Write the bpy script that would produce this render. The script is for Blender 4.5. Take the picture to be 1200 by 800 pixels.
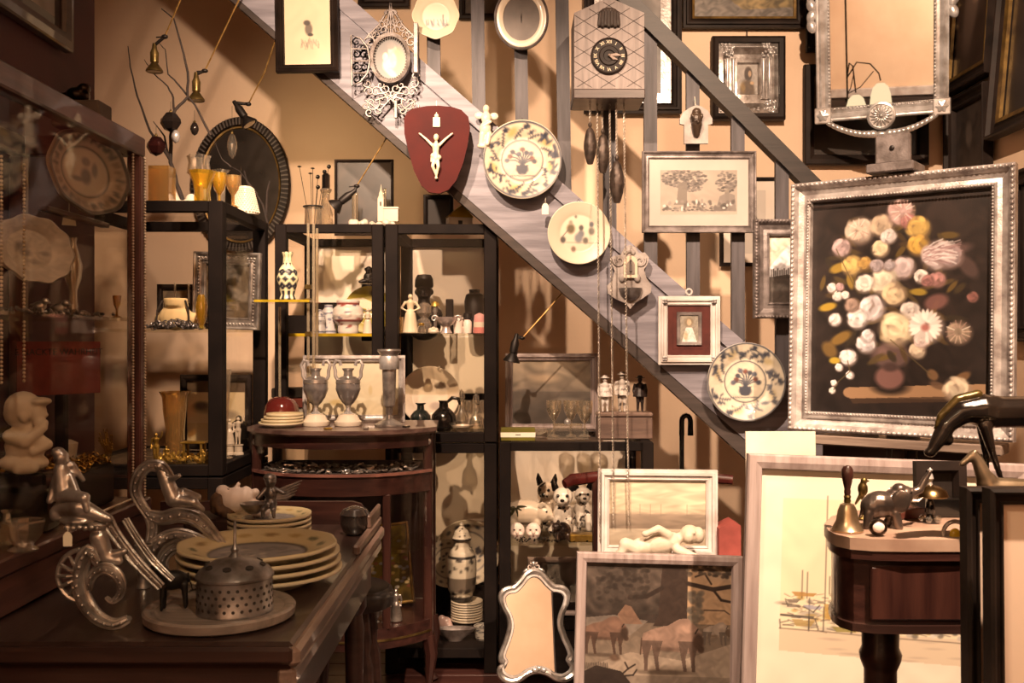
import bpy, bmesh, math, random
import numpy as np
from mathutils import Vector, Matrix, Euler
for o in list(bpy.data.objects): bpy.data.objects.remove(o)
random.seed(7); rng = np.random.default_rng(7)
SC = bpy.context.scene; COL = SC.collection
pi = math.pi; sin = math.sin; cos = math.cos; rad = math.radians
F = 1166.67; EYE = 1.3            # focal length in photograph pixels, eye height
# ------------------------------------------------------------------ camera
cam = bpy.data.cameras.new('camera'); cam.lens = 35; cam.sensor_width = 36
cam.clip_start = .05; cam.dof.use_dof = True; cam.dof.focus_distance = 3.7; cam.dof.aperture_fstop = 11
co = bpy.data.objects.new('camera', cam); COL.objects.link(co)
co.location = (0, 0, EYE); co.rotation_euler = (pi/2, 0, 0); SC.camera = co
# ------------------------------------------------------------------ light
SC.view_settings.view_transform = 'Standard'; SC.view_settings.look = 'None'
SC.view_settings.gamma = 1; SC.view_settings.use_curve_mapping = False
SC.view_settings.exposure = 0.0
wd = bpy.data.worlds.new('room_air'); SC.world = wd; wd.use_nodes = True
wd.node_tree.nodes['Background'].inputs[0].default_value = (.5, .36, .25, 1)
wd.node_tree.nodes['Background'].inputs[1].default_value = .05
def spot(loc, aim, watts, size=60, blend=.6, r=.025, col=(1, .70, .48)):
    l = bpy.data.lights.new('ceiling_and_fill_spot', 'SPOT'); l.energy = watts; l.spot_size = rad(size); l.spot_blend = blend
    l.shadow_soft_size = r; l.color = col
    o = bpy.data.objects.new('ceiling_and_fill_spot', l); COL.objects.link(o); o.location = loc
    o.rotation_euler = (Vector(aim)-Vector(loc)).to_track_quat('-Z', 'Y').to_euler()
spot((-.35, 1.65, 3.1), (-.02, 4.2, .75), 560, 61, .5)       # key on cabinets and stairs
spot((.75, 1.5, 3.1), (1.55, 4.8, 2.1), 590, 62, .7)      # stairs, right wall
spot((1.1, 1.0, 3.1), (1.0, 2.7, .65), 1000, 52, .7)        # easel pictures
spot((-.62, 2.55, 2.5), (-.70, 4.8, 1.85), 150, 82, .8)         # left cabinets and the wall behind them
spot((-.1, .9, 3.1), (-1.0, 2.15, 1.12), 34, 26, .8)         # added fill without a visible lamp, brightens table and glass case
spot((.1, -.5, 3.3), (-.1, -2.6, 2.0), 750, 130, .7)         # unseen lamp added so the mirrors show a bright wall behind the photographer
# ------------------------------------------------------------------ helpers
def lin(c):
    if isinstance(c, str):
        c = c.lstrip('#'); c = [int(c[i:i+2], 16)/255 for i in (0, 2, 4)]
    return [min(1, k*(x/12.92 if x <= .04045 else ((x+.055)/1.055)**2.4)) for x, k in zip(c[:3], WB)]
WB = (.97, 1.05, 1.2)             # colours were noted under warm light: bring them back to neutral
def srgb(c):
    if isinstance(c, str):
        c = c.lstrip('#'); c = [int(c[i:i+2], 16)/255 for i in (0, 2, 4)]
    return np.array(c[:3], float)
def W(px, py, Y): return Vector(((px-600)/F*Y, Y, EYE+(400-py)/F*Y))
def S(px, Y): return px/F*Y
class B:
    """collects geometry for ONE mesh"""
    def __init__(s): s.v = []; s.f = []; s.m = Matrix.Identity(4)
    def at(s, loc=(0, 0, 0), rot=(0, 0, 0), sc=1):
        s.m = Matrix.Translation(Vector(loc)) @ Euler(rot).to_matrix().to_4x4() @ Matrix.Scale(sc, 4); return s
    def add(s, vs, fs):
        n = len(s.v); s.v += [tuple(s.m @ Vector(v)) for v in vs]; s.f += [[i+n for i in f] for f in fs]; return s
    def box(s, x0, y0, z0, x1, y1, z1, b=0):
        if b:
            b = min(b, (x1-x0)/3, (y1-y0)/3, (z1-z0)/3)
            vs = []; fs = []
            for sx in (0, 1):
                for sy in (0, 1):
                    for sz in (0, 1):
                        X = (x0, x1)[sx]; Y = (y0, y1)[sy]; Z = (z0, z1)[sz]
                        dx = b*(1-2*sx); dy = b*(1-2*sy); dz = b*(1-2*sz)
                        vs += [(X, Y+dy, Z+dz), (X+dx, Y, Z+dz), (X+dx, Y+dy, Z)]
            I = lambda a, c, d, k: (a*4+c*2+d)*3+k
            for k in range(8): fs.append([k*3, k*3+1, k*3+2])
            for a in (0, 1): fs += [[I(a, 0, 0, 0), I(a, 1, 0, 0), I(a, 1, 1, 0), I(a, 0, 1, 0)], [I(0, a, 0, 1), I(1, a, 0, 1), I(1, a, 1, 1), I(0, a, 1, 1)], [I(0, 0, a, 2), I(1, 0, a, 2), I(1, 1, a, 2), I(0, 1, a, 2)]]
            for a in (0, 1):
                for c in (0, 1):
                    fs += [[I(a, c, 0, 0), I(a, c, 1, 0), I(a, c, 1, 1), I(a, c, 0, 1)], [I(a, 0, c, 0), I(a, 1, c, 0), I(a, 1, c, 2), I(a, 0, c, 2)], [I(0, a, c, 1), I(1, a, c, 1), I(1, a, c, 2), I(0, a, c, 2)]]
            return s.add(vs, fs)
        return s.add([(x, y, z) for x in (x0, x1) for y in (y0, y1) for z in (z0, z1)],
                     [[0, 1, 3, 2], [4, 6, 7, 5], [0, 4, 5, 1], [2, 3, 7, 6], [0, 2, 6, 4], [1, 5, 7, 3]])
    def lathe(s, prof, n=28, c=(0, 0, 0), sx=1, sy=1, fn=None):
        vs = []; fs = []
        for (r, z) in prof:
            for i in range(n):
                a = 2*pi*i/n; k = fn(a, z) if fn else 1
                vs.append((c[0]+r*k*cos(a)*sx, c[1]+r*k*sin(a)*sy, c[2]+z))
        m = len(prof)
        for j in range(m-1):
            for i in range(n):
                fs.append([j*n+i, j*n+(i+1) % n, (j+1)*n+(i+1) % n, (j+1)*n+i])
        if prof[0][0] > 1e-5: fs.append(list(range(n))[::-1])
        if prof[-1][0] > 1e-5: fs.append([(m-1)*n+i for i in range(n)])
        return s.add(vs, fs)
    def tube(s, pts, r, n=8, closed=False, flat=1, tip=True):
        P = [Vector(p) for p in pts]; m = len(P)
        if not hasattr(r, '__len__'): r = [r]*m
        vs = []; fs = []; up = None
        for i in range(m):
            a = P[(i-1) % m] if (closed or i > 0) else P[i]; b = P[(i+1) % m] if (closed or i < m-1) else P[i]
            t = (b-a).normalized()
            if up is None:
                up = Vector((0, 1, 0)) if abs(t.y) < .9 else Vector((1, 0, 0))
            x = up.cross(t)
            if x.length < 1e-4: x = t.orthogonal()
            x.normalize(); y = t.cross(x); up = y
            for k in range(n):
                q = 2*pi*k/n; vs.append(P[i]+x*cos(q)*r[i]+y*sin(q)*r[i]*flat)
        for i in range(m if closed else m-1):
            j = (i+1) % m
            for k in range(n): fs.append([i*n+k, i*n+(k+1) % n, j*n+(k+1) % n, j*n+k])
        if not closed: fs += [list(range(n))[::-1], [(m-1)*n+k for k in range(n)]]
        return s.add(vs, fs)
    def prism(s, poly, y0, y1):
        n = len(poly)
        vs = [(x, y0, z) for x, z in poly]+[(x, y1, z) for x, z in poly]
        return s.add(vs, [list(range(n)), list(range(2*n-1, n-1, -1))]+[[i, i+n, (i+1) % n+n, (i+1) % n] for i in range(n)])
    def slab(s, poly, z0, z1):
        n = len(poly)
        vs = [(x, y, z0) for x, y in poly]+[(x, y, z1) for x, y in poly]
        return s.add(vs, [list(range(n))[::-1], list(range(n, 2*n))]+[[i, (i+1) % n, (i+1) % n+n, i+n] for i in range(n)])
    def ell(s, c, r, rot=(0, 0, 0), n=12, m=8):
        if not hasattr(r, '__len__'): r = (r, r, r)
        R = Euler(rot).to_matrix(); vs = []; fs = []; c = Vector(c)
        for j in range(1, m):
            t = pi*j/m
            for i in range(n):
                a = 2*pi*i/n; vs.append(c+R @ Vector((r[0]*sin(t)*cos(a), r[1]*sin(t)*sin(a), r[2]*cos(t))))
        a = len(vs); vs += [c+R @ Vector((0, 0, r[2])), c-R @ Vector((0, 0, r[2]))]
        for j in range(m-2):
            for i in range(n): fs.append([j*n+i, (j+1)*n+i, (j+1)*n+(i+1) % n, j*n+(i+1) % n])
        for i in range(n):
            fs.append([a, i, (i+1) % n]); fs.append([a+1, (m-2)*n+(i+1) % n, (m-2)*n+i])
        return s.add(vs, fs)
    def cap(s, p, q, r0, r1=None, n=10):
        p = Vector(p); q = Vector(q); r1 = r0 if r1 is None else r1
        t = (q-p).normalized() if (q-p).length > 1e-6 else Vector((0, 0, 1))
        pts = [p-t*r0*k for k in (.98, .7, .35)]+[p, q]+[q+t*r1*k for k in (.35, .7, .98)]
        rr = [r0*.2, r0*.71, r0*.94, r0, r1, r1*.94, r1*.71, r1*.2]
        return s.tube(pts, rr, n)
    def ring(s, c, R, r, n=32, k=8, ax='y', sx=1, sz=1):
        pts = []
        for i in range(n):
            a = 2*pi*i/n
            u, v = R*cos(a)*sx, R*sin(a)*sz
            pts.append(Vector(c)+(Vector((u, 0, v)) if ax == 'y' else Vector((u, v, 0)) if ax == 'z' else Vector((0, u, v))))
        return s.tube(pts, r, k, True)
    def rect(s, w, h, prof, z0=0):
        """picture-frame moulding: prof = (inset, y) rings, bottom edge at z0"""
        vs = []; fs = []
        for t, y in prof: vs += [(-w/2+t, y, z0+t), (w/2-t, y, z0+t), (w/2-t, y, z0+h-t), (-w/2+t, y, z0+h-t)]
        m = len(prof)
        for j in range(m-1):
            for i in range(4): fs.append([j*4+i, j*4+(i+1) % 4, (j+1)*4+(i+1) % 4, (j+1)*4+i])
        return s.add(vs, fs)
    def scroll(s, c, R, turns, a0, r0, r1, flat=1, hand=1, y=0, n=26, shrink=.15, k=8):
        pts = []; rr = []
        for i in range(n):
            t = i/(n-1); a = a0+hand*turns*2*pi*t; q = R*(1-(1-shrink)*t)
            pts.append((c[0]+q*cos(a), y, c[1]+q*sin(a))); rr.append(r0+(r1-r0)*t)
        return s.tube(pts, rr, k, flat=flat)
def mesh(name, b, smooth=35):
    me = bpy.data.meshes.new(name); me.from_pydata([tuple(v) for v in b.v], [], b.f); me.update()
    bm = bmesh.new(); bm.from_mesh(me); bmesh.ops.recalc_face_normals(bm, faces=bm.faces); bm.to_mesh(me); bm.free()
    if smooth:
        me.polygons.foreach_set('use_smooth', [True]*len(me.polygons)); me.set_sharp_from_angle(angle=rad(smooth))
    return me
def ob(name, b, mat, parent=None, loc=None, rot=None, smooth=35):
    me = b if isinstance(b, bpy.types.Mesh) else mesh(name, b, smooth)
    if mat is not None and not me.materials: me.materials.append(mat)
    o = bpy.data.objects.new(name, me); COL.objects.link(o)
    if parent: o.parent = parent
    if loc is not None: o.location = loc
    if rot is not None: o.rotation_euler = rot
    return o
def tag(o, label, cat, group=None, kind=None):
    o['label'] = label; o['category'] = cat
    if group: o['group'] = group
    if kind: o['kind'] = kind
    return o
def thing(name, label, cat, loc=(0, 0, 0), rot=(0, 0, 0), group=None):
    o = bpy.data.objects.new(name, None); COL.objects.link(o); o.empty_display_size = .05
    o.location = loc; o.rotation_euler = rot if hasattr(rot, '__len__') else (0, 0, rot)
    return tag(o, label, cat, group)
def struct(o): o['kind'] = 'structure'; return o
def dup(root, loc, rot=None, label=None):
    r = root.copy(); COL.objects.link(r); r.location = loc
    if rot is not None: r.rotation_euler = rot
    if label: r['label'] = label
    for ch in list(root.children):
        c = ch.copy(); COL.objects.link(c); c.parent = r
        for g in list(ch.children):
            d = g.copy(); COL.objects.link(d); d.parent = c
    return r
def organic(name, b, mat, parent=None, vox=.004, sm=4, loc=None, rot=None):
    """overlapping limbs fused into one continuous skin"""
    o = ob(name, b, mat, parent, loc, rot, smooth=0)
    m = o.modifiers.new('fuse', 'REMESH'); m.mode = 'VOXEL'; m.voxel_size = vox; m.use_smooth_shade = True
    if sm: q = o.modifiers.new('soften', 'SMOOTH'); q.iterations = sm; q.factor = .5
    return o
# ------------------------------------------------------------------ materials
MATS = {}
def nt(name):
    m = bpy.data.materials.new(name); m.use_nodes = True; t = m.node_tree; t.nodes.clear()
    out = t.nodes.new('ShaderNodeOutputMaterial'); return m, t, out
def N(t, kind, **kw):
    n = t.nodes.new('ShaderNode'+kind)
    for k, v in kw.items():
        if k in n.inputs: n.inputs[k].default_value = v
        else: setattr(n, k, v)
    return n
def pm(name, c1, c2=None, rough=.5, metal=0, scale=12, stretch=(1, 1, 1), bump=0, bscale=None, det=4, coat=0, spec=.5, lo=.35, hi=.65, sheen=0):
    """procedural principled: noise between two colours, optional bump"""
    if name in MATS: return MATS[name]
    m, t, out = nt(name); L = t.links.new
    p = N(t, 'BsdfPrincipled'); p.inputs['Roughness'].default_value = rough; p.inputs['Metallic'].default_value = metal
    p.inputs['Coat Weight'].default_value = coat; p.inputs['Specular IOR Level'].default_value = spec
    c2 = c2 or [x*.8 for x in srgb(c1)]
    tc = N(t, 'TexCoord'); mp = N(t, 'Mapping'); mp.inputs['Scale'].default_value = stretch; L(tc.outputs['Object'], mp.inputs[0])
    no = N(t, 'TexNoise', Scale=scale, Detail=det); L(mp.outputs[0], no.inputs['Vector'])
    cr = N(t, 'ValToRGB'); cr.color_ramp.elements[0].position = lo; cr.color_ramp.elements[1].position = hi
    cr.color_ramp.elements[0].color = lin(c2)+[1]; cr.color_ramp.elements[1].color = lin(c1)+[1]
    L(no.outputs[0], cr.inputs[0]); L(cr.outputs[0], p.inputs['Base Color'])
    if bump:
        b = N(t, 'Bump', Strength=min(1, bump), Distance=.002*max(1, bump)); n2 = N(t, 'TexNoise', Scale=bscale or scale*6, Detail=3); L(mp.outputs[0], n2.inputs['Vector'])
        L(n2.outputs[0], b.inputs['Height']); L(b.outputs[0], p.inputs['Normal'])
    L(p.outputs[0], out.inputs[0]); MATS[name] = m; return m
def wood(name, c1, c2, rough=.4, scale=3, ax=0, coat=.2, bump=.2):
    st = [14, 14, 14]; st[ax] = 1.2
    return pm(name, c1, c2, rough, 0, scale, st, bump, scale*4, 6, coat)
def vcm(name='painted_surface', rough=.55, coat=0, metal=0, bump=0):
    if name in MATS: return MATS[name]
    m, t, out = nt(name); L = t.links.new; p = N(t, 'BsdfPrincipled'); p.inputs['Roughness'].default_value = rough; p.inputs['Coat Weight'].default_value = coat
    p.inputs['Metallic'].default_value = metal
    a = N(t, 'VertexColor', layer_name='Col'); L(a.outputs[0], p.inputs['Base Color'])
    if bump:
        b = N(t, 'Bump', Strength=bump, Distance=.001); tc = N(t, 'TexCoord'); n = N(t, 'TexNoise', Scale=300, Detail=3)
        L(tc.outputs['Object'], n.inputs['Vector']); L(n.outputs[0], b.inputs['Height']); L(b.outputs[0], p.inputs['Normal'])
    L(p.outputs[0], out.inputs[0]); MATS[name] = m; return m
def glass(name, col='#ffffff', gl=.12, fr=.6, rough=.02, body=0):
    """thin glass: mostly lets light through, mirrors at grazing angles; body = milky share"""
    if name in MATS: return MATS[name]
    m, t, out = nt(name); L = t.links.new; c = [float(v)**2.2 for v in srgb(col)]+[1]
    tr = N(t, 'BsdfTransparent', Color=c); g = N(t, 'BsdfGlossy', Roughness=rough); g.inputs[0].default_value = (1, 1, 1, 1)
    lw = N(t, 'LayerWeight', Blend=.35); mr = N(t, 'MapRange'); mr.inputs['To Min'].default_value = gl; mr.inputs['To Max'].default_value = fr
    L(lw.outputs['Facing'], mr.inputs[0]); mx = N(t, 'MixShader'); L(mr.outputs[0], mx.inputs[0]); L(tr.outputs[0], mx.inputs[1]); L(g.outputs[0], mx.inputs[2])
    last = mx
    if body:
        d = N(t, 'BsdfPrincipled', Roughness=.2); d.inputs['Base Color'].default_value = c; m2 = N(t, 'MixShader'); m2.inputs[0].default_value = body
        L(mx.outputs[0], m2.inputs[1]); L(d.outputs[0], m2.inputs[2]); last = m2
    L(last.outputs[0], out.inputs[0]); MATS[name] = m; return m
def mirror_mat(name, c='#d8d0c4', rough=.02):
    return pm(name, c, c, rough, 1, 3)
def emit(name, c, e):
    m, t, out = nt(name); n = N(t, 'Emission', Strength=e); n.inputs[0].default_value = lin(c)+[1]; t.links.new(n.outputs[0], out.inputs[0]); return m
# ------------------------------------------------------------------ painter: flat print and brushwork as colour per point
class Canvas:
    def __init__(s, rect, bg, res=1.0):
        s.x0, s.y0, s.x1, s.y1 = rect; s.w = max(4, int((s.x1-s.x0)*res)); s.h = max(4, int((s.y1-s.y0)*res)); s.res = res
        s.a = np.tile(srgb(bg), (s.h, s.w, 1))
        xs = s.x0+(np.arange(s.w)+.5)/s.w*(s.x1-s.x0); ys = s.y0+(np.arange(s.h)+.5)/s.h*(s.y1-s.y0)
        s.X, s.Y = np.meshgrid(xs, ys)
    def win(s, ax, ay, bx, by):
        k = s.w/(s.x1-s.x0); q = s.h/(s.y1-s.y0)
        i0 = max(0, int((ax-s.x0)*k)-1); i1 = min(s.w, int((bx-s.x0)*k)+2); j0 = max(0, int((ay-s.y0)*q)-1); j1 = min(s.h, int((by-s.y0)*q)+2)
        return slice(j0, max(j0, j1)), slice(i0, max(i0, i1))
    def put(s, w, m, col):
        a = s.a[w]; a += m[..., None]*(srgb(col)-a)
    def ell(s, x, y, rx, ry, col, al=1, soft=.35, ang=0):
        R = max(rx, ry)*1.1+1; w = s.win(x-R, y-R, x+R, y+R); c, d = cos(ang), sin(ang)
        X = s.X[w]-x; Y = s.Y[w]-y; u = (X*c+Y*d)/rx; v = (-X*d+Y*c)/ry
        s.put(w, al*np.clip((1-np.sqrt(u*u+v*v))/soft, 0, 1), col); return s
    def poly(s, pts, col, al=1):
        P = np.array(pts, float); w = s.win(P[:, 0].min(), P[:, 1].min(), P[:, 0].max(), P[:, 1].max()); X = s.X[w]; Y = s.Y[w]; ins = np.zeros(X.shape, bool)
        for (ax, ay), (bx, by) in zip(P, np.roll(P, -1, 0)):
            if ay == by: continue
            ins ^= ((ay > Y) != (by > Y)) & (X < (bx-ax)*(Y-ay)/(by-ay)+ax)
        s.put(w, al*ins.astype(float), col); return s
    def line(s, pts, wd, col, al=1):
        for (ax, ay), (bx, by) in zip(pts[:-1], pts[1:]):
            w = s.win(min(ax, bx)-wd, min(ay, by)-wd, max(ax, bx)+wd, max(ay, by)+wd); X = s.X[w]-ax; Y = s.Y[w]-ay
            dx, dy = bx-ax, by-ay; L = dx*dx+dy*dy+1e-9; t = np.clip((X*dx+Y*dy)/L, 0, 1)
            d = np.hypot(X-t*dx, Y-t*dy); s.put(w, al*np.clip((wd/2+.5-d), 0, 1), col)
        return s
    def grad(s, c0, c1, y0=None, y1=None, al=1):
        y0 = s.y0 if y0 is None else y0; y1 = s.y1 if y1 is None else y1
        t = np.clip((s.Y-y0)/(y1-y0), 0, 1)[..., None]; k = ((s.Y >= y0) & (s.Y <= y1))[..., None]*al
        s.a += k*(srgb(c0)*(1-t)+srgb(c1)*t-s.a); return s
    def noise(s, amp=.06, cell=6, asp=1, seed=0):
        r = np.random.default_rng(seed); gh = int(s.h/cell/s.res)+4; gw = int(s.w/cell/s.res/asp)+4; g = r.random((gh, gw))-.5
        YY, XX = np.meshgrid(np.linspace(.6, gh-1.601, s.h), np.linspace(.6, gw-1.601, s.w), indexing='ij'); ph = r.random(4)*6
        Y2 = np.clip(YY+.55*np.sin(XX*1.7+ph[0])+.3*np.sin(XX*.6+YY*1.3+ph[1]), 0, gh-1.001); X2 = np.clip(XX+.55*np.sin(YY*1.9+ph[2])+.3*np.sin(YY*.7-XX*1.1+ph[3]), 0, gw-1.001)
        j = Y2.astype(int); i = X2.astype(int); fy = Y2-j; fx = X2-i
        fy = fy*fy*(3-2*fy); fx = fx*fx*(3-2*fx)
        v = g[j, i]*(1-fy)*(1-fx)+g[j+1, i]*fy*(1-fx)+g[j, i+1]*(1-fy)*fx+g[j+1, i+1]*fy*fx
        s.a = np.clip(s.a*(1+2*amp*v[..., None]), 0, 1); return s
    def bloom(s, x, y, r, col, seed=0, dark='#4a362c', n=30):
        q = random.Random(seed*7+3); c = srgb(col); d = srgb(dark)
        s.ell(x+r*.08, y+r*.1, r*1.06, r*1.0, c*.45+d*.55, .9, .35)
        P = sorted([(q.random()**.5, q.random()*6.283) for _ in range(n)], reverse=True)
        for p, a in P:
            lt = .74+.34*q.random()-.12*(cos(a)*.6+sin(a)*.8)*p
            s.ell(x+cos(a)*r*.72*p, y+sin(a)*r*.66*p, r*(.36+.12*q.random()), r*(.17+.1*q.random()), np.clip(c*lt, 0, 1), .75, .55, a+1.57+q.uniform(-.5, .5))
        return s
    def leaf(s, x, y, L, wd, ang, col): return s.ell(x, y, L, wd, col, .9, .4, ang)
    def at(s, u, v):
        """colour at u,v in 0..1 (v down)"""
        x = np.clip(u*s.w-.5, 0, s.w-1.001); y = np.clip(v*s.h-.5, 0, s.h-1.001); i = x.astype(int); j = y.astype(int); fx = (x-i)[..., None]; fy = (y-j)[..., None]
        a = s.a; return a[j, i]*(1-fx)*(1-fy)+a[j, i+1]*fx*(1-fy)+a[j+1, i]*(1-fx)*fy+a[j+1, i+1]*fx*fy
def setcol(me, cols):
    c = np.clip(np.asarray(cols), 0, 1); l = np.clip(np.where(c <= .04045, c/12.92, ((c+.055)/1.055)**2.4)*np.array(WB)*.9, 0, 1)
    at = me.color_attributes.new('Col', 'FLOAT_COLOR', 'POINT'); at.data.foreach_set('color', np.concatenate([l, np.ones((len(l), 1))], 1).ravel().astype(np.float32))
def sheet(name, cv, w, h, mat, parent, loc=(0, 0, 0)):
    """canvas as a painted sheet in local XZ, bottom centre at loc, facing -Y"""
    xs = np.linspace(-w/2, w/2, cv.w); zs = np.linspace(h, 0, cv.h); X, Z = np.meshgrid(xs, zs)
    v = np.stack([X, np.zeros_like(X), Z], -1).reshape(-1, 3); idx = np.arange(cv.w*cv.h).reshape(cv.h, cv.w)
    f = np.stack([idx[1:, :-1], idx[1:, 1:], idx[:-1, 1:], idx[:-1, :-1]], -1).reshape(-1, 4)
    me = bpy.data.meshes.new(name); me.vertices.add(len(v)); me.vertices.foreach_set('co', v.ravel()); me.loops.add(f.size); me.loops.foreach_set('vertex_index', f.ravel())
    me.polygons.add(len(f)); me.polygons.foreach_set('loop_start', np.arange(0, f.size, 4)); me.update(calc_edges=True)
    setcol(me, cv.a.reshape(-1, 3)); me.materials.append(mat); o = bpy.data.objects.new(name, me); COL.objects.link(o); o.parent = parent; o.location = loc; return o
SC.cycles.transparent_max_bounces = 24
# ------------------------------------------------------------------ shared materials
M_wall = pm('ochre_plaster', '#e6c4a0', '#dcb894', .85, 0, 2.5, bump=.25, bscale=60)
M_maroon = pm('maroon_paint', '#4a2020', '#3c1919', .7, 0, 4, bump=.15, bscale=50)
M_ceil = pm('dim_plaster', '#b59a7c', '#a58a6c', .9, 0, 3)
M_plank = wood('floor_oak', '#4a2a22', '#351c17', .4, 3, 0, .3)
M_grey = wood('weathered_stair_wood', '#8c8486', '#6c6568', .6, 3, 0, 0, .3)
M_greyv = wood('weathered_baluster_wood', '#4e4747', '#3a3434', .6, 4, 2, 0, .3)
M_rail = wood('dark_handrail_wood', '#2a211d', '#1c1512', .55, 3, 0, 0)
M_under = wood('dark_brown_wood', '#40332d', '#2c221d', .7, 3, 0)
M_black = pm('black_lacquer', '#1c1410', '#120c0a', .7, 0, 8, bump=.1, spec=.12)
M_pane = glass('window_glass', '#fcfbfa', .008, .10)
M_caseg = glass('case_glass', '#fbf9f4', .004, .045)
M_shelfg = glass('shelf_glass', '#f4f2ea', .04, .3)
M_yedge = pm('yellow_glass_edge', '#b8971f', '#8e7312', .25, 0, 20)
M_back = pm('tan_back_panel', '#f4e2c8', '#ecd6b8', .8, 0, 3, bump=.1)
M_mahog = wood('mahogany', '#3e221a', '#28130f', .32, 3, 2, .3)
M_mahogx = wood('mahogany_rail', '#3c211a', '#26120e', .32, 3, 0, .3)
M_darkw = wood('dark_walnut', '#3a241d', '#281712', .35, 3, 0, .35)
M_darky = wood('dark_walnut_long', '#33221c', '#241611', .3, 3, 1, .3)
M_cream = pm('cream_ceramic', '#d8c5aa', '#ccb698', .25, 0, 8, coat=.4)
M_plaster = pm('ivory_plaster', '#d6c4ac', '#c4ae92', .6, 0, 12, bump=.3, bscale=80)
M_bisque = pm('pale_bisque', '#ecd8c6', '#dfc4ae', .4, 0, 9)
M_silver = pm('old_silver', '#c4b8aa', '#84766a', .28, .75, 25, bump=.3, bscale=90)
M_silverb = pm('bright_silver', '#d8cfc4', '#a69a8e', .28, .55, 20, bump=.2, bscale=90)
M_pewter = pm('pewter', '#9a9088', '#665c54', .35, .75, 25, bump=.3, bscale=80)
M_brass = pm('aged_brass', '#8e7442', '#54401e', .35, .8, 20, bump=.2)
M_gilt = pm('gilt', '#caa04a', '#8e6a26', .4, .7, 20, bump=.4, bscale=120)
M_bronze = pm('dark_bronze', '#4a3a2c', '#2a1f18', .3, .9, 15, bump=.3)
M_blk = pm('glossy_black_glaze', '#16120f', '#0c0a08', .15, 0, 6, coat=.6)
M_iron = pm('black_iron', '#241c17', '#15100d', .5, .4, 20)
M_cord = pm('dark_cord', '#2a1e17', '#1c130e', .7, 0, 30)
M_goldcord = pm('brass_cable', '#b98e4e', '#8a6632', .4, .6, 60)
M_twig = pm('dark_twig', '#33251d', '#201611', .8, 0, 30, bump=.5)
M_clear = glass('clear_crystal', '#f7f2e8', .14, .85, .03, .04)
M_yglass = glass('yellow_glass', '#e8c84a', .12, .7, .03, .14)
M_gglass = glass('gold_tinted_glass', '#e4c684', .12, .7, .05, .12)
M_print = vcm('printed_surface', .6); M_oil = vcm('oil_paint', .38, .25, 0, .25); M_glaze = vcm('painted_glaze', .4, .08)
M_paper = pm('aged_paper', '#dcc9ae', '#d0bb9c', .8, 0, 5); M_cmat = pm('cream_mat_board', '#e6d6c0', '#decab2', .8, 0, 5)
M_redmat = pm('red_velvet_mat', '#54231b', '#431a14', .9, 0, 20)
M_white = pm('worn_white_paint', '#d2c5b8', '#b2a294', .5, 0, 10, bump=.3)
M_whitef = pm('silvered_white_frame', '#c8bbae', '#8e8076', .38, .4, 22, bump=.4)
M_greyf = pm('grey_patina_frame', '#857870', '#584d46', .45, .3, 25, bump=.5)
M_dkf = pm('dark_frame_wood', '#2a1f19', '#19120e', .55, 0, 10, (1, 1, 1), .2, spec=.15)
M_gilf = pm('dull_gilt_frame', '#8a6a36', '#5c4422', .4, .6, 20, bump=.3)
M_ltw = wood('limed_wood', '#ab978c', '#8a756b', .6, 3, 0, 0, .2)
M_ltwz = wood('limed_wood_upright', '#ab978c', '#8a756b', .6, 3, 2, 0, .2)
M_tag = pm('paper_tag', '#f4e6cc', '#eadab8', .8, 0, 8)
M_mirror = mirror_mat('silvered_glass', '#d9d2c6', .015)
M_dmirror = pm('foxed_dark_mirror', '#6a5e54', '#4a4038', .18, .7, 6)
# ------------------------------------------------------------------ the room
XL, XR, YB, YF, ZC = -2.4, 2.12, 4.85, -2.6, 3.7
fl = struct(ob('floor', B().box(XL, YF, -.05, XR, YB, -.012), M_plank))
pl = mesh('plank', B().box(XL, 0, -.012, XR, .137, 0, .002)); pl.materials.append(M_plank)
k = 0; y = 2.2
while y < YB-.14:
    ob('plank', pl, None, fl, (0, y, 0)); y += .14
ob('floor_field', B().box(XL, YF, -.012, XR, 2.197, 0), M_plank, fl)
ob('floor_strip', B().box(XL, y, -.012, XR, YB, 0), M_plank, fl)
struct(ob('ceiling', B().box(XL, YF, ZC, XR, YB, ZC+.05), M_ceil))
struct(ob('wall_back', B().box(XL-.1, YB, 0, XR+.1, YB+.1, ZC), M_wall))
struct(ob('wall_right', B().box(XR, YF, 0, XR+.1, YB, ZC), M_wall))
struct(ob('wall_left', B().box(XL-.1, YF, 0, XL, YB, ZC), M_wall))
struct(ob('wall_side', B().box(XL, .6, 0, -1.3, 3.1, ZC), M_maroon))
struct(ob('wall_front', B().box(XL-.1, YF-.1, 0, XR+.1, YF, ZC), M_wall))
struct(ob('baseboard_back', B().box(XL, YB-.015, 0, XR, YB, .12, .003), M_under))
struct(ob('trim_1', B().box(XL, YF, 1.46, XR, YF+.06, 1.56, .008), M_white))
struct(ob('trim_2', B().box(XL, YF, 0, XR, YF+.03, 1.455, .004), M_under))
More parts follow.
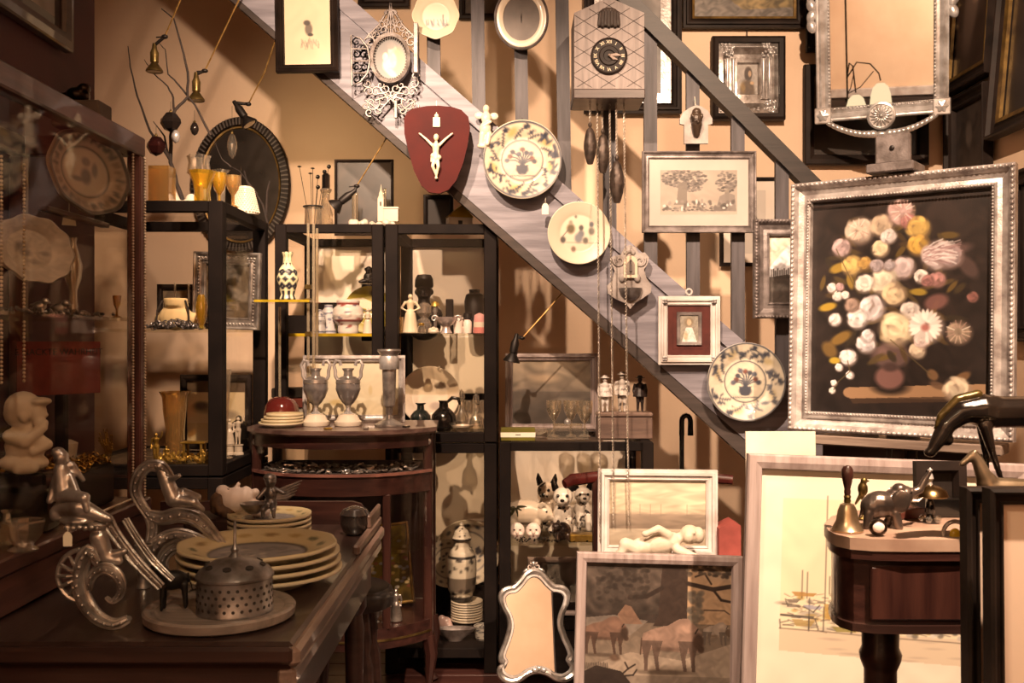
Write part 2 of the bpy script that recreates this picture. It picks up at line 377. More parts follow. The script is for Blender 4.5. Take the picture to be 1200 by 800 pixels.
# ------------------------------------------------------------------ the staircase
YS = 3.85
lo = lambda p: 78+(p-370)*.868
up = lambda p: 72+(p-495)*.872
def sp(p, q): w = W(p, q, YS); return (w.x, w.z)
st = thing('staircase', 'weathered grey wooden staircase rising to the left, hung with plates and pictures', 'staircase', (0, 0, 0)); st['kind'] = 'structure'
ob('stringer', B().prism([sp(150, lo(150)), sp(1165, lo(1165)), sp(1165, up(1165)), sp(150, up(150))], YS, YS+.035), M_grey, st)
ob('stringer_trim', B().prism([sp(150, up(150)+24), sp(1165, up(1165)+24), sp(1165, up(1165)), sp(150, up(150))], YS-.014, YS+.05), M_grey, st)
ob('dark_lower_strip', B().prism([sp(150, lo(150)+7), sp(700, lo(700)+14), sp(1130, lo(1130)+34), sp(1130, lo(1130)-4), sp(150, lo(150)-4)], YS+.005, YS+.07), M_under, st)  # dark brown strip along the stringer's lower edge, wider to the right
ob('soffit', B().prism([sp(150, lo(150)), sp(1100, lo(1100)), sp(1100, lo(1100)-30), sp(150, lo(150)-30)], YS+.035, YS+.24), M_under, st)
hr = lambda p: 8+(p-745)*1.0
ob('handrail', B().prism([sp(470, hr(470)-12), sp(1010, hr(1010)-12), sp(1010, hr(1010)+14), sp(470, hr(470)+14)], YS-.012, YS+.05), M_rail, st)
for p in (508, 561, 612, 662, 715, 763, 813, 866, 918):
    t = p-4 if p < 700 else p
    ob('baluster', B().prism([sp(p-7.5, up(p)+10), sp(p+8, up(p)+10), sp(t+7.5, hr(t)), sp(t-8, hr(t))], YS+.012, YS+.034), M_greyv, st)
nw = W(1010, 280, YS)
ob('newel_post', B().box(nw.x-.03, YS-.01, .12, nw.x+.03, YS+.05, nw.z+.02, .004), M_rail, st)
# ------------------------------------------------------------------ black vitrines
def vitrine(name, label, x0, x1, y0, y1, z0, z1, p=.045, shelves=(), back=True, sides='lr', top='glass', group=None, gold=None, base=0, glassy=True):
    t = thing(name, label, 'cabinet', ((x0+x1)/2, y0, z0), group=group); w = (x1-x0)/2; d = y1-y0; h = z1-z0
    for sx in (-1, 1):
        for yy in (0, d-p): ob('post', B().box(sx*w-(p if sx > 0 else 0), yy, 0, sx*w+(0 if sx > 0 else p), yy+p, h, .003), M_black, t)
    for zz, nm in ((base, 'bottom_frame'), (h-p*.75, 'top_frame')):
        q = p*.75
        b = B().box(-w+p, 0, zz, w-p, p*.8, zz+q, .002).box(-w+p, d-p*.8, zz, w-p, d, zz+q, .002)
        for sx in (-1, 1): b.box(sx*w-(p*.9 if sx > 0 else 0), p, zz, sx*w+(0 if sx > 0 else p*.9), d-p, zz+q, .002)
        ob(nm, b, M_black, t)
    ob('floor_panel', B().box(-w+.012, .012, base+p*.7-.008, w-.012, d-.012, base+p*.7), M_shelfg if glassy else M_black, t)
    ob('glass_pane', B().box(-w+p*.6, .012, base+p*.7, w-p*.6, .016, h-p*.7), M_pane, t)
    for sx in (-1, 1):
        if ('l' if sx < 0 else 'r') in sides: ob('glass_pane', B().box(sx*w-sx*.016-.002, p*.8, base+p*.7, sx*w-sx*.016+.002, d-p*.8, h-p*.7), M_pane, t)
    if top == 'glass': ob('glass_top', B().box(-w+p*.6, p*.6, h-.008, w-p*.6, d-p*.6, h-.002), M_pane, t)
    else: ob('top_panel', B().box(-w+.004, .004, h-.02, w-.004, d-.004, h-.002), M_black, t)
    if back: ob('back_panel', B().box(-w+p*.8, d-.014, base+p*.7, w-p*.8, d-.006, h-p*.7), M_back, t)
    for z in shelves:
        s = ob('glass_shelf', B().box(-w+.012, p, z-z0-.008, w-.012, d-p*.7, z-z0), M_shelfg, t)
        if gold: ob('shelf_edge', B().box(-w+.03, p-.004, z-z0-.010, w-.012, p-.0005, z-z0+.002), M_yedge, s)
    return t
CY = 3.9; CB = 4.5; ZT = 1.76; ZM = .905
vitrine('display_cabinet', 'black framed glass cabinet nearest the glass wall case, with a jewellery bust inside', -1.47, -.945, 3.25, 3.86, .86, ZT, .048, (1.342,), False)
vitrine('display_cabinet', 'low black cabinet in shadow beneath the jewellery bust cabinet', -1.47, -.945, 3.25, 3.86, 0, .855, .05, (), False, 'lr', 'panel', base=.05)
vitrine('display_cabinet', 'black framed glass cabinet behind the two urns, holding the red and blue jar', -.93, -.505, CY, CB, ZM, ZT, .045, (1.33,), True, gold=True)
vitrine('display_cabinet', 'black framed glass cabinet holding the dark bust and the decanters', -.497, -.06, CY, CB, ZM, ZT, .05, (1.332,), True)
vitrine('display_cabinet', 'lower black glass cabinet holding the covered vase and stacked plates', -.497, -.06, CY, CB, 0, ZM-.005, .05, (), True, 'lr', base=.06, glassy=False)
vitrine('display_cabinet', 'low black glass cabinet beside the clock chains, holding the porcelain dogs', -.05, .555, CY, CB, 0, ZM, .045, (.5,), True, base=.05, glassy=False)
# ------------------------------------------------------------------ pictures and plates
P_FLAT = [(0, 0), (0, -.75), (.1, -.9), (.5, -1), (.9, -.8), (1, -.45), (1, 0)]
P_SCOOP = [(0, 0), (0, -.9), (.1, -1), (.2, -.95), (.35, -.6), (.6, -.42), (.8, -.5), (.88, -.62), (.95, -.55), (1, -.3), (1, 0)]
P_STEP = [(0, 0), (0, -.6), (.25, -.65), (.3, -1), (.5, -1), (.56, -.7), (.8, -.6), (.86, -.72), (1, -.5), (1, 0)]
def framed(name, label, cat, rect, Y, fw, fm, cv=None, pm_=None, prof=P_FLAT, d=.03, bw=0, bm=None, pane=False, yaw=0, roll=0, tilt=0, group=None, size=None, loc=None, beads=None, lip=None, part='picture'):
    """rect in photograph pixels at distance Y; fw/bw frame and mat widths in metres"""
    x0, y0, x1, y1 = rect
    if size: w, h = size
    else: w, h = S(x1-x0, Y), S(y1-y0, Y)
    L = loc if loc is not None else W((x0+x1)/2, y1, Y)
    t = thing(name, label, cat, L, (-rad(tilt), rad(roll), rad(yaw)), group)
    ob('frame', B().rect(w, h, [(a*fw, b*d) for a, b in prof]), fm, t, smooth=25)
    ob('backing', B().box(-w/2+.004, -.004, .004, w/2-.004, .002, h-.004), M_under, t)
    i = fw
    if lip: ob('inner_lip', B().rect(w-2*fw+.004, h-2*fw+.004, [(0, -.2*d), (0, -.62*d), (lip, -.5*d), (lip, -.2*d)], fw-.002), M_gilf, t); i = fw+lip-.002
    if bw:
        ob('mat', B().rect(w-2*i+.002, h-2*i+.002, [(0, -.005), (0, -.2*d-.001), (bw, -.2*d-.001), (bw, -.005)], i-.001), bm or M_cmat, t)
        i += bw
    if cv is not None: sheet(part, cv, w-2*i+.002, h-2*i+.002, pm_ or M_print, t, (0, -.006, i-.001))
    elif part == 'mirror_glass': ob(part, B().box(-w/2+i-.002, -.009, i-.002, w/2-i+.002, -.005, h-i+.002), pm_, t, smooth=0)
    if pane: ob('glass_pane', B().box(-w/2+fw-.003, -.3*d-.003, fw-.003, w/2-fw+.003, -.3*d-.001, h-fw+.003), M_pane, t, smooth=0)
    if beads:
        for off, r, sp_ in beads:
            bb = B(); W2, H2 = w/2-off, h-2*off
            nx = int(2*W2/sp_); nz = int(H2/sp_)
            for q in range(nx+1):
                for z in (off, h-off): bb.ell((-W2+2*W2*q/nx, -d*.95, z), (r*1.3, r, r), n=6, m=4)
            for q in range(1, nz):
                for x in (-W2, W2): bb.ell((x, -d*.95, off+H2*q/nz), (r, r, r*1.3), n=6, m=4)
            ob('beading', bb, fm, t, smooth=60)
    return t
def plate_mesh(name, r, cv, depth=.022, scal=0, nsc=12, flat=False, K=34, n=88, sx=1, sz=1):
    """plate in local XZ facing -Y (or lying, facing up, if flat); colours from the canvas"""
    ts = np.linspace(.02, 1, K); an = np.arange(n)*2*pi/n
    V = []; C = []
    def prof(t): return depth*(0 if t < .6 else ((t-.6)/.4)**.8 if t > .6 else 0)
    for t in ts:
        k = 1+scal*np.cos(nsc*an)*max(0, (t-.6)/.4)
        x = r*t*k*np.cos(an)*sx; z = r*t*k*np.sin(an)*sz; V.append(np.stack([x, np.full(n, -prof(t)-.004), z], 1))
        C.append(cv.at(.5+.5*t*np.cos(an), .5-.5*t*np.sin(an)))
    edge = cv.a.reshape(-1, 3).mean(0)*.2+srgb('#e8d5b8')*.8
    for t in (1, .9, .62, .6, .02):
        k = 1+scal*np.cos(nsc*an)*max(0, (t-.6)/.4)
        x = r*t*k*np.cos(an)*sx; z = r*t*k*np.sin(an)*sz; V.append(np.stack([x, np.full(n, -prof(t)+(.004 if t > .61 or t < .6 else .006)), z], 1)); C.append(np.tile(edge, (n, 1)))
    V = np.concatenate(V); C = np.concatenate(C); R = K+5
    f = [[j*n+i, j*n+(i+1) % n, (j+1)*n+(i+1) % n, (j+1)*n+i] for j in range(R-1) for i in range(n)]
    f += [list(range(n))[::-1], [(R-1)*n+i for i in range(n)]]
    if flat: V = np.stack([V[:, 0], V[:, 2], -V[:, 1]], 1)
    me = bpy.data.meshes.new(name); me.from_pydata(V.tolist(), [], f); me.update()
    bm = bmesh.new(); bm.from_mesh(me); bmesh.ops.recalc_face_normals(bm, faces=bm.faces); bm.to_mesh(me); bm.free()
    me.polygons.foreach_set('use_smooth', [True]*len(me.polygons)); setcol(me, C); me.materials.append(M_glaze); return me
def hang(name, label, px, py, r, Y, cv, scal=0, nsc=12, yaw=0, tilt=0, sx=1, sz=1, wire=True, depth=.02):
    me = plate_mesh(name, S(r, Y), cv, depth, scal, nsc, sx=sx, sz=sz)
    t = thing(name, label, 'plate', W(px, py, Y), (-rad(tilt), 0, rad(yaw)))
    ob('plate_body', me, None, t)
    if wire: ob('hanger', B().tube([(-.01, .002, S(r, Y)*sz*.98), (0, -.003, S(r, Y)*sz+.012), (.01, .002, S(r, Y)*sz*.98)], .0012, 5), M_iron, t)
    return t
def delft(rect, seed, ground='#d2be9c', blue='#3a3b46', acc='#b08a3a', red='#8a4a36'):
    cx, cy = (rect[0]+rect[2])/2, (rect[1]+rect[3])/2; R = (rect[2]-rect[0])/2; q = random.Random(seed)
    c = Canvas(rect, ground, 2.0)
    c.ell(cx, cy, R*1.01, R*1.01, blue, 1, .02).ell(cx, cy, R*.97, R*.97, ground, 1, .03)
    for i in range(5):
        a = 2*pi*i/5+q.random()
        c.ell(cx+cos(a)*R*.76, cy+sin(a)*R*.76, R*.2, R*.12, acc, .55, .6, a+1.2)
    for i in range(46):
        a = q.random()*2*pi; d = R*(.63+.28*q.random()); L = R*(.05+.09*q.random())
        c.ell(cx+cos(a)*d, cy+sin(a)*d, L, L*.4, blue, .85, .4, q.random()*3)
    for i in range(9):
        a = 2*pi*i/9+q.random()*.4; p = [(cx+cos(a+k*.09)*R*(.58+.06*k+.02*sin(k*2)), cy+sin(a+k*.09)*R*(.58+.06*k)) for k in range(6)]
        c.line(p, R*.05, blue, .9)
        c.bloom(p[-1][0], p[-1][1], R*.085, blue, i, '#23242c', 6)
    c.ell(cx, cy, R*.545, R*.545, blue, .9, .03).ell(cx, cy, R*.515, R*.515, ground, 1, .04)
    c.poly([(cx-R*.16, cy+R*.12), (cx+R*.16, cy+R*.12), (cx+R*.1, cy+R*.36), (cx-R*.1, cy+R*.36)], blue, .9)
    c.ell(cx, cy+R*.24, R*.19, R*.13, blue, .9, .3); c.line([(cx-R*.3, cy+R*.4), (cx+R*.3, cy+R*.4)], R*.03, blue, .7)
    for i in range(9):
        a = -pi*(.08+.84*i/8); L = R*(.28+.14*q.random()); e = (cx+cos(a)*L, cy+R*.1+sin(a)*L)
        c.line([(cx, cy+R*.12), ((cx+e[0])/2+R*.03, (cy+e[1])/2), e], R*.03, blue, .9); c.bloom(e[0], e[1], R*.075, [blue, red, '#6a6a72'][i % 3], i+seed, blue, 6)
    return c.noise(.05, 5, seed=seed)
def text_mesh(s, size, ext=.0006):
    cu = bpy.data.curves.new('lettering', 'FONT'); cu.body = s; cu.size = size; cu.extrude = ext; cu.align_x = 'CENTER'; cu.align_y = 'CENTER'
    o = bpy.data.objects.new('lettering', cu); COL.objects.link(o); dg = bpy.context.evaluated_depsgraph_get()
    me = bpy.data.meshes.new_from_object(o.evaluated_get(dg)); bpy.data.objects.remove(o); bpy.data.curves.remove(cu); me.materials.clear(); return me
def rel(px0, py0, Y): return lambda px, py, dy=0: ((px-px0)/F*Y, dy, (py0-py)/F*Y)
M_ink = pm('dark_ink', '#2a211c', '#1e1713', .7)
# ---- great flower painting on its easel
R = (954, 231, 1168, 488)
cv = Canvas(R, '#241b17', 1.5); cv.grad('#2a201b', '#1c1512').noise(.25, 12, seed=1)
cv.ell(1004, 463, 9, 7, '#8a6a4c', 1, .2).poly([(1002, 457), (1160, 449), (1160, 462), (1120, 467), (1004, 470)], '#8a6a4c').poly([(1004, 470), (1160, 462), (1160, 468), (1008, 476)], '#3e2c1f', .8)
cv.ell(1053, 455, 28, 12, '#140e0c', .9, .5).ell(1052, 444, 20, 16, '#6a4a42', 1, .3).ell(1053, 418, 27, 18, '#54403a', 1, .3).ell(1044, 414, 10, 10, '#7a5e54', .6, .7).ell(1053, 432, 12, 7, '#3a2a26', .9, .5)
q = random.Random(4)
for i in range(90):
    a = q.random()*6.3; d = q.random()**.5; x, y_ = 1052+cos(a)*85*d, 335+sin(a)*92*d
    cv.leaf(x, y_, 9+7*q.random(), 3+2*q.random(), q.random()*3.1, q.choice(['#4a3a22', '#3a2e1c', '#5c4722', '#453420', '#2e251a']))
for x, y_, L, w_, a, c in ((988, 313, 14, 7, -.3, '#9a7a2e'), (975, 360, 14, 6, -.2, '#a8862c'), (992, 398, 18, 8, -.5, '#7a5c2a'), (978, 412, 14, 10, .8, '#6a5028'), (1105, 357, 17, 11, -.3, '#6e4a42'), (1085, 345, 12, 5, .1, '#94782c'), (1003, 330, 12, 5, 1.3, '#8e7030'), (1102, 440, 9, 7, .8, '#6a4e34'), (1108, 452, 12, 5, .3, '#5a4230'), (1135, 442, 12, 6, -.5, '#6a4c30'), (985, 425, 9, 5, 0, '#b09230'), (1120, 300, 30, 9, -.2, '#57423c'), (1140, 318, 20, 10, .9, '#4a3832')):
    cv.leaf(x, y_, L, w_, a, c)
FL = [(1013, 268, 16, '#e6cdb2'), (1040, 264, 13, '#d8bc9a'), (1062, 250, 15, '#d9b2a6'), (1072, 262, 9, '#b87a72'), (1083, 270, 13, '#d8b060'), (1084, 290, 12, '#d0a24c'), (1039, 292, 10, '#e8d0a4'), (1049, 278, 9, '#e6d6c8'), (991, 288, 11, '#c8aaa2'), (1004, 310, 12, '#d8b46a'), (1020, 308, 8, '#c89c54'), (1105, 302, 17, '#c8b2aa'), (1120, 305, 13, '#b49a94'), (1066, 315, 13, '#d8c0b8'), (1043, 330, 16, '#eedcbc'), (1020, 332, 11, '#eadcc8'), (1088, 327, 8, '#e4d4c4'), (1106, 331, 9, '#b8837a'), (1095, 332, 7, '#9a6a62'), (980, 337, 6, '#e4d8cc'), (990, 336, 5, '#c09a94'), (987, 347, 6, '#e8dccc'), (997, 346, 5, '#e6dacc'), (1056, 346, 13, '#e4c89c'), (1029, 362, 15, '#ecdcd4'), (1012, 374, 12, '#eadfd4'), (984, 375, 8, '#e6dace'), (1005, 358, 9, '#a08472'), (1075, 366, 11, '#e2d2c2'), (1058, 386, 19, '#f0d8ac'), (1093, 384, 18, '#ecdccc'), (1130, 391, 13, '#9a846c'), (1023, 404, 11, '#e8dcd6'), (1001, 420, 10, '#eee2d8'), (990, 433, 5, '#eae0d4'), (1004, 442, 5, '#eee4dc'), (984, 452, 4, '#eae0d4'), (982, 461, 4, '#e6dccc'), (1084, 412, 9, '#dcc4a4'), (1128, 455, 14, '#dcc6a4'), (1145, 352, 6, '#8a5a50'), (1025, 395, 8, '#e4d8d0'), (1089, 400, 9, '#e2c8ba'), (1050, 312, 7, '#b8a8a4'), (1035, 312, 8, '#b4a29e')]
for i, (x, y_, r, c) in enumerate(FL): cv.bloom(x, y_, r*1.22, srgb(c)*.96, i)
for i in range(22): a = 2*pi*i/22; cv.ell(1093+cos(a)*13, 384+sin(a)*13, 8, 2.6, np.array(srgb('#e2d2c2'))*(.8+.25*q.random()), .9, .4, a)
cv.ell(1093, 386, 6.5, 6, '#96584e', .9, .6)
for i in range(46):
    a = q.uniform(-.45, .5); L = q.uniform(12, 34); x, y_ = 1090+q.uniform(0, 14), 303+q.uniform(-8, 8); e = (x+cos(a)*L, y_+sin(a)*L-3)
    cv.line([(x, y_), ((x+e[0])/2, (y_+e[1])/2-2), e], 1.6, q.choice(['#c8b4aa', '#9a7c76', '#d8ccc2', '#7a5c58']), .6)
for x, y_, n_ in ((1130, 391, 14), (1066, 250, 16), (1013, 268, 12)):
    for i in range(n_): a = 2*pi*i/n_; cv.line([(x+cos(a)*5, y_+sin(a)*5), (x+cos(a)*14, y_+sin(a)*13)], 1.3, q.choice(['#c8a890', '#a07c6e', '#e8d8c4']), .6)
for p in (((1001, 425), (1004, 438), (990, 450), (984, 460)), ((1053, 400), (1100, 440)), ((985, 290), (1010, 340))): cv.line(p, 1.3, '#54452a', .8)
w = math.hypot(.547, .43)
t = framed('flower_painting', 'large oil painting of a white and yellow bouquet in a silvered frame on an easel', 'painting', (0, 0, 1, 1), 1, .066, M_whitef, cv, M_oil, P_SCOOP, .045, size=(.70, .842), loc=Vector((1.243, 3.215, EYE-.303)), yaw=-37.5, tilt=2, beads=((.008, .0065, .016), (.062, .004, .010)))
# ---- easel
e = thing('easel', 'dark wooden easel with grey ledge carrying the flower painting', 'easel', (1.27, 3.27, 0), (0, 0, rad(-37.5)))
M_ledge = wood('scuffed_ledge', '#8e7a68', '#6a5648', .7, 4, 0)
ob('ledge', B().box(-.33, -.10, .955, .33, .01, .987, .004), M_ledge, e)
ob('mast', B().at((0, .05, 0)).box(-.05, -.02, .0, .05, .02, 1.88, .004), M_darkw, e)
cl = ob('top_clamp', B().box(-.075, -.10, 1.845, .075, .03, 1.875, .004).box(-.055, -.07, 1.875, .055, -.045, 1.972, .006), M_greyf, e)
ob('clamp_bolt', B().at((0, -.07, 1.925), (pi/2, 0, 0)).lathe([(.008, 0), (.008, .004), (.005, .006), (.0001, .006)], 12), M_iron, cl)
for sx in (-1, 1): ob('leg', B().at((sx*.05, .07, 1.5), (0, -sx*.12, 0)).box(-.02, -.02, -1.5, .02, .02, .1, .003), M_darkw, e)
ob('leg', B().at((0, .08, 1.5), (-.16, 0, 0)).box(-.02, 0, -1.5, .02, .04, .1, .003), M_darkw, e)
ob('cross_brace', B().box(-.27, .04, .84, .27, .07, .945, .003), M_darkw, e)
# ---- mirror with carved silver frame, upper right
mY = 4.5
t = thing('wall_mirror', 'tall mirror in a carved silver frame with a rosette and leaf festoon below', 'mirror', W(1033, 138, mY), (rad(10), 0, rad(-22)))
mw, mh, mf = .555, .95, .062
ob('frame', B().rect(mw, mh, [(a*mf, b*.04) for a, b in P_SCOOP]), M_silverb, t, smooth=25)
ob('mirror_glass', B().box(-mw/2+mf-.003, -.012, mf-.003, mw/2-mf+.003, -.006, mh-mf), M_mirror, t, smooth=0)
ob('backing', B().box(-mw/2+.005, -.004, .005, mw/2-.005, .006, mh-.005), M_under, t)
bb = B()
for i in range(60):
    for x in (-mw/2+mf*.9, mw/2-mf*.9): bb.ell((x, -.026, mf+i*.0155), (.005, .004, .007), n=6, m=4)
for i in range(28): bb.ell((-mw/2+mf+.016*i, -.026, mf*.9), (.007, .004, .005), n=6, m=4)
ob('beading', bb, M_silverb, t, smooth=60)
for sx in (-1, 1):
    c = ob('corner_block', B().box(sx*mw/2-sx*.028-.036, -.05, -.008, sx*mw/2-sx*.028+.036, .004, .064, .004), M_silverb, t)
    ob('corner_rosette', B().at((sx*(mw/2-.028), -.05, .028), (pi/2, 0, 0)).lathe([(.024, 0), (.022, .006), (.010, .009), (.0001, .011)], 24, fn=lambda a, z: 1+.18*cos(6*a)), M_silverb, c)
    b = B(); x = sx*(mw/2+.016)
    for i in range(11): b.ell((x, -.03, mh*.45+i*.045), (.022, .014, .032), (0, (1 if i % 2 else -1)*.35, 0), 8, 6)
    ob('leaf_drop', b, M_silverb, t, smooth=60)
ro = B().at((.0, -.045, .008), (pi/2, 0, 0)).lathe([(.062, 0), (.060, .012), (.052, .014), (.05, .006), (.0001, .006)], 32)
r = ob('rosette', ro, M_silverb, t); b = B()
for i in range(16):
    a = 2*pi*i/16; b.at((cos(a)*.026, -.054, .008+sin(a)*.026), (0, -a, 0)).ell((0, 0, 0), (.022, .006, .0055), n=8, m=5)
b.at((0, -.056, .008)).ell((0, 0, 0), .011, n=10, m=6); ob('rosette_petals', b, M_silverb, r, smooth=60)
b = B()
for sx in (-1, 1):
    for i in range(11):
        u = i/10; x = sx*(.035+u*.19); z = -.07+.062*u*u; b.at((x, -.035, z), (0, -sx*(.1+.7*u), 0)).ell((0, 0, 0), (.024, .014, .017-.006*u), n=8, m=6)
b.at().ell((0, -.035, -.072), (.03, .012, .013)); ob('festoon', b, M_silverb, t, smooth=60)
# ---- pictures on the back wall
cv = Canvas((0, 0, 120, 90), '#7a6a4a', .9); cv.grad('#8e7a52', '#6e5a38').noise(.3, 18, 2, 3); cv.poly([(0, 62), (40, 60), (60, 78), (120, 74), (120, 90), (0, 90)], '#6a6056', .9).noise(.25, 5, seed=2)
framed('landscape_painting', 'dim ochre landscape in a thin gilt edged dark frame above the icon', 'painting', (800, -62, 942, 34), 4.82, .045, M_dkf, cv, M_oil, P_STEP, .04, lip=.012)
cv = Canvas((0, 0, 28, 34), '#a89c8e', 3); cv.ell(14, 30, 11, 15, '#54402c', 1, .3).ell(15, 11, 6, 9, '#3a2c22', 1, .3).ell(17, 11, 2.6, 4.5, '#b08e6a', 1, .4).ell(20, 21, 3.5, 2.2, '#b8946c', 1, .4).ell(8, 26, 5, 8, '#8a6a34', .7, .6).noise(.12, 4)
t = thing('icon', 'small praying saint icon in a chased silver cover and black outer frame', 'icon', W(875.5, 142, 4.82))
iw, ih = S(85, 4.82), S(97, 4.82)
ob('frame', B().rect(iw, ih, [(0, 0), (0, -.04), (.012, -.05), (.03, -.045), (.034, -.02), (.034, 0)]), M_dkf, t, smooth=25)
ob('silver_cover', B().rect(iw-.066, ih-.066, [(0, -.005), (0, -.028), (.02, -.034), (.05, -.02), (.09, -.024), (.095, -.012), (.095, -.005)], .033), M_silver, t, smooth=30)
b = B(); q = random.Random(8)
for sx in (-1, 1):
    for z in (.065, ih-.065):
        for i in range(26): b.ell((sx*(iw/2-.075)+q.uniform(-.035, .035), -.03, z+q.uniform(-.03, .03)), (q.uniform(.004, .011), .008, q.uniform(.004, .011)), n=7, m=5)
for i in range(40): b.ell((q.uniform(-iw/2+.05, iw/2-.05), -.03, q.uniform(.042, .06)), (.006, .006, .004), n=6, m=4)
for i in range(34): b.ell((-iw/2+.06+i*(iw-.12)/33, -.033, ih-.05), (.005, .006, .004), n=6, m=4)
ob('repousse_flowers', b, M_silverb, t, smooth=60)['kind'] = 'stuff'
for sx in (-1, 1):
    for k in (0, 1): ob('column', B().at((sx*(iw/2-.075-.028*k), -.026, 0)).lathe([(.012, .10), (.008, .11), (.008, ih-.12), (.012, ih-.105)], 12), M_silverb, t)
sheet('picture', cv, iw-.25, ih-.25, M_oil, t, (0, -.008, .125))
ob('backing', B().box(-iw/2+.01, -.004, .01, iw/2-.01, .006, ih-.01), M_under, t)
ob('hanging_cord', B().tube([(0, 0, ih-.01), (0, -.004, ih+.07)], .002, 5), M_cord, t)
cv = Canvas((0, 0, 60, 150), '#6e655c', .7); cv.grad('#80756a', '#5a5048').noise(.25, 10, seed=4)
framed('wall_mirror_frame', 'dark picture with a bright silver inner border behind the clock and balusters', 'picture', (684, -70, 798, 134), 4.82, .05, M_dkf, cv, M_oil, P_STEP, .045, bw=.05, bm=M_silver)
cv = Canvas((0, 0, 130, 100), '#4a3c30', .8); cv.grad('#75624e', '#3a2e26').noise(.3, 14, seed=6); cv.poly([(0, 60), (40, 50), (90, 66), (130, 58), (130, 100), (0, 100)], '#2c221c', .8).ell(25, 66, 10, 18, '#574636', .6, .6)
framed('dark_painting', 'dark brown landscape painting partly hidden behind the silver mirror', 'painting', (941, 77, 1086, 194), 4.82, .05, M_dkf, cv, M_oil, P_FLAT, .035, part='picture')
cv = Canvas((0, 0, 60, 100), '#d2c2ae', 1); cv.poly([(14, 50), (30, 18), (48, 50)], '#8a8078', .7)
framed('small_print', 'small pale print with a beaded dark frame between two balusters', 'picture', (843, 208, 912, 312), 4.82, .018, M_dkf, cv, M_print, P_FLAT, .02, bw=.045, beads=((.009, .004, .014),))
cv = Canvas((0, 0, 40, 90), '#d8c8ae', 1.4); cv.grad('#dccab0', '#c4b096', 0, 45); cv.poly([(0, 44), (12, 26), (22, 12), (31, 24), (40, 20), (40, 60), (0, 60)], '#cfc6be', 1).poly([(0, 56), (20, 52), (40, 56), (40, 90), (0, 90)], '#4a4038', 1).ell(10, 70, 14, 7, '#6e645a', .7, .6).ell(30, 78, 14, 6, '#352c26', .8, .6)
for i in range(16): cv.line([(3+i*2.3, 57), (3+i*2.3, 44+5*random.random())], 1.4, '#3a322c')
cv.noise(.15, 5)
framed('mountain_picture', 'mountain picture in a carved grey frame left of the flower painting', 'picture', (882, 258, 962, 373), 3.82, .062, M_greyf, cv, M_oil, P_SCOOP, .04, beads=((.006, .006, .013),))
for (r_, lab, c0, c1) in (((420, -60, 480, 10), 'dark picture high behind the openwork shrine frame', '#4a3c30', '#2e241d'), ((538, -60, 600, 24), 'dark framed print high behind the scalloped plate', '#6a5a48', '#3a2e24'), ((944, -80, 972, 62), 'narrow dark picture hanging left of the silver mirror', '#3a2e26', '#241b16')):
    cv = Canvas((0, 0, 50, 60), c0, .8); cv.grad(c0, c1).noise(.3, 9, seed=5); framed('dark_picture', lab, 'picture', r_, 4.82, .03, M_dkf, cv, M_oil, P_FLAT, .03)
# ---- pictures on the right wall (turned to face left)
def rightwall(name, label, Y0, Y1, z0, z1, fw, cv, fm=None, lip=None, tilt=0, X=None):
    framed(name, label, 'painting', (0, 0, 1, 1), 1, fw, fm or M_dkf, cv, M_oil, P_SCOOP, .05, size=(Y0-Y1, z1-z0), loc=Vector(((X or XR)-.012, (Y0+Y1)/2, z0)), yaw=-90, tilt=tilt, lip=lip)
cv = Canvas((0, 0, 60, 110), '#2c211b', 1); cv.noise(.25, 12, seed=3).ell(30, 46, 17, 34, '#6e5a4c', .9, .5).ell(32, 16, 9, 12, '#7e6856', .9, .4).ell(24, 70, 14, 30, '#5c4a3e', .8, .5).ell(34, 58, 8, 4, '#846a56', .8, .5)
rightwall('portrait_painting', 'dark portrait of a standing figure in a heavy frame on the right wall', 4.80, 4.30, 2.46, 3.30, .06, cv, None, .02, 4, 2.10)
cv = Canvas((0, 0, 60, 80), '#3a3029', 1); cv.noise(.2, 12, seed=5).ell(26, 34, 8, 18, '#6a5c50', .6, .5)
rightwall('dark_glass_picture', 'glazed dark print with a plain black frame below the standing portrait', 4.76, 4.36, 2.02, 2.44, .05, cv)
cv = Canvas((0, 0, 40, 80), '#2a211c', 1); cv.noise(.2, 12, seed=9)
rightwall('black_frame_painting', 'black and gilt framed painting at the far right edge beside the standing portrait', 4.27, 3.8, 2.16, 2.98, .06, cv, None, .02, 5, 2.08)
cv = Canvas((0, 0, 40, 80), '#2a211c', 1); cv.noise(.2, 12, seed=10)
rightwall('plain_dark_painting', 'plain dark painting on the right wall beside the flower painting', 4.18, 3.7, 1.30, 2.0, .06, cv)  # evenly dark canvas with slight mottling
# ---- picture on the maroon wall
cv = Canvas((0, 0, 60, 60), '#8e8070', 1); cv.noise(.15, 10); cv.ell(40, 40, 10, 8, '#4a3c30', .7, .6).ell(20, 50, 12, 6, '#5a4a3c', .6, .6)
framed('maroon_wall_print', 'grey print in a wide dark frame on the maroon wall above the glass case', 'picture', (0, 0, 1, 1), 1, .05, M_darkw, cv, M_print, P_FLAT, .03, size=(.8, .7), loc=Vector((-1.288, 2.47, 2.13)), yaw=90, bw=.03, bm=M_under)
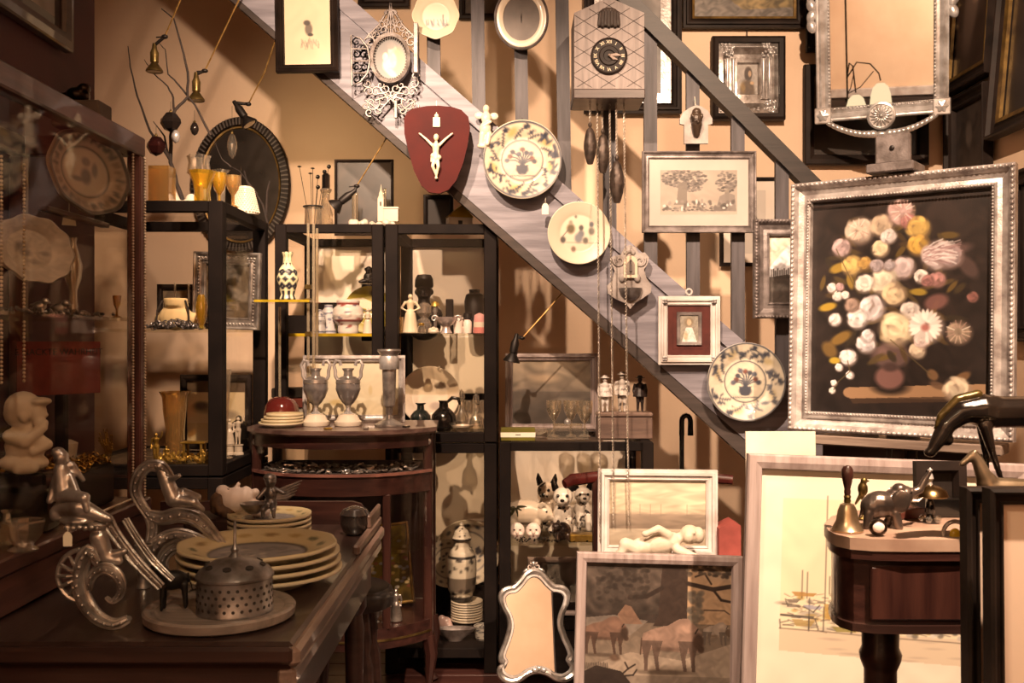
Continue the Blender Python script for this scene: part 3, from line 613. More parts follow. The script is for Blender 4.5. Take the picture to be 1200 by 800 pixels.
# ---- engraving and red-matted portrait on the stair
cv = Canvas((774, 190, 866, 254), '#948472', 2.5); cv.noise(.06, 12)
q = random.Random(3)
for cx, cy, rx, ry, n in ((802, 202, 28, 13, 260), (853, 207, 12, 16, 120), (812, 214, 12, 7, 60), (820, 246, 44, 4, 80)):
    for i in range(n):
        a = q.random()*6.3; d = q.random()**.5; cv.ell(cx+cos(a)*rx*d, cy+sin(a)*ry*d, 2.4, 1.6, q.choice(['#3a322c', '#5a4f46', '#6e6258']), .8, .5)
cv.poly([(796, 208), (806, 208), (806, 236), (811, 240), (790, 240), (794, 232)], '#665a4e', .9).poly([(852, 218), (856, 218), (857, 246), (851, 246)], '#756858', .9)
cv.poly([(840, 248), (845, 228), (854, 222), (863, 226), (865, 250)], '#6a5e54', .8).ell(850, 243, 5, 6, '#2e2620', .9, .5)
for i in range(55):
    x = q.uniform(776, 862); cv.ell(x, q.uniform(234, 249), q.uniform(1.5, 3), q.uniform(2, 5), q.choice(['#5a4f46', '#7a6c60', '#463c34', '#c8bcae']), .8, .5)
cv.grad('#9c8c7a', '#a89884', 249, 254, .6)
framed('tree_engraving', 'wide engraving of a gathering under a spreading tree in a grey wooden frame', 'picture', (752, 178, 885, 273), 3.83, .028, M_greyf, cv, M_print, P_SCOOP, .022, bw=.044, bm=pm('toned_mat', '#ad9d8e', '#a29284', .8, 0, 5))
cv = Canvas((0, 0, 24, 36), '#8e8270', 3); cv.ell(12, 10, 7, 8, '#7c6a50', .8, .4).ell(12, 10, 3.6, 5, '#c8a884', 1, .4).poly([(3, 36), (8, 17), (16, 17), (22, 36)], '#d8ccbc', 1).ell(8, 28, 4, 8, '#a88a5c', .6, .6).noise(.1, 3)
t = framed('saint_portrait', 'small veiled portrait on red velvet in a white frame with ring on the stair', 'picture', (771, 347, 843, 427), 3.82, .036, M_white, None, None, P_STEP, .022, bw=.03, bm=M_redmat)
w_, h_ = S(72, 3.82), S(80, 3.82)
ob('velvet_ground', B().box(-.062, -.007, .06, .062, -.005, h_-.06), M_redmat, t); ob('inner_frame', B().rect(.094, .126, [(0, -.006), (0, -.016), (.012, -.013), (.012, -.006)], .075), M_greyf, t)
sheet('picture', cv, .072, .104, M_print, t, (0, -.0085, .087))
ob('hanging_ring', B().ring((0, -.008, h_+.016), .011, .004, 20, 6), M_white, t)
for sx in (-1, 1):
    for z in (.022, h_-.022):
        b = B()
        for k in range(4): a = pi/4+k*pi/2; b.ell((sx*(w_/2-.024)+cos(a)*.006, -.022, z+sin(a)*.006), (.006, .003, .006), n=8, m=5)
        ob('corner_ornament', b, M_pewter, t)
# ---- ink portrait upper left of the stair
cv = Canvas((333, 2, 388, 76), '#cdb792', 2); cv.noise(.03, 20); cv.ell(362, 37, 5.5, 8, '#5a4c40', .9, .4).ell(360, 30, 5, 3.5, '#3a3029', .9, .4).ell(364, 43, 4, 2.2, '#2e2620', .9, .4)
for i in range(26): x = 352+22*random.random(); y_ = 46+9*random.random(); cv.line([(x, y_), (x+3*random.random()-1, y_+4)], .9, '#8a7a66', .7)
cv.ell(366, 51, 6, 4, '#a08e78', .5, .8)
framed('ink_portrait', 'small ink sketch of a bearded head in a ribbed black frame', 'picture', (325, -12, 398, 86), 3.8, .032, M_dkf, cv, M_print, [(0, 0), (0, -.8), (.15, -1), (.28, -.8), (.4, -.95), (.52, -.7), (.66, -.8), (.8, -.5), (.9, -.6), (1, -.3), (1, 0)], .032, roll=-1, pane=False)
# ---- oval picture frame hanging on the stair
oY = 3.81; t = thing('oval_frame', 'oval cream-bordered mirror in a thin dark rim beside the clock', 'mirror', W(611, 22, oY))
rx, rz = S(32, oY), S(37, oY)
def oval(rs): # rings of (scale offset m, y)
    b = B(); n = 56; vs = []; fs = []
    for o_, y_ in rs: vs += [((rx-o_)*cos(2*pi*i/n), y_, (rz-o_)*sin(2*pi*i/n)) for i in range(n)]
    for j in range(len(rs)-1):
        for i in range(n): fs.append([j*n+i, j*n+(i+1) % n, (j+1)*n+(i+1) % n, (j+1)*n+i])
    return b.add(vs, fs)
ob('frame', oval([(0, .0), (0, -.012), (.005, -.018), (.01, -.012), (.012, 0)]), M_greyf, t)
ob('border', oval([(.009, -.003), (.009, -.012), (.02, -.014), (.034, -.010), (.036, -.003)]), M_cream, t)
ob('mirror_glass', oval([(.034, -.006), (rx-.002, -.006)]), pm('grey_mirror', '#6e6258', '#544a42', .55, .2, 8), t)
ob('backing', oval([(.002, .001), (rx-.002, .001)]), M_under, t)
# ---- plates hung on the stair
cv = Canvas((485, -6, 537, 48), '#cfba98', 2.4); cv.ell(511, 21, 24, 24, '#d8c6a8', .6, .2).ell(512, 33, 12, 3.5, '#a89a88', .8, .6)
for i in range(24): x = 500+24*random.random(); cv.line([(x, 24+6*random.random()), (x+3*random.random(), 30+3*random.random())], 1, '#5e5a58', .8)
cv.line([(519, 19), (519, 31)], 1.2, '#4a4644').ell(511, 21, 19.5, 19.5, '#d2bb96', .0)
hang('scalloped_plate', 'cream scalloped plate with a small harbour sketch at the top of the stair', 511, 20, 27, 3.81, cv, .025, 8)
hang('delft_plate', 'large flower-vase delft plate in the middle of the stair with a price tag', 612, 188, 46, 3.81, delft((567, 142, 657, 234), 3), depth=.025)
hang('delft_plate', 'delft plate at the foot of the stair, under the red velvet portrait', 873, 447, 46, 3.81, delft((827, 401, 919, 493), 11, '#d4c3a6', '#44454c', '#a88e58'), depth=.025)
cv = Canvas((642, 237, 714, 310), '#d6c3a4', 2); cv.ell(678, 273, 35, 35, '#d8c6a8', 1, .05)
for x, y_, r, c in ((669, 268, 6, '#7a6640'), (669, 261, 3, '#c0ae90'), (681, 274, 4.5, '#8c8a8c'), (681, 267, 3.4, '#5a544e'), (693, 271, 4.6, '#8e8474'), (693, 263, 3.4, '#6a6a70'), (678, 279, 6, '#9a9a9c'), (660, 281, 4, '#5a5550'), (672, 292, 3.6, '#9a7a62'), (686, 282, 4, '#7c7264'), (675, 254, 2, '#8a8070')): cv.ell(x, y_, r, r*1.25, srgb(c)*.75, .95, .5)
cv.line([(658, 279), (667, 268)], 1, '#5a5048').line([(664, 284), (698, 285)], 1, '#8a7c68', .7)
hang('children_plate', 'plain cream plate with three small children painted in the centre', 678, 273.5, 36.5, 3.81, cv, depth=.02)
def pricetag(px, py, Y, label, parent_note=None, s=1):
    t = thing('price_tag', label, 'price tag', W(px, py, Y))
    ob('card', B().prism([(-.013*s, 0), (.013*s, 0), (.013*s, .03*s), (.006*s, .042*s), (-.006*s, .042*s), (-.013*s, .03*s)], 0, .0015), M_tag, t)
    ob('string', B().tube([(0, .0007, .038*s), (.001, .0007, .062*s)], .0007, 5), M_tag, t); return t
pricetag(639, 251, 3.78, 'small paper tag hanging below the middle delft plate')
# ---- cuckoo clock
kY = 3.62; t = thing('cuckoo_clock', 'grey lattice-carved wooden cuckoo clock with long chains and pinecone weights', 'clock', W(714, 104, kY)); g = rel(714, 104, kY)
hw = S(41, kY)
M_ck = wood('grey_clock_wood', '#7c6c62', '#64564e', .6, 4, 2, 0); M_grv = pm('carved_groove', '#3e322c', '#302622', .8)
poly = [(-hw, 0), (hw, 0), (hw, S(89, kY)), (0, S(107, kY)), (-hw, S(89, kY))]
ob('case', B().prism(poly, 0, .19), M_ck, t)
ob('base', B().box(-hw-.003, -.004, -.036, hw+.003, .19, -.001, .003), wood('dark_clock_base', '#40302a', '#2c201b', .5, 4, 0), t)
b = B(); zt = S(89, kY)
for i in range(-6, 12):
    for sg in (-1, 1):
        z0 = i*.056
        pts = [(-hw+2*hw*k/24, z0+sg*(2*hw*k/24)*.62+(0 if sg > 0 else .1)) for k in range(25)]
        pts = [p for p in pts if .002 < p[1] < zt+(hw-abs(p[0]))*.43]
        if len(pts) > 2: b.prism([(pts[0][0], pts[0][1]-.0014), (pts[-1][0], pts[-1][1]-.0014), (pts[-1][0], pts[-1][1]+.0014), (pts[0][0], pts[0][1]+.0014)], -.0006, .002)
ob('lattice_carving', b, M_grv, t, smooth=0)
d0 = g(713.5, 66); dr = S(21.5, kY)
d = ob('dial', B().at((d0[0], 0, d0[2]), (pi/2, 0, 0)).lathe([(dr, 0), (dr, .008), (dr*.93, .011), (dr*.9, .008), (dr*.56, .008), (dr*.5, .013), (dr*.32, .012), (dr*.28, .008), (.0001, .008)], 40), pm('dark_dial_wood', '#231914', '#18110d', .6, spec=.2), t)
M_num = pm('ivory_numerals', '#d2bc98', '#c2aa84', .5)
for i, s_ in enumerate(['XII', 'I', 'II', 'III', 'IIII', 'V', 'VI', 'VII', 'VIII', 'IX', 'X', 'XI']):
    a = pi/2-i*pi/6; me = text_mesh(s_, .017, .0008); me.materials.append(M_num)
    ob('numeral', me, None, d, (d0[0]+cos(a)*dr*.74, -.010, d0[2]+sin(a)*dr*.74), (pi/2, -(a-pi/2), 0))
b = B().tube([(d0[0], -.016, d0[2]), (d0[0]+.025, -.016, d0[2]+.002), (d0[0]+.045, -.016, d0[2]-.001)], [.003, .006, .001], 6, flat=.3).tube([(d0[0], -.018, d0[2]), (d0[0]+.016, -.018, d0[2]-.012), (d0[0]+.03, -.018, d0[2]-.017)], [.003, .0055, .001], 6, flat=.3).ell((d0[0], -.017, d0[2]), .005)
ob('hands', b, pm('bone_hands', '#8a7464', '#6e5a4c', .5), d)
c0 = g(713.5, 22); b = B().at((c0[0], -.003, c0[2]))
for i in range(7): b.cap(((i-3)*.0115, -.004, -.024-.004*(i % 2)), ((i-3)*.0105, -.006, .018+.008*cos((i-3)*.5)), .0075, .006, 8)
ob('carved_crest', b.at((c0[0], 0, c0[2])).ell((0, -.004, .026), (.03, .008, .014)), pm('dark_carving', '#34271f', '#241a15', .5, bump=.4), t)
M_chain = pm('steel_chain', '#d8c6b0', '#8a7a68', .35, .7, 60)
def chain(p0, y0, p1, y1, dy):
    a, c = Vector(g(p0, y0, dy)), Vector(g(p1, y1, dy)); n = int((c-a).length/.0065); b = B()
    for i in range(n):
        m = a.lerp(c, (i+.5)/n); b.at(m, (0, 0, pi/2*(i % 2)+.4)).tube([(-.0028, 0, -.0036), (.0028, 0, -.0036), (.0032, 0, 0), (.0028, 0, .0036), (-.0028, 0, .0036), (-.0032, 0, 0)], .0012, 4, True)
    ob('chain', b, M_chain, t, smooth=60)
for p0, p1, y1 in ((702, 706, 640), (717, 722, 620), (734, 740, 620)): chain(p0, 112, p1, y1, .08)
chain(693, 112, 693, 138, .06); chain(708, 112, 709, 145, .10); chain(724, 112, 725, 180, .06)
M_cone = pm('iron_pinecone', '#4c3d33', '#32271f', .5, .5, 40)
for px, y0, y1, r, dy in ((693, 139, 189, 6.6, .06), (709.5, 144, 197, 7, .10), (725, 178, 235, 7.5, .06)):
    L = S(y1-y0, kY); rr = S(r, kY); x, _, z = g(px, y1, dy)
    pr = [(rr*(.15+.98*sin(pi*(.06+.9*k/16))**.7)*(1 if k < 16 else .5), L*.88*k/16) for k in range(17)]+[(rr*.3, L*.9), (rr*.35, L*.95), (rr*.15, L)]
    ob('pinecone_weight', B().at((x, dy, z)).lathe(pr, 20, fn=lambda a, zz: 1+.07*cos(8*a+zz*260)*cos(zz*420)), M_cone, t)
# ---- pierced shrine frame with a mother and child
sY = 3.8; t = thing('pierced_shrine', 'openwork grey metal shrine with an oval mother-and-child picture and hinged side wing', 'shrine frame', W(458, 140, sY)); g = rel(458, 140, sY)
M_fil = pm('grey_pierced_metal', '#82756c', '#54483f', .45, .4, 30, bump=.3)
c = g(458, 70); ex, ez = S(22, sY), S(28, sY)
def ovalring(R1, R2, y0, y1, n=48):
    b = B(); vs = []; fs = []
    for (kx, kz, y_) in ((R1[0], R1[1], y1), (R1[0], R1[1], y0), (R2[0], R2[1], y0+.004), (R2[0], R2[1], y1)): vs += [(c[0]+kx*cos(2*pi*i/n), y_, c[2]+kz*sin(2*pi*i/n)) for i in range(n)]
    for j in range(4):
        for i in range(n): fs.append([j*n+i, j*n+(i+1) % n, ((j+1) % 4)*n+(i+1) % n, ((j+1) % 4)*n+i])
    return b.add(vs, fs)
ob('oval_rim', ovalring((ex*1.08, ez*1.05), (ex*.9, ez*.9), -.03, 0), M_fil, t)
b = B()
for i in range(44): a = 2*pi*i/44; b.ell((c[0]+ex*.86*cos(a), -.02, c[2]+ez*.86*sin(a)), .0034, n=6, m=4)
ob('pearl_border', b, M_fil, t)
cv = Canvas((-1, -1, 1, 1), '#2c2420', 40); cv.ell(.1, -.4, .3, .33, '#b09a80', 1, .3).ell(.0, -.62, .34, .22, '#4a3a30', 1, .4).ell(.42, .1, .5, .75, '#8a7428', 1, .4).ell(.1, .05, .32, .5, '#9c8a76', 1, .4).ell(-.3, -.12, .2, .22, '#b8a284', 1, .3).ell(-.22, .25, .3, .38, '#b8a286', 1, .4).ell(.05, .62, .42, .2, '#b09a7c', 1, .4, .5).ell(.6, -.1, .12, .6, '#5c5020', .8, .5).noise(.12, .12)
me = plate_mesh('picture', 1, cv, 0, n=48, K=26); o = ob('picture', me, None, t, (c[0], -.003, c[2])); o.scale = (ex*.92, 1, ez*.92)
def fil(b, cx, cy, R, a0, hand, turns=1.2, r=.0042): q = g(cx, cy); b.scroll((q[0], q[2]), S(R, sY), turns, a0, r, r*.5, 1, hand, -.004, 20, .12, 6)
b = B()
for cx, cy, R, a0, h in ((10, 118, 9, 1, 1), (22, 121, 10, 2.5, 1), (6, 104, 6, 0, -1), (17, 108, 7, 3, -1), (25, 108, 6, 0, 1), (30, 124, 6, 1.6, 1), (12, 100, 5, 2, 1), (8, 36, 7, -1.5, -1), (16, 42, 7, -2.2, 1), (24, 50, 7, .4, 1), (5, 26, 5, -1, -1), (11, 30, 5, 1, 1), (28, 57, 5, 2, -1), (3, 16, 4, 0, 1), (21, 40, 5, 0, -1), (14, 34, 4, 2, 1), (27, 98, 6, 1, -1), (4, 112, 5, 2, 1), (29, 90, 5, 0, 1), (25, 132, 5, -2, 1), (14, 130, 5, 1, -1)):
    fil(b, 458+cx, cy, R, a0, h); fil(b, 458-cx, cy, R, pi-a0, -h)
for p in (((458, 40), (458, 6)), ((452, 38), (456, 18), (458, 4)), ((464, 38), (460, 18), (458, 4)), ((440, 118), (458, 112), (476, 118)), ((430, 44), (444, 30), (455, 12)), ((486, 44), (472, 30), (461, 12)), ((432, 120), (445, 130), (458, 116), (471, 130), (484, 120))): b.tube([g(x, y_, -.004) for x, y_ in p], .0045, 6)
ob('pierced_scrollwork', b, M_fil, t, smooth=60)['kind'] = 'stuff'
wq = g(423, 75); b = B()
b.tube([g(x, y_, -.03) for x, y_ in ((413, 44), (414, 103), (424, 98), (432, 88), (435, 74), (432, 58), (424, 48))], .0042, 6, True)
for y_ in (60, 74, 88): b.tube([g(413, y_, -.03), g(434 if y_ == 74 else 431, y_, -.03)], .003, 6)
for cx, cy, h in ((419, 52, 1), (427, 58, -1), (419, 66, -1), (428, 67, 1), (419, 81, 1), (428, 81, -1), (419, 95, -1), (426, 90, 1)): fil(b, cx, cy, 5, 1, h, 1.3, .0032)
for v in range(len(b.v)): x, y_, z = b.v[v]; b.v[v] = (x, -.03 if y_ > -.01 else y_, z)
ob('side_wing', b, M_fil, t, smooth=60)
a = g(489, 90); ob('side_wing', B().box(a[0]-.009, -.06, a[2], a[0]+.008, -.004, a[2]+S(58, sY), .002), M_fil, t)
ob('foot', B().box(g(464, 139)[0]-.006, -.012, g(464, 139)[2], g(464, 139)[0]+.006, .002, g(464, 118)[2], .002), M_fil, t)
# ---- red shield with ivory crucified figure
rY = 3.76; t = thing('crucifix_plaque', 'dark red shield plaque bearing an ivory figure with outstretched arms', 'plaque', W(511, 227, rY)); g = rel(511, 227, rY)
ol = [(474, 140), (478, 132), (486, 128), (500, 125.5), (514, 125), (530, 126.5), (541, 130), (549, 138), (551, 150), (548, 172), (543, 192), (535, 212), (526, 223), (515, 227.5), (503, 226), (494, 218), (486, 202), (479, 178), (474.5, 158)]
ob('shield', B().prism([(g(x, y_)[0], g(x, y_)[2]) for x, y_ in ol], -.018, .004), pm('oxblood_lacquer', '#4a0f0a', '#3a0b08', .6, 0, 6, spec=.12), t, smooth=30)
s = S(1, rY); b = B()
P = lambda x, y_, d=-.03: Vector(g(x, y_, d))
b.ell(P(512, 163, -.034), (s*3.2, s*3.2, s*4.2)).cap(P(512, 167), P(512, 171), s*1.8, s*2)
b.cap(P(511.5, 173), P(511.5, 180), s*4.6, s*3.6).cap(P(511.5, 180), P(511.5, 187), s*3.6, s*4)
for sx in (-1, 1): b.cap(P(511.5+sx*4, 172), P(511.5+sx*11, 165), s*1.9, s*1.5).cap(P(511.5+sx*11, 165), P(511.5+sx*17.5, 159.5), s*1.5, s*1).cap(P(511.5+sx*17.5, 159.5), P(511.5+sx*19.5, 158), s*1.3, s*.8)
b.cap(P(510, 187), P(508, 197, -.04), s*2.6, s*2).cap(P(508, 197, -.04), P(512, 207, -.03), s*2, s*1.4).cap(P(513, 187), P(514.5, 197, -.038), s*2.6, s*2).cap(P(514.5, 197, -.038), P(512, 208, -.03), s*2, s*1.4).ell(P(512, 210), (s*2, s*2, s*1.6))
b.cap(P(508, 184), P(515, 186), s*3, s*3.2).cap(P(507, 184), P(506, 191), s*1.6, s*1)
organic('ivory_figure', b, pm('ivory', '#d8c6a8', '#c8b28e', .4, 0, 30), t, .0018, 2)
ob('title_scroll', B().box(*[*P(508, 150, -.024)], *[*P(516, 139, -.018)]).ell(P(512, 137, -.021), (s*2.5, .003, s*2.6)), MATS['ivory'], t)
ob('hanging_string', B().tube([P(512, 136, -.021), P(511.5, 118, .0)], .0012, 5), M_tag, t)
# ---- ceramic angel, font, bracket with a head
t = organic('ceramic_angel', (lambda b, g, s: b.ell(g(570, 129, -.02), (s*4, s*4, s*5)).ell(g(570, 140, -.02), (s*6, s*5, s*8)).ell(g(562, 136, -.01), (s*6, s*2.5, s*4.5)).ell(g(579, 137, -.01), (s*5.5, s*2.5, s*4.5)).ell(g(569, 152, -.022), (s*7, s*5, s*8)).cap(g(566, 150, -.03), g(575, 145, -.036), s*2.4, s*2).cap(g(566, 158, -.02), g(564, 171, -.02), s*4.4, s*3).cap(g(573, 158, -.02), g(571, 170, -.03), s*4, s*3).ell(g(567, 172, -.016), (s*8, s*5, s*3.6)))(B(), rel(570, 176, 3.81), S(1, 3.81)), M_cream, None, .0025, 2, W(570, 176, 3.81))
tag(t, 'small cream ceramic angel hanging beside the red shield plaque', 'figurine')
fY = 3.8; t = thing('holy_water_font', 'whitewashed carved holy water font with a small arched niche on the stair', 'font', W(737, 362, fY)); g = rel(737, 362, fY)
ol = [(737, 287), (744, 290), (748, 297), (755, 296), (760, 302), (758, 310), (754, 316), (757, 326), (763, 335), (762, 343), (752, 350), (744, 355), (738, 362), (732, 355), (722, 351), (712, 344), (711, 335), (717, 329), (720, 318), (716, 309), (714, 304), (720, 300), (727, 299), (731, 291)]
M_font = pm('whitewashed_wood', '#a89a8e', '#7a6c62', .6, 0, 14, bump=.5)
ob('backboard', B().prism([(g(x, y_)[0], g(x, y_)[2]) for x, y_ in ol], -.016, .004), M_font, t, smooth=30)
n_ = g(738, 326); s = S(1, fY)
ar = [(-8*s, 0), (8*s, 0), (8*s, 18*s)]+[(8*s*cos(a), 18*s+8*s*sin(a)) for a in (pi*k/8 for k in range(1, 8))]+[(-8*s, 18*s)]
nb = ob('niche_frame', B().at((n_[0], 0, n_[2])).prism(ar, -.03, -.014), M_cream, t); ob('niche', B().at((n_[0], -.0302, n_[2]+.012)).prism([(x*.6, z*.62) for x, z in ar], -.001, 0), pm('grey_niche', '#8a7a6a', '#6a5c50', .7), nb)
b = B(); q = g(738, 314); organic('niche_figure', b.at((q[0], -.033, q[2]-.012)).cap((0, 0, 0), (0, 0, .03), .0055, .004).ell((0, 0, .039), .005), M_greyf, nb, .0012, 1)
q = g(738, 340); ob('bowl', B().at((q[0], -.016, q[2])).lathe([(.001, -.042), (.022, -.036), (.038, -.018), (.043, 0), (.045, .006), (.043, .008), (.039, .004), (.03, -.012), (.0001, -.03)], 28), M_pewter, t)
b = B()
for sx in (-1, 1):
    q = g(737, 306); b.scroll((q[0]+sx*s*12, q[2]), s*7, 1.2, 1.6-sx*1.2, .006, .003, 1, -sx, -.018, 18, .15, 6)
    b.ell((g(737, 330)[0]+sx*s*9, -.022, g(737, 326)[2]), (s*4, .008, s*5))
for k in range(5): a = pi/2+(k-2)*.5; q = g(737, 299); b.ell((q[0]+cos(a)*s*5, -.018, q[2]+sin(a)*s*5), (s*3, .006, s*3))
ob('carved_ornament', b, M_font, t, smooth=60)['kind'] = 'stuff'
hY = 3.83; t = thing('head_bracket', 'whitewashed bracket board with a dark carved head in an arched niche', 'wall bracket', W(815, 170, hY)); g = rel(815, 170, hY); s = S(1, hY)
ol = [(801, 169), (829, 169), (829, 147), (834, 146), (834, 140), (829, 131), (822, 126), (815, 124), (808, 127), (800, 132), (796, 140), (796, 146), (801, 147)]
ob('board', B().prism([(g(x, y_)[0], g(x, y_)[2]) for x, y_ in ol], -.014, .0), M_font, t)
organic('carved_head', B().ell(g(815, 141, -.025), (s*7, s*6, s*8)).ell(g(815, 133, -.024), (s*5.5, s*5, s*5)).cap(g(815, 148, -.028), g(815, 158, -.02), s*6.4, s*4.2).ell(g(815, 146, -.05), (s*1.6, s*2, s*2.6)).ell(g(809.5, 138, -.03), (s*2, s*3, s*3)).ell(g(820.5, 138, -.03), (s*2, s*3, s*3)), pm('dark_carved_head', '#54402f', '#2e221a', .4, .2, 16, bump=.3), t, .002, 1)
ob('hanging_string', B().tube([g(815, 125, -.005), g(814, 113, .0)], .001, 5), M_tag, t)
# ---- pictures standing on the floor and chair
cv = Canvas((0, 0, 112, 78), '#cdb998', 1.2); cv.grad('#d0bc9a', '#bea888', 0, 40).noise(.08, 8, 3); cv.grad('#927e68', '#6e5c4a', 40, 62).grad('#ac9a80', '#9a866c', 58, 78).noise(.1, 4, 4)
for x in (36, 48, 60, 90): cv.line([(x, 42), (x, 30-4*random.random())], .8, '#7a6a58', .6)
for i in range(7): cv.ell(14+i*14, 40, 8, 2.2, '#a08a72', .6, .6)
framed('shore_picture', 'pale shoreline picture in a stepped cream frame standing on the chair', 'picture', (700, 550, 840, 652), 3.72, .043, M_white, cv, M_print, P_STEP, .03, tilt=3, roll=.6)
R = (686, 662, 858, 832); cv = Canvas(R, '#3a3029', 1.7); cv.grad('#54473c', '#3e342c', 662, 720).noise(.25, 14, seed=2)
cv.poly([(806, 662), (860, 662), (860, 745), (826, 745), (806, 735)], '#b08e6a', .9).ell(850, 672, 30, 14, '#8a7660', .5, .6)
cv.grad('#6a5a4a', '#8e7c68', 730, 790, .9); cv.poly([(686, 726), (720, 722), (760, 728), (740, 745), (686, 745)], '#7a6c5e', .8)
cv.poly([(776, 662), (806, 662), (806, 724), (812, 732), (766, 734), (772, 722)], '#3c2f27', 1).line([(776, 690), (758, 700), (738, 702)], 5, '#352a23').line([(806, 684), (836, 690), (858, 686)], 5, '#352a23').line([(836, 690), (846, 702), (858, 704)], 3, '#352a23').line([(815, 676), (826, 672), (834, 684)], 2, '#352a23').line([(826, 714), (850, 714), (856, 718)], 1.5, '#4a3a30')
q = random.Random(5)
for i in range(150):
    x, y_ = q.uniform(700, 760), q.uniform(664, 706); cv.ell(x, y_, 4, 3, q.choice(['#2e2620', '#3a3028', '#483d34']), .7, .5)
for i in range(60):
    x, y_ = q.uniform(806, 858), q.uniform(662, 676); cv.ell(x, y_, 3.4, 2.4, q.choice(['#3a3028', '#5a4c3e']), .8, .5)
for i in range(40): cv.ell(q.uniform(808, 824), q.uniform(694, 730), 4, 4, q.choice(['#5c5246', '#6a6052']), .7, .5)
def bison(x, y_, s, c, dk, hd=1):
    p = lambda a, b_: (x+a*s*hd, y_+b_*s)
    cv.poly([p(-30, -8), p(-28, -16), p(-14, -22), p(0, -25), p(14, -33), p(24, -34), p(33, -26), p(40, -18), p(42, -4), p(36, 4), p(26, 6), p(10, 4), p(-10, 2), p(-24, 4), p(-30, 8)], c)
    for a, e in ((-28, -26), (-16, -12), (16, 20), (27, 30)): cv.poly([p(a-3, -8), p(a+11, -8), p(a+6, 12), p(e+4, 27), p(e, 27), p(a+1, 12)], np.array(srgb(c))*.66)
    cv.ell(*p(37, -8), 8*s, 11*s, dk, 1, .4).ell(*p(40, 1), 5*s, 5*s, dk, 1, .4).ell(*p(22, -22), 15*s, 9*s, np.clip(srgb(c)*1.25, 0, 1), .7, .7).ell(*p(-15, -12), 13*s, 8*s, np.clip(srgb(c)*1.15, 0, 1), .5, .8).ell(*p(0, 2), 22*s, 4*s, dk, .6, .7)
    cv.line([p(33, -17), p(36, -22)], 1.6*s, '#2a201a').line([p(-30, -10), p(-31, 8)], 1.5*s, dk)
cv.poly([(700, 778), (740, 764), (800, 772), (858, 752), (858, 800), (740, 806)], '#a08c76', .7).ell(780, 786, 44, 4, '#4a3c30', .7, .6).ell(706, 768, 28, 3, '#4a3c30', .7, .6)
bison(783, 758, 1.0, '#8a6e5c', '#47352a'); bison(706, 748, .72, '#6e5343', '#3e2e24'); bison(838, 742, .44, '#8e7c6a', '#5c4a3a')
cv.poly([(724, 722), (733, 710), (740, 712), (748, 724), (754, 732), (730, 732)], '#7a5c48', .9).ell(722, 771, 8, 5, '#5c4636', .9, .5)
cv.poly([(680, 790), (700, 780), (730, 786), (742, 800), (760, 832), (680, 832)], '#2a211c', .95).grad('#5c4f43', '#463a31', 808, 832, .6)
for p in (((728, 792), (738, 783), (746, 778)), ((738, 783), (734, 776)), ((728, 792), (744, 790), (748, 784))): cv.line(p, 1.8, '#2e241e')
for i in range(14): cv.line([(688+i*2, 784), (687+i*2, 776+2*q.random())], .8, '#3a3028')
cv.noise(.10, 5, seed=8)
framed('bison_painting', 'oil painting of bison under a great oak in a pale brown frame on the floor', 'painting', (671, 650, 866, 846), 3.42, .036, M_ltwz, cv, M_oil, P_FLAT, .03, roll=1.6, tilt=3)
R = (884, 556, 1180, 938); cv = Canvas(R, '#eedcbe', 1.0); cv.poly([(911, 590), (1150, 590), (1150, 780), (911, 768)], '#ead4ac').noise(.03, 24, seed=2)
cv.poly([(911, 742), (1150, 748), (1150, 780), (911, 768)], '#dcc2a0')
q = random.Random(6)
for i in range(70): x = q.uniform(912, 1128); y_ = q.uniform(698, 742); cv.ell(x, y_, q.uniform(5, 14), q.uniform(1.5, 4), q.choice(['#a8843a', '#b8945a', '#988a78', '#c4b29a', '#8a7c6e']), .7, .6)
for i in range(130): x = q.uniform(912, 1128); y_ = q.uniform(700, 744); cv.line([(x, y_), (x+q.uniform(4, 16), y_+q.uniform(-3, 3))], q.uniform(.6, 1.5), q.choice(['#4a3e34', '#6a5c50', '#8a7258']), .7)
for x, y0, y1 in ((963, 586, 728), (936, 674, 706), (942, 676, 706), (945, 706, 744), (968, 680, 700), (974, 668, 700), (994, 728, 745)): cv.line([(x, y0), (x, y1)], 1.2, '#4e443c', .8)
cv.line([(911, 742), (960, 744), (1020, 748), (1128, 752)], 1.4, '#6a5a4a', .7).line([(912, 726), (950, 728)], 1.6, '#4a4038').poly([(962, 716), (1008, 716), (1008, 730), (962, 730)], '#c89e52', .7)
for i in range(30): cv.ell(q.uniform(1050, 1130), q.uniform(725, 748), 5, 4, q.choice(['#6e6458', '#b8aa98', '#8a7440', '#4a4440', '#d8ccb8']), .8, .5)
for i in range(10): x = q.uniform(920, 1120); cv.ell(x, q.uniform(752, 776), 16, 2, '#b8a088', .5, .7)
for x0, y0, x1, y1, c_ in ((924, 699, 954, 704, '#a87a3c'), (917, 708, 934, 712, '#6a5c50'), (962, 712, 1008, 730, '#b8904a'), (975, 716, 1002, 729, '#c49a50'), (925, 731, 952, 739, '#a88a50'), (972, 738, 1004, 744, '#8a7a3a'), (938, 714, 962, 719, '#9a94a0')): cv.poly([(x0, y0), (x1, y0+1), (x1-4, y1), (x0+5, y1)], c_, .8)
for p in (((917, 708), (920, 716), (934, 716)), ((912, 727), (955, 730)), ((911, 732), (912, 742)), ((945, 728), (945, 742)), ((952, 730), (956, 742)), ((984, 730), (1006, 728)), ((926, 708), (934, 708)), ((938, 716), (950, 722), (957, 714)), ((962, 716), (962, 744)), ((994, 734), (995, 745))): cv.line(p, 1.3, '#4a4038', .85)
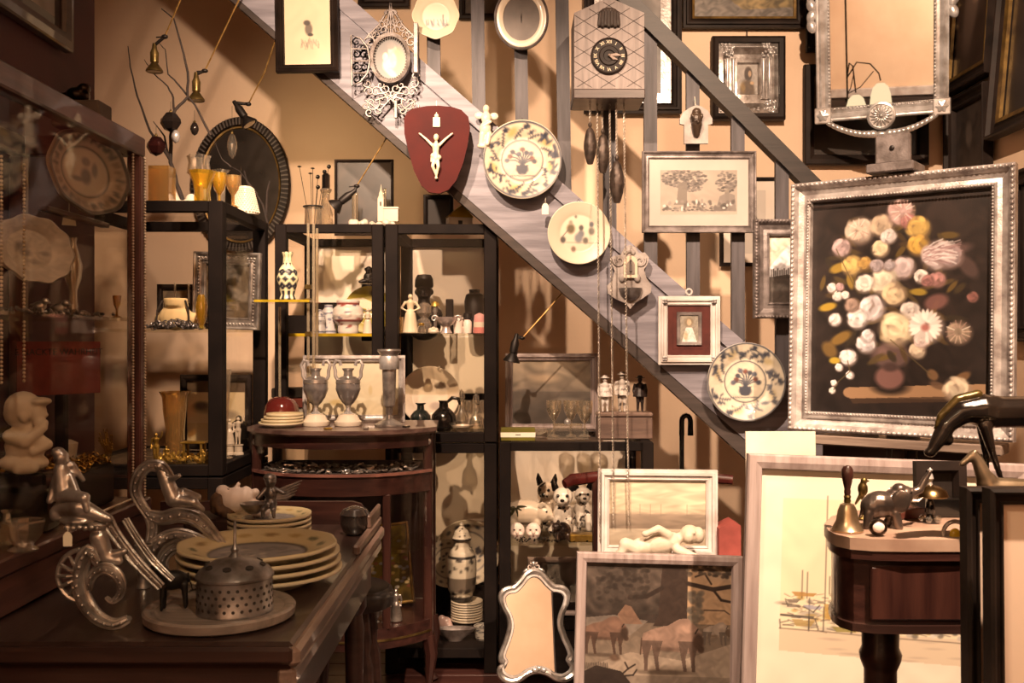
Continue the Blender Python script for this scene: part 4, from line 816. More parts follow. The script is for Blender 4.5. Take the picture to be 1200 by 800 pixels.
framed('harbour_watercolour', 'large harbour watercolour with wide cream mat in a limed wood frame on the floor', 'painting', (862, 538, 1196, 955), 2.72, .042, M_ltwz, cv, M_print, P_FLAT, .03, roll=2.2, tilt=2)
for i, (x0, y0, x1, Y, lab) in enumerate(((1130, 571, 1300, 1.66, 'rearmost of the two narrow grey-framed prints at the lower right edge'), (1157, 572, 1330, 1.58, 'foremost of the two narrow grey-framed prints at the lower right edge'))):
    cv = Canvas((0, 0, 60, 140), '#e8c8aa', .6); cv.line([(18, 14), (18, 140)], 1.4, '#4a3c32')
    framed('grey_framed_print', lab, 'picture', (x0, y0, x1, 400+1.3*F/Y-1), Y, .026, M_dkf, cv, M_print, [(0, 0), (0, -.9), (.2, -1), (.36, -.9), (.4, -.55), (.8, -.5), (.86, -.65), (1, -.6), (1, 0)], .03, tilt=1)
# ------------------------------------------------------------------ chair under the shore picture
t = thing('side_chair', 'dark red wooden chair carrying the shore picture and the plaster baby', 'chair', (.53, 3.70, 0))
ob('seat', B().box(-.27, -.2, .455, .27, .16, .49, .01), M_mahogx, t)
for sx in (-1, 1):
    ob('leg', B().tube([(sx*.25, -.18, 0), (sx*.25, -.18, .455)], [.014, .02], 8), M_mahog, t)
    ob('leg', B().tube([(sx*.2, .175, 0), (sx*.2, .14, .46), (sx*.205, .165, .78)], [.015, .02, .016], 8), M_mahog, t)
ob('crest_rail', B().tube([(-.33, .10, .755), (-.30, .125, .768), (-.2, .165, .775), (0, .172, .778), (.2, .165, .775), (.32, .13, .768)], [.018, .024, .022, .02, .022, .018], 10, flat=.7), pm('dark_red_varnish', '#4e1c16', '#38120e', .25, coat=.5), t)
ob('splat', B().box(-.05, .158, .49, .05, .172, .765, .004), M_mahog, t)
# ------------------------------------------------------------------ glass wall case on the table
cX, c0, c1, zb, zt_ = -.965, 1.25, 2.60, .895, 1.83
t = thing('glass_case', 'long glazed showcase with red-brown wooden frame and beaded edges at the left', 'display case', (cX, c1, .782))
M_cw = wood('red_brown_frame', '#5c362c', '#40231c', .4, 4, 1, .3); M_cwz = wood('red_brown_post', '#6a3f38', '#4a2a24', .4, 4, 2, .3)
z = lambda v: v-.782
ob('base_box', B().box(-.33, c0-c1, 0, .012, 0, z(.86), .004).box(-.335, c0-c1, z(.862), .022, .006, z(zb), .004), M_cw, t)
ob('top_rail', B().box(-.035, c0-c1, z(zt_-.05), .008, 0, z(zt_), .004), M_cw, t)
ob('top_rail', B().box(-.33, c0-c1, z(zt_-.05), -.29, 0, z(zt_), .004), M_cw, t)
ob('end_rail', B().box(-.29, -.04, z(zt_-.05), -.035, 0, z(zt_), .004), M_cw, t)
ob('end_rail', B().box(-.29, c0-c1, z(zt_-.05), -.035, c0-c1+.04, z(zt_), .004), M_cw, t)
for x in (-.01, -.315): ob('corner_post', B().box(x-.018, -.035, z(zb), x+.018, .002, z(zt_-.05), .004), M_cwz, t)
for x in (-.01, -.315): ob('corner_post', B().box(x-.018, c0-c1, z(zb), x+.018, c0-c1+.035, z(zt_-.05), .004), M_cwz, t)
ob('front_glass', B().box(-.006, c0-c1+.03, z(zb), -.003, -.03, z(zt_-.05)), M_caseg, t, smooth=0)
ob('end_glass', B().box(-.3, -.018, z(zb), -.03, -.015, z(zt_-.05)), M_pane, t, smooth=0)
ob('glass_top', B().box(-.3, c0-c1+.02, z(zt_-.01), -.03, -.03, z(zt_-.005)), M_pane, t, smooth=0)
ob('glass_shelf', B().box(-.3, c0-c1+.04, z(1.352), -.02, -.04, z(1.36)), M_shelfg, t, smooth=0)
M_bead = pm('pearl_beading', '#e0cdb0', '#b89c78', .3, .5, 40)
def beadline(p, q, r=.0035, sp_=.0078):
    p, q = Vector(p), Vector(q); n = int((q-p).length/sp_); b = B()
    for i in range(n+1): b.ell(p.lerp(q, i/n), r, n=6, m=4)
    ob('beaded_edge', b, M_bead, t, smooth=60)
for y_ in (-.012, -.07): beadline((.011 if y_ > -.05 else .002, y_, z(zb)+.005), (.011 if y_ > -.05 else .002, y_, z(zt_)-.055))
beadline((.002, -.35, z(zb)+.006), (.002, -.03, z(zb)+.006)); 
for y_ in (2.03-c1, 1.94-c1, 1.90-c1): beadline((-.03, y_, z(1.37)), (-.03, y_, z(1.66))); beadline((-.03, y_, z(1.22)), (-.03, y_, z(1.34)))
# ------------------------------------------------------------------ writing table, lower left
t = thing('side_table', 'dark wooden table with raised back gallery, laden with plates and silver', 'table', (-.38, 1.72, 0))
tl = 1.14; ob('table_top', B().box(-1.3+.38+.015, 0, .742, 0, tl, .78, .006), M_darky, t)
ob('edge_moulding', B().box(-.012, -.006, .738, .014, tl, .772, .008).box(-.03, 0, .70, .006, tl, .736, .008), wood('worn_edge', '#8a6e5e', '#5c4438', .3, 3, 1, .4), t)
ob('front_moulding', B().box(-.905, -.012, .744, .002, .02, .774, .006).box(-.905, .004, .70, 0, .03, .74, .006), M_darkw, t)
ob('apron', B().box(-.89, .02, .60, -.02, .05, .742, .004).box(-.05, .05, .60, -.02, tl-.03, .742, .004), M_darkw, t)
gp = [(-.62, .78), (-.02, .78), (-.018, .80), (-.035, .815), (-.05, .838), (-.075, .845), (-.62, .845)]
ob('back_gallery', B().prism(gp, tl-.03, tl-.012), M_mahogx, t)
ob('side_gallery', B().box(-.012, tl-.42, .774, .006, tl, .80, .005).box(-.009, tl-.2, .80, .003, tl, .835, .005), MATS['worn_edge'], t)
for x in (-.85, -.06):
    for y_ in (.06, tl-.08): ob('leg', B().at((x, y_, 0)).lathe([(.016, 0), (.02, .02), (.014, .06), (.024, .3), (.028, .5), (.022, .54), (.034, .56), (.034, .742)], 16), M_darkw, t)
# ------------------------------------------------------------------ bow-fronted vitrine table
vx, vy = -.605, 3.84
t = thing('bow_front_vitrine', 'mahogany bow-fronted glazed cabinet with a jewellery tray under its top', 'cabinet', (vx, vy, 0))
def bow(off=0, n=22):
    hw_ = .315+off; pts = [(hw_-.015, .0+min(off, 0)), (hw_, -.30)]
    for i in range(1, n): u = 1-2*i/n; pts.append((hw_*u, -.30-(.155+off)*(1-abs(u)**2.6)))
    return pts+[(-hw_, -.30), (-hw_+.015, .0+min(off, 0))]
def bowrail(z0, z1, th, off=0):
    o_, i_ = bow(off), bow(off-th); n = len(o_); b = B(); vs = []; fs = []
    for P_, zz in ((o_, z0), (o_, z1), (i_, z1), (i_, z0)): vs += [(x, y_, zz) for x, y_ in P_]
    for j in range(4):
        for i in range(n-1): fs.append([j*n+i, j*n+i+1, ((j+1) % 4)*n+i+1, ((j+1) % 4)*n+i])
    fs += [[0, n, 2*n, 3*n], [n-1, 2*n-1, 3*n-1, 4*n-1]]
    return b.add(vs, fs)
ob('top', B().slab(bow(.022), .982, .997).slab(bow(.014), .974, .982), wood('worn_mahogany_top', '#6e5448', '#46302a', .35, 3, 0, .4), t)
ob('upper_rail', bowrail(.932, .974, .022), M_mahogx, t); ob('middle_rail', bowrail(.772, .842, .024), M_mahogx, t)
ob('middle_bead', bowrail(.838, .848, .008, .006), wood('pale_bead_wood', '#8a5a4a', '#5c3830', .3, 3, 0, .4), t)  # bead in a paler wood tone than the rails
ob('bottom_rail', bowrail(.245, .315, .024), M_mahogx, t); ob('brass_band', bowrail(.272, .279, .004, .003), M_brass, t)
ob('tray_glass', bowrail(.845, .934, .003, -.008), M_pane, t); ob('door_glass', bowrail(.315, .772, .003, -.010), M_pane, t)
ob('tray_floor', B().slab(bow(-.004), .835, .844), pm('dark_velvet', '#3a2c28', '#2a1e1b', .95), t); ob('bottom_board', B().slab(bow(-.004), .30, .312), M_mahogx, t); ob('inner_shelf', B().slab(bow(-.03), .56, .566), M_shelfg, t)
ob('back_board', B().box(-.30, -.012, .315, .30, -.002, .77), M_darkw, t)
for sx in (-1, 1):
    for x, y_ in ((.305, -.285), (.295, -.02)):
        p = ob('corner_post', B().box(sx*x-.017, y_-.017, .245, sx*x+.017, y_+.017, .975, .006), M_mahog, t)
        if y_ < -.1: ob('brass_rosette', B().at((sx*x, y_-.017, .945), (pi/2, 0, 0)).lathe([(.013, 0), (.012, .004), (.006, .006), (.005, .004), (.0001, .007)], 16), M_silver, p)
        ob('leg', B().tube([(sx*x, y_, .25), (sx*(x+.012), y_-.008, .19), (sx*(x+.004), y_, .09), (sx*(x+.002), y_, .03), (sx*(x+.016), y_-.012, 0.006)], [.026, .024, .013, .011, .018], 8), M_mahog, t)
for u in (-.6, .56):
    x = .31*u; y_ = -.30-.15*(1-abs(u)**2.6); ob('door_stile', B().box(x-.014, y_-.006, .31, x+.014, y_+.018, .775, .004), M_mahog, t)
# ------------------------------------------------------------------ stool
t = thing('round_stool', 'black round-seated stool standing between table and bow-fronted cabinet', 'stool', (-.51, 3.03, 0))
ob('seat', B().lathe([(.12, .565), (.148, .572), (.152, .60), (.146, .622), (.135, .632), (.12, .628), (.0001, .622)], 40), pm('black_stool_lacquer', '#1c1411', '#120d0a', .3, coat=.3), t)
for i in range(4):
    a = pi/4+i*pi/2; ob('leg', B().tube([(cos(a)*.09, sin(a)*.09, .57), (cos(a)*.1, sin(a)*.1, .46), (cos(a)*.105, sin(a)*.105, .42), (cos(a)*.11, sin(a)*.11, .38), (cos(a)*.14, sin(a)*.14, 0)], [.02, .022, .014, .021, .014], 10), M_darkw, t)
ob('stretcher', B().ring((0, 0, .2), .122, .008, 32, 8, 'z'), M_darkw, t)
t.scale = (1, 1, .88)
# ------------------------------------------------------------------ pedestal table, lower right
pY = 2.1; t = thing('pedestal_table', 'small mahogany half-round table on a turned pillar, bearing a stone slab', 'table', (.80, pY, 0))
ol = [(.20, .20), (.20, -.118), (.16, -.12), (.06, -.124), (-.02, -.125), (-.08, -.12), (-.115, -.105), (-.13, -.08), (-.132, -.04), (-.12, .02), (-.08, .1), (-.02, .16), (.06, .2)]
ob('top', B().slab([(x*1.09, y_*1.14) for x, y_ in ol], .868, .886), M_mahogx, t)
ob('drawer_case', B().slab(ol, .735, .868), M_mahogx, t); ob('lower_moulding', B().slab([(x*1.05, y_*1.08) for x, y_ in ol], .722, .738), M_darkw, t)
ob('drawer_front', B().box(-.09, -.131, .748, .19, -.12, .855, .003), M_mahog, t)
ob('pillar', B().at((-.012, .03, 0)).lathe([(.06, 0), (.05, .05), (.035, .1), (.034, .60), (.042, .62), (.044, .634), (.038, .648), (.040, .735)], 28), M_darkw, t)
for i in range(3):
    a = pi/2+2*pi*i/3+.5; ob('foot', B().tube([(-.012+cos(a)*.03, .03+sin(a)*.03, .14), (-.012+cos(a)*.12, .03+sin(a)*.12, .1), (-.012+cos(a)*.22, .03+sin(a)*.22, .02)], [.024, .02, .016], 8), M_darkw, t)
M_stone = pm('tan_marble', '#a88a72', '#8a6c58', .4, 0, 9, bump=.1)
tag(ob('stone_slab', B().slab([(x*1.12, y_*1.16) for x, y_ in ol], 0, .024), M_stone, None, (.80, pY, .887)), 'tan marble slab with a rounded corner on the pedestal table', 'stone slab')
# ------------------------------------------------------------------ dark box and boards behind the pedestal table
t = thing('plinth', 'tall dark stand hidden behind the grey-framed prints, bearing both horses', 'plinth', (1.20, 1.84, 0))
ob('column', B().box(-.26, -.095, .0, .26, .095, .97, .004), M_black, t); ob('cap', B().box(-.28, -.1, .97, .28, .1, .995, .004), M_black, t)
t = thing('framed_black_picture', 'black framed panel leaning behind the brass bell stand', 'picture', (.975, 2.275, .912), (rad(-3), 0, 0))
bw_, bh_ = .115, .115
ob('frame', B().rect(bw_, bh_, [(0, 0), (0, -.02), (.02, -.024), (.028, -.01), (.028, 0)]), M_dkf, t, smooth=25); ob('panel', B().box(-bw_/2+.01, -.006, .01, bw_/2-.01, .002, bh_-.01), pm('black_panel', '#1c1613', '#2e2620', .3, 0, 30, coat=.4), t)
X_board = W(876, 744, 2.98).x
tag(ob('cream_board', B().box(0, 0, 0, S(82, 3.0), .008, 1.03, .001), M_paper, None, (X_board, 2.95, 0), (rad(-3), 0, 0)), 'plain cream mount board showing just above the harbour watercolour', 'board')
# ------------------------------------------------------------------ small things
def X(px, Y): return (px-600)/F*Y
def cup(pr, th=.09):
    """open vessel: outer profile then inner wall back down"""
    R = max(r for r, _ in pr); t = R*th; z0 = pr[0][1]
    return pr+[(max(r-t, .0005), z) for r, z in pr[::-1] if z > z0+t*1.5]+[(.0003, z0+t*1.5)]
def V(name, label, cat, px, Y, z, pr, mat, open_=False, n=24, fn=None, parts=(), group=None, sx=1, sy=1, x=None):
    """turned vessel, profile in photograph pixels at distance Y; parts = (name, profile, material)"""
    k = S(1, Y); p = [(max(r, .02)*k, h*k) for r, h in pr]
    if open_: p = cup(p)
    L = (X(px, Y) if x is None else x, Y, z)
    if not parts: return tag(ob(name, B().lathe(p, n, fn=fn, sx=sx, sy=sy), mat, None, L), label, cat, group)
    t = thing(name, label, cat, L, group=group); ob('body', B().lathe(p, n, fn=fn, sx=sx, sy=sy), mat, t)
    for q in parts:
        if callable(q[1]): ob(q[0], q[1](B(), k), q[2], t, smooth=50)
        else: ob(q[0], B().lathe([(max(r, .02)*k, h*k) for r, h in q[1]], n), q[2], t)
    return t
def vcl(pr, cv, n=40, m=48):
    """turned mesh coloured from a canvas (u round, v down)"""
    pr = [(max(r, 2e-4), z) for r, z in pr]; d = [0]
    for a, c in zip(pr, pr[1:]): d.append(d[-1]+math.hypot(a[0]-c[0], a[1]-c[1]))
    s = np.linspace(0, d[-1], m); rr = np.interp(s, d, [p[0] for p in pr]); zz = np.interp(s, d, [p[1] for p in pr])
    b = B().lathe(list(zip(rr, zz)), n); me = mesh('decorated', b, 60); zmin, zmax = min(zz), max(zz); co_ = np.array(b.v)
    u = (np.arctan2(co_[:, 1], co_[:, 0])/(2*pi)) % 1; v = 1-(co_[:, 2]-zmin)/(zmax-zmin); setcol(me, cv.at(u, v)); me.materials.append(M_glaze); return me
def bluewhite(seed, ground='#e9dcc4', ink='#34333c', dens=60, bands=((.06, .05), (.3, .03), (.92, .06)), acc=None):
    c = Canvas((0, 0, 80, 60), ground, 1.6); q = random.Random(seed)
    for i in range(dens):
        x, y_ = q.uniform(0, 80), q.uniform(3, 57); L = q.uniform(1.2, 4.2)
        for dx in (-80, 0, 80): c.ell(x+dx, y_, L, L*q.uniform(.35, .9), acc if acc and q.random() < .3 else ink, .9, .35, q.random()*3)
    for y_, w_ in bands: c.poly([(0, 60*(y_-w_/2)), (80, 60*(y_-w_/2)), (80, 60*(y_+w_/2)), (0, 60*(y_+w_/2))], ink)
    return c
def person(b, h, pose='stand', skirt=False, at=(0, 0, 0), arms='down', face=0):
    """small human figure of height h standing at the point"""
    b.at(at, (0, 0, face)); e = lambda *a: b.ell(*a, n=10, m=8)
    hd = h*.062; e((0, 0, h*.93), (hd*.85, hd*.95, hd*1.15)); e((0, -hd*.9, h*.925), (hd*.22, hd*.3, hd*.3)); b.cap((0, 0, h*.82), (0, 0, h*.88), h*.03)
    b.cap((0, 0, h*.78), (0, 0, h*.6), h*.085, h*.062); e((0, 0, h*.79), (h*.11, h*.06, h*.045))
    if skirt: b.lathe([(h*.06, h*.62), (h*.11, h*.5), (h*.15, h*.2), (h*.17, .02*h), (h*.15, 0)][::-1], 14)
    else:
        sp_ = .05 if pose == 'stand' else .11
        for s in (-1, 1): b.cap((s*h*.045, 0, h*.54), (s*h*sp_*.9, -h*.02, h*.28), h*.055, h*.04).cap((s*h*sp_*.9, -h*.02, h*.28), (s*h*sp_, .0, h*.04), h*.038, h*.026).ell((s*h*sp_, -h*.03, h*.022), (h*.028, h*.055, h*.022), n=8, m=6)
        b.cap((0, 0, h*.6), (0, 0, h*.52), h*.07, h*.075)
    for s in (-1, 1):
        sh = (s*h*.11, 0, h*.79)
        if arms == 'hips': el, hn = (s*h*.19, 0, h*.64), (s*h*.09, -h*.05, h*.58)
        elif arms == 'front': el, hn = (s*h*.14, -h*.04, h*.63), (s*h*.02, -h*.12, h*.62)
        elif arms == 'up' and s > 0: el, hn = (h*.17, -h*.04, h*.9), (h*.2, -h*.06, h*1.03)
        else: el, hn = (s*h*.14, 0, h*.62), (s*h*.13, -h*.05, h*.47)
        b.cap(sh, el, h*.034, h*.027).cap(el, hn, h*.026, h*.018).ell(hn, h*.026, n=8, m=6)
    return b
def figure(name, label, px, Y, z, hpx, mat, vox=None, extra=None, group=None, wide=1.2, **kw):
    h = S(hpx, Y); b = person(B(), h, **kw); b.at()
    if extra: extra(b, h)
    o = tag(organic(name, b, mat, None, vox or max(.0011, h/75), 1, (X(px, Y), Y, z)), label, 'figurine', group); o.scale = (wide, wide, 1); return o
ZL = ZT+.001
# ================= top of the jewellery-bust cabinet
t = thing('square_vase', 'square gold glass vase with bare twigs on the left cabinet top', 'vase', (X(190, 3.42), 3.42, ZL)); k = S(1, 3.42)
ob('glass_body', B().box(-12*k, -12*k, 0, 12*k, 12*k, 3*k).box(-12*k, -12*k, 3*k, -10.5*k, 12*k, 47*k).box(10.5*k, -12*k, 3*k, 12*k, 12*k, 47*k).box(-10.5*k, -12*k, 3*k, 10.5*k, -10.5*k, 47*k).box(-10.5*k, 10.5*k, 3*k, 10.5*k, 12*k, 47*k), M_gglass, t, smooth=0)
bY = 3.5; t = thing('bare_branches', 'dark bare twigs in a pale plaster base hung with lantern ornaments', 'branches', (X(214, bY), bY, ZL)); g = rel(214, 400-(ZL-EYE)*F/bY, bY)
organic('plaster_base', B().ell(g(214, 242), (.04, .035, .022)).ell(g(224, 236), (.022, .02, .028)).cap(g(208, 240), g(203, 226), .02, .012).ell(g(200, 244), (.03, .03, .016)), M_plaster, t, .004, 3)
for ps, r in (([(215, 238, 0), (207, 215, 0), (200, 190, 0), (199, 160, .01), (204, 130, 0), (218, 112, .02), (220, 85, 0), (215, 55, -.02), (204, 22, 0), (187, 8, .02)], .0085), ([(200, 188, 0), (190, 170, -.02), (178, 155, -.02), (165, 115, -.03), (155, 80, -.02), (150, 54, 0)], .006), ([(197, 182, 0), (190, 158, .02), (176, 140, .03)], .005), ([(204, 130, 0), (200, 112, .03), (192, 98, .04), (175, 82, .03), (163, 65, .05)], .0045), ([(242, 155, .05), (225, 120, .03), (205, 95, .02), (195, 85, .02), (190, 55, .03), (186, 50, 0)], .0045), ([(262, 190, .1), (250, 180, .1), (243, 158, .08)], .003)):
    n = len(ps); P3 = [Vector(g(*p)) for p in ps]; sm_ = []
    for i in range(n-1):
        for q in (0, .33, .66):
            a, c = P3[i], P3[i+1]; sm_.append(a.lerp(c, q)+Vector((random.uniform(-1, 1), random.uniform(-1, 1), 0))*.0015)
    sm_.append(P3[-1]); ob('twig', B().tube(sm_, [r*(1-.75*i/(len(sm_)-1)) for i in range(len(sm_))], 7), M_twig, t)
t = thing('thin_twigs', 'thin dark twig standing before the round mirror', 'branches', (X(312, 3.95), 3.95, ZL)); g = rel(312, 400-(ZL-EYE)*F/3.95, 3.95)
for ps in ([(314, 264), (308, 240), (296, 220), (280, 200), (270, 195)], [(312, 252), (313, 225), (316, 212)], [(302, 228), (290, 214), (286, 200)]): ob('twig', B().tube([g(x, y_) for x, y_ in ps], [.005-.0007*i for i in range(len(ps))], 6), M_twig, t)
M_lant = pm('dark_faceted_glass', '#3a302a', '#221a16', .15, .6, 10)
def ornament(name, label, px, py, rx, rz, mat, n=6, top=12, Y=3.45):
    t = thing(name, label, 'ornament', W(px, py, Y)); k = S(1, Y)
    ob('body', B().lathe([(.02*k, -rz*k), (rx*.62*k, -rz*.72*k), (rx*k, -rz*.1*k), (rx*.92*k, rz*.3*k), (rx*.5*k, rz*.85*k), (.02*k, rz*k)], n), mat, t, smooth=0 if n < 9 else 40)
    ob('cap', B().lathe([(1.6*k, rz*.92*k), (1.8*k, rz*1.05*k), (.8*k, rz*1.2*k), (.1*k, rz*1.25*k)], 10), M_brass, t); ob('thread', B().tube([(0, 0, rz*k), (0, 0, (rz+top)*k)], .0008, 4), M_cord, t); return t
ornament('faceted_lantern', 'large dark faceted ornament high on the twigs', 200, 143, 12.5, 12, M_lant)
ornament('faceted_lantern', 'reddish dark faceted ornament above the square gold vase', 183, 171, 11.5, 12, pm('red_faceted_glass', '#4a2420', '#241614', .15, .5, 10))
ornament('silver_egg', 'pale pierced egg ornament hanging below the large dark one', 206, 160, 5.2, 8, M_silverb, 16, 10)
ornament('small_lantern', 'tiny dark oval ornament hanging alone right of the twigs', 228, 151, 5, 8, M_lant, 12, 14, 3.54)
ornament('glass_drop', 'clear glass drop ornament hanging before the round mirror', 272, 171, 6, 15, M_clear, 12, 32, 3.9)
V('fluted_vase', 'bright yellow fluted glass vase on the corner of the left cabinet', 'vase', 237, 3.33, ZL, [(9, 0), (9.5, 2), (9, 14), (11, 26), (15, 36), (15.5, 38)], M_yglass, True, 24, lambda a, z: 1+.06*cos(8*a))
V('spiked_bowl', 'clear spiky glass bowl standing behind the yellow fluted vase', 'bowl', 233, 3.55, ZL, [(7, 0), (5, 4), (5, 40), (13, 46), (11, 58), (13, 66)], M_clear, True, 24, lambda a, z: 1+.12*cos(6*a))
V('goblet', 'yellow stemmed goblet directly right of the fluted yellow vase', 'glass', 257, 3.46, ZL, [(7, 0), (6.5, 1), (1.6, 3), (1.5, 16), (6, 22), (8.5, 32), (8, 42)], M_yglass, True)
V('goblet', 'wide clear goblet with golden bowl near the beaded shade', 'glass', 273, 3.42, ZL, [(7, 0), (6, 1), (1.8, 3), (2, 14), (6, 20), (8.5, 28), (8.2, 37)], M_gglass, True)
V('crown_vase', 'small clear glass vase with crown-shaped rim behind the goblets', 'vase', 259, 3.62, ZL, [(6, 0), (4, 5), (5, 30), (3, 42), (10, 52)], M_clear, True, 24, lambda a, z: 1+.1*cos(5*a))
t = thing('beaded_shade', 'cream beaded cone lampshade on the left cabinet beside the round mirror', 'lampshade', (X(287, 3.62), 3.62, ZL)); k = S(1, 3.62)
ob('cone', B().lathe([(15*k, 0), (16*k, 3*k), (9*k, 32*k), (7*k, 33*k), (8*k, 31*k), (14*k, 3*k)], 28), M_cream, t); b = B()
for j in range(12):
    for i in range(26): a = 2*pi*(i+.5*(j % 2))/26; r = (16-7*j/12)*k; b.ell((r*cos(a), r*sin(a), (3+29*j/12)*k), 1.3*k, n=5, m=4)
ob('glass_beads', b, M_cream, t)['kind'] = 'stuff'
# round mirror on the back wall
t = thing('round_mirror', 'dark oval mirror in a black reeded frame behind the left cabinet', 'mirror', W(283, 217, 4.82)); rx, rz = S(58, 4.82), S(79, 4.82)
ob('frame', oval([(0, 0), (0, -.02), (.006, -.03), (.04, -.034), (.046, -.02), (.05, 0)]), M_dkf, t); b = B()
for i in range(88): a = 2*pi*i/88; b.at(((rx-.022)*cos(a), -.033, (rz-.022)*sin(a)), (0, -math.atan2((rz-.022)*sin(a)*(rx/rz), (rx-.022)*cos(a)), 0)).box(-.017, -.004, -.0035, .017, .004, .0035)
ob('reeding', b, pm('worn_reeding', '#5c5046', '#3a3029', .6), t, smooth=0); ob('gilt_slip', oval([(.046, -.008), (.046, -.024), (.054, -.022), (.056, -.008)]), M_gilf, t); ob('mirror_glass', oval([(.054, -.010), (rx-.002, -.010)]), M_dmirror, t)
# ================= wire-hung spot lamps
def wire_lamp(label, cable, px, py, Y, ang=0, mt=None):
    mt = mt or M_brass
    t = thing('spot_lamp', label, 'lamp', W(px, py, Y)); g = rel(px, py, Y); k = S(1, Y)
    M_ = Matrix.Rotation(ang, 4, 'Y')
    b = B(); b.m = M_; b.lathe([(3.6*k, -14*k), (4.6*k, -13*k), (5*k, -2*k), (3*k, 3*k), (2.2*k, 9*k), (.05*k, 10*k)], 16); ob('socket', b, mt, t)
    b = B(); b.m = M_; b.lathe([(3.8*k, -14*k), (9.5*k, -22*k), (10*k, -24*k), (9*k, -24.5*k), (8*k, -23*k), (3*k, -15*k)], 20); ob('reflector', b, mt, t)
    b = B(); b.m = M_; b.lathe([(.05*k, -16*k), (7.6*k, -22*k), (7.8*k, -24*k), (.05*k, -24.4*k)], 16); ob('bulb', b, pm('frosted_bulb', '#d8c08c', '#b89a5c', .2), t)
    c = g(*cable[0]); ob('clamp', B().tube([M_ @ Vector((0, 0, 7*k)), Vector(c)], .006, 6).ell(c, (.012, .01, .008)).tube([Vector(c)+Vector((-.03, 0, -.002)), Vector(c)], .0025, 5), M_iron, t)
    ob('cable', B().tube([g(x, y_) for x, y_ in cable], .0028, 5), M_goldcord, t); return t
wire_lamp('leftmost brass spot lamp hanging from a slanting cable above the twigs', [(193, 43), (220, -20), (260, -110)], 181, 60, 3.5)
wire_lamp('brass spot lamp on a slanting cable over the oval mirror', [(240, 83), (278, 4), (300, -40)], 230, 94, 3.7)
wire_lamp('small black spot lamp clipped at the top of the oval mirror', [(291, 122), (310, 85), (325, 40)], 279, 126, 3.9, -.6, M_iron)
l = bpy.data.lights.new('lamp_beam', 'SPOT'); l.energy = 17; l.color = (1, .68, .36); l.spot_size = rad(120); l.spot_blend = .9; l.shadow_soft_size = .03
lb = bpy.data.objects.new('lamp_beam', l); COL.objects.link(lb); lb.location = W(290, 150, 3.95); lb.rotation_euler = (Vector((-.62, 4.85, 2.0))-lb.location).to_track_quat('-Z', 'Y').to_euler()
wire_lamp('dark spot lamp on a taut cable before the black panel on the cabinets', [(418, 218), (452, 163), (462, 150)], 410, 228, 3.95, .9, M_iron)
wire_lamp('little spot lamp on a thin cable above the seascape under the stair', [(612, 396), (640, 365), (663, 338)], 604, 400, 4.05, .2, M_iron)
# ================= inside the jewellery-bust cabinet
zs = 1.343; t = thing('jewellery_bust', 'cream neck display bust with black cords on the glass shelf', 'jewellery stand', (X(206, 3.42), 3.42, zs)); k = S(1, 3.42)
organic('bust', B().ell((0, 0, 14*k), (20*k, 11*k, 16*k)).ell((0, 2*k, 27*k), (15*k, 10*k, 8*k)).cap((-20*k, 5*k, 12*k), (-24*k, 8*k, 10*k), 8*k, 4*k).cap((20*k, 5*k, 12*k), (24*k, 8*k, 10*k), 8*k, 4*k).lathe([(13*k, 26*k), (14*k, 34*k), (13.5*k, 36*k), (.1*k, 36*k)], 20), pm('cream_velour', '#e6c68e', '#d8b87e', .9), t, .005, 3)
for s in (-1, 1): ob('black_cord', B().tube([(s*13*k, -6*k, 33*k), (s*18*k, -10*k, 22*k), (s*19*k, -11*k, 8*k), (s*16*k, -13*k, 1*k)], 1.2*k, 6), M_cord, t)
for i, (px, lab) in enumerate(((205, 'left of two bead strings hanging above the jewellery bust'), (221, 'right of two bead strings hanging above the jewellery bust'))):
    b = B()
    for j in range(14): b.ell((0, 0, j*S(1.7, 3.6)), S(1.3, 3.6), n=6, m=4)
    tag(ob('bead_string', b, M_bead, None, (X(px, 3.6), 3.6, zs+S(32, 3.6))), lab, 'beads')
q = random.Random(12); b = B()
for i in range(150):
    px = q.uniform(172, 232); b.at((X(px, 3.33), q.uniform(3.305, 3.40), zs+q.uniform(.002, .012)+.02*q.random()*(1-abs(px-200)/34)), (q.random()*3, q.random()*3, 0))
    b.ell((0, 0, 0), (q.uniform(.003, .009), q.uniform(.003, .009), q.uniform(.002, .006)), n=6, m=4) if q.random() < .6 else b.ring((0, 0, 0), q.uniform(.006, .011), .0018, 10, 4)
tag(ob('jewellery_heap', b, M_pewter, None), 'tangle of dark rings and silver trinkets before the jewellery bust', 'jewellery', kind='stuff')
V('yellow_flask', 'slender yellow glass vase beside the cabinet post', 'vase', 236, 3.36, zs, [(5, 0), (3, 4), (6, 12), (7, 26), (5, 36), (3.5, 40)], M_yglass, True)
cv = Canvas((0, 0, 40, 60), '#4a3c2a', 1); cv.noise(.3, 8).ell(20, 25, 6, 16, '#6a5638', .7, .6).ell(26, 20, 3, 12, '#b09248', .6, .6)
framed('silver_frame_picture', 'dark picture in a wide embossed silver frame standing in the left cabinet', 'picture', (228, 303, 306, 393), 3.76, .046, M_silver, cv, M_oil, P_SCOOP, .03, loc=Vector((X(266, 3.76), 3.76, 1.345)), beads=((.022, .005, .012),), roll=1.5)
cv = Canvas((0, 0, 30, 26), '#6a5a44', 1); cv.noise(.2, 6); framed('small_dark_picture', 'small dark framed picture behind the jewellery bust', 'picture', (187, 331, 228, 384), 3.78, .02, M_dkf, cv, M_print, P_FLAT, .02, loc=Vector((X(206, 3.78), 3.78, 1.345)))
zf = .862+.048*.7+.001
V('ribbed_vase', 'tall ribbed amber glass vase at the bottom of the left cabinet', 'vase', 205, 3.5, zf, [(10, 0), (11, 3), (10.5, 30), (13, 55), (14, 70), (18, 76)], M_gglass, True, 28, lambda a, z: 1+.06*cos(7*a+z*40))
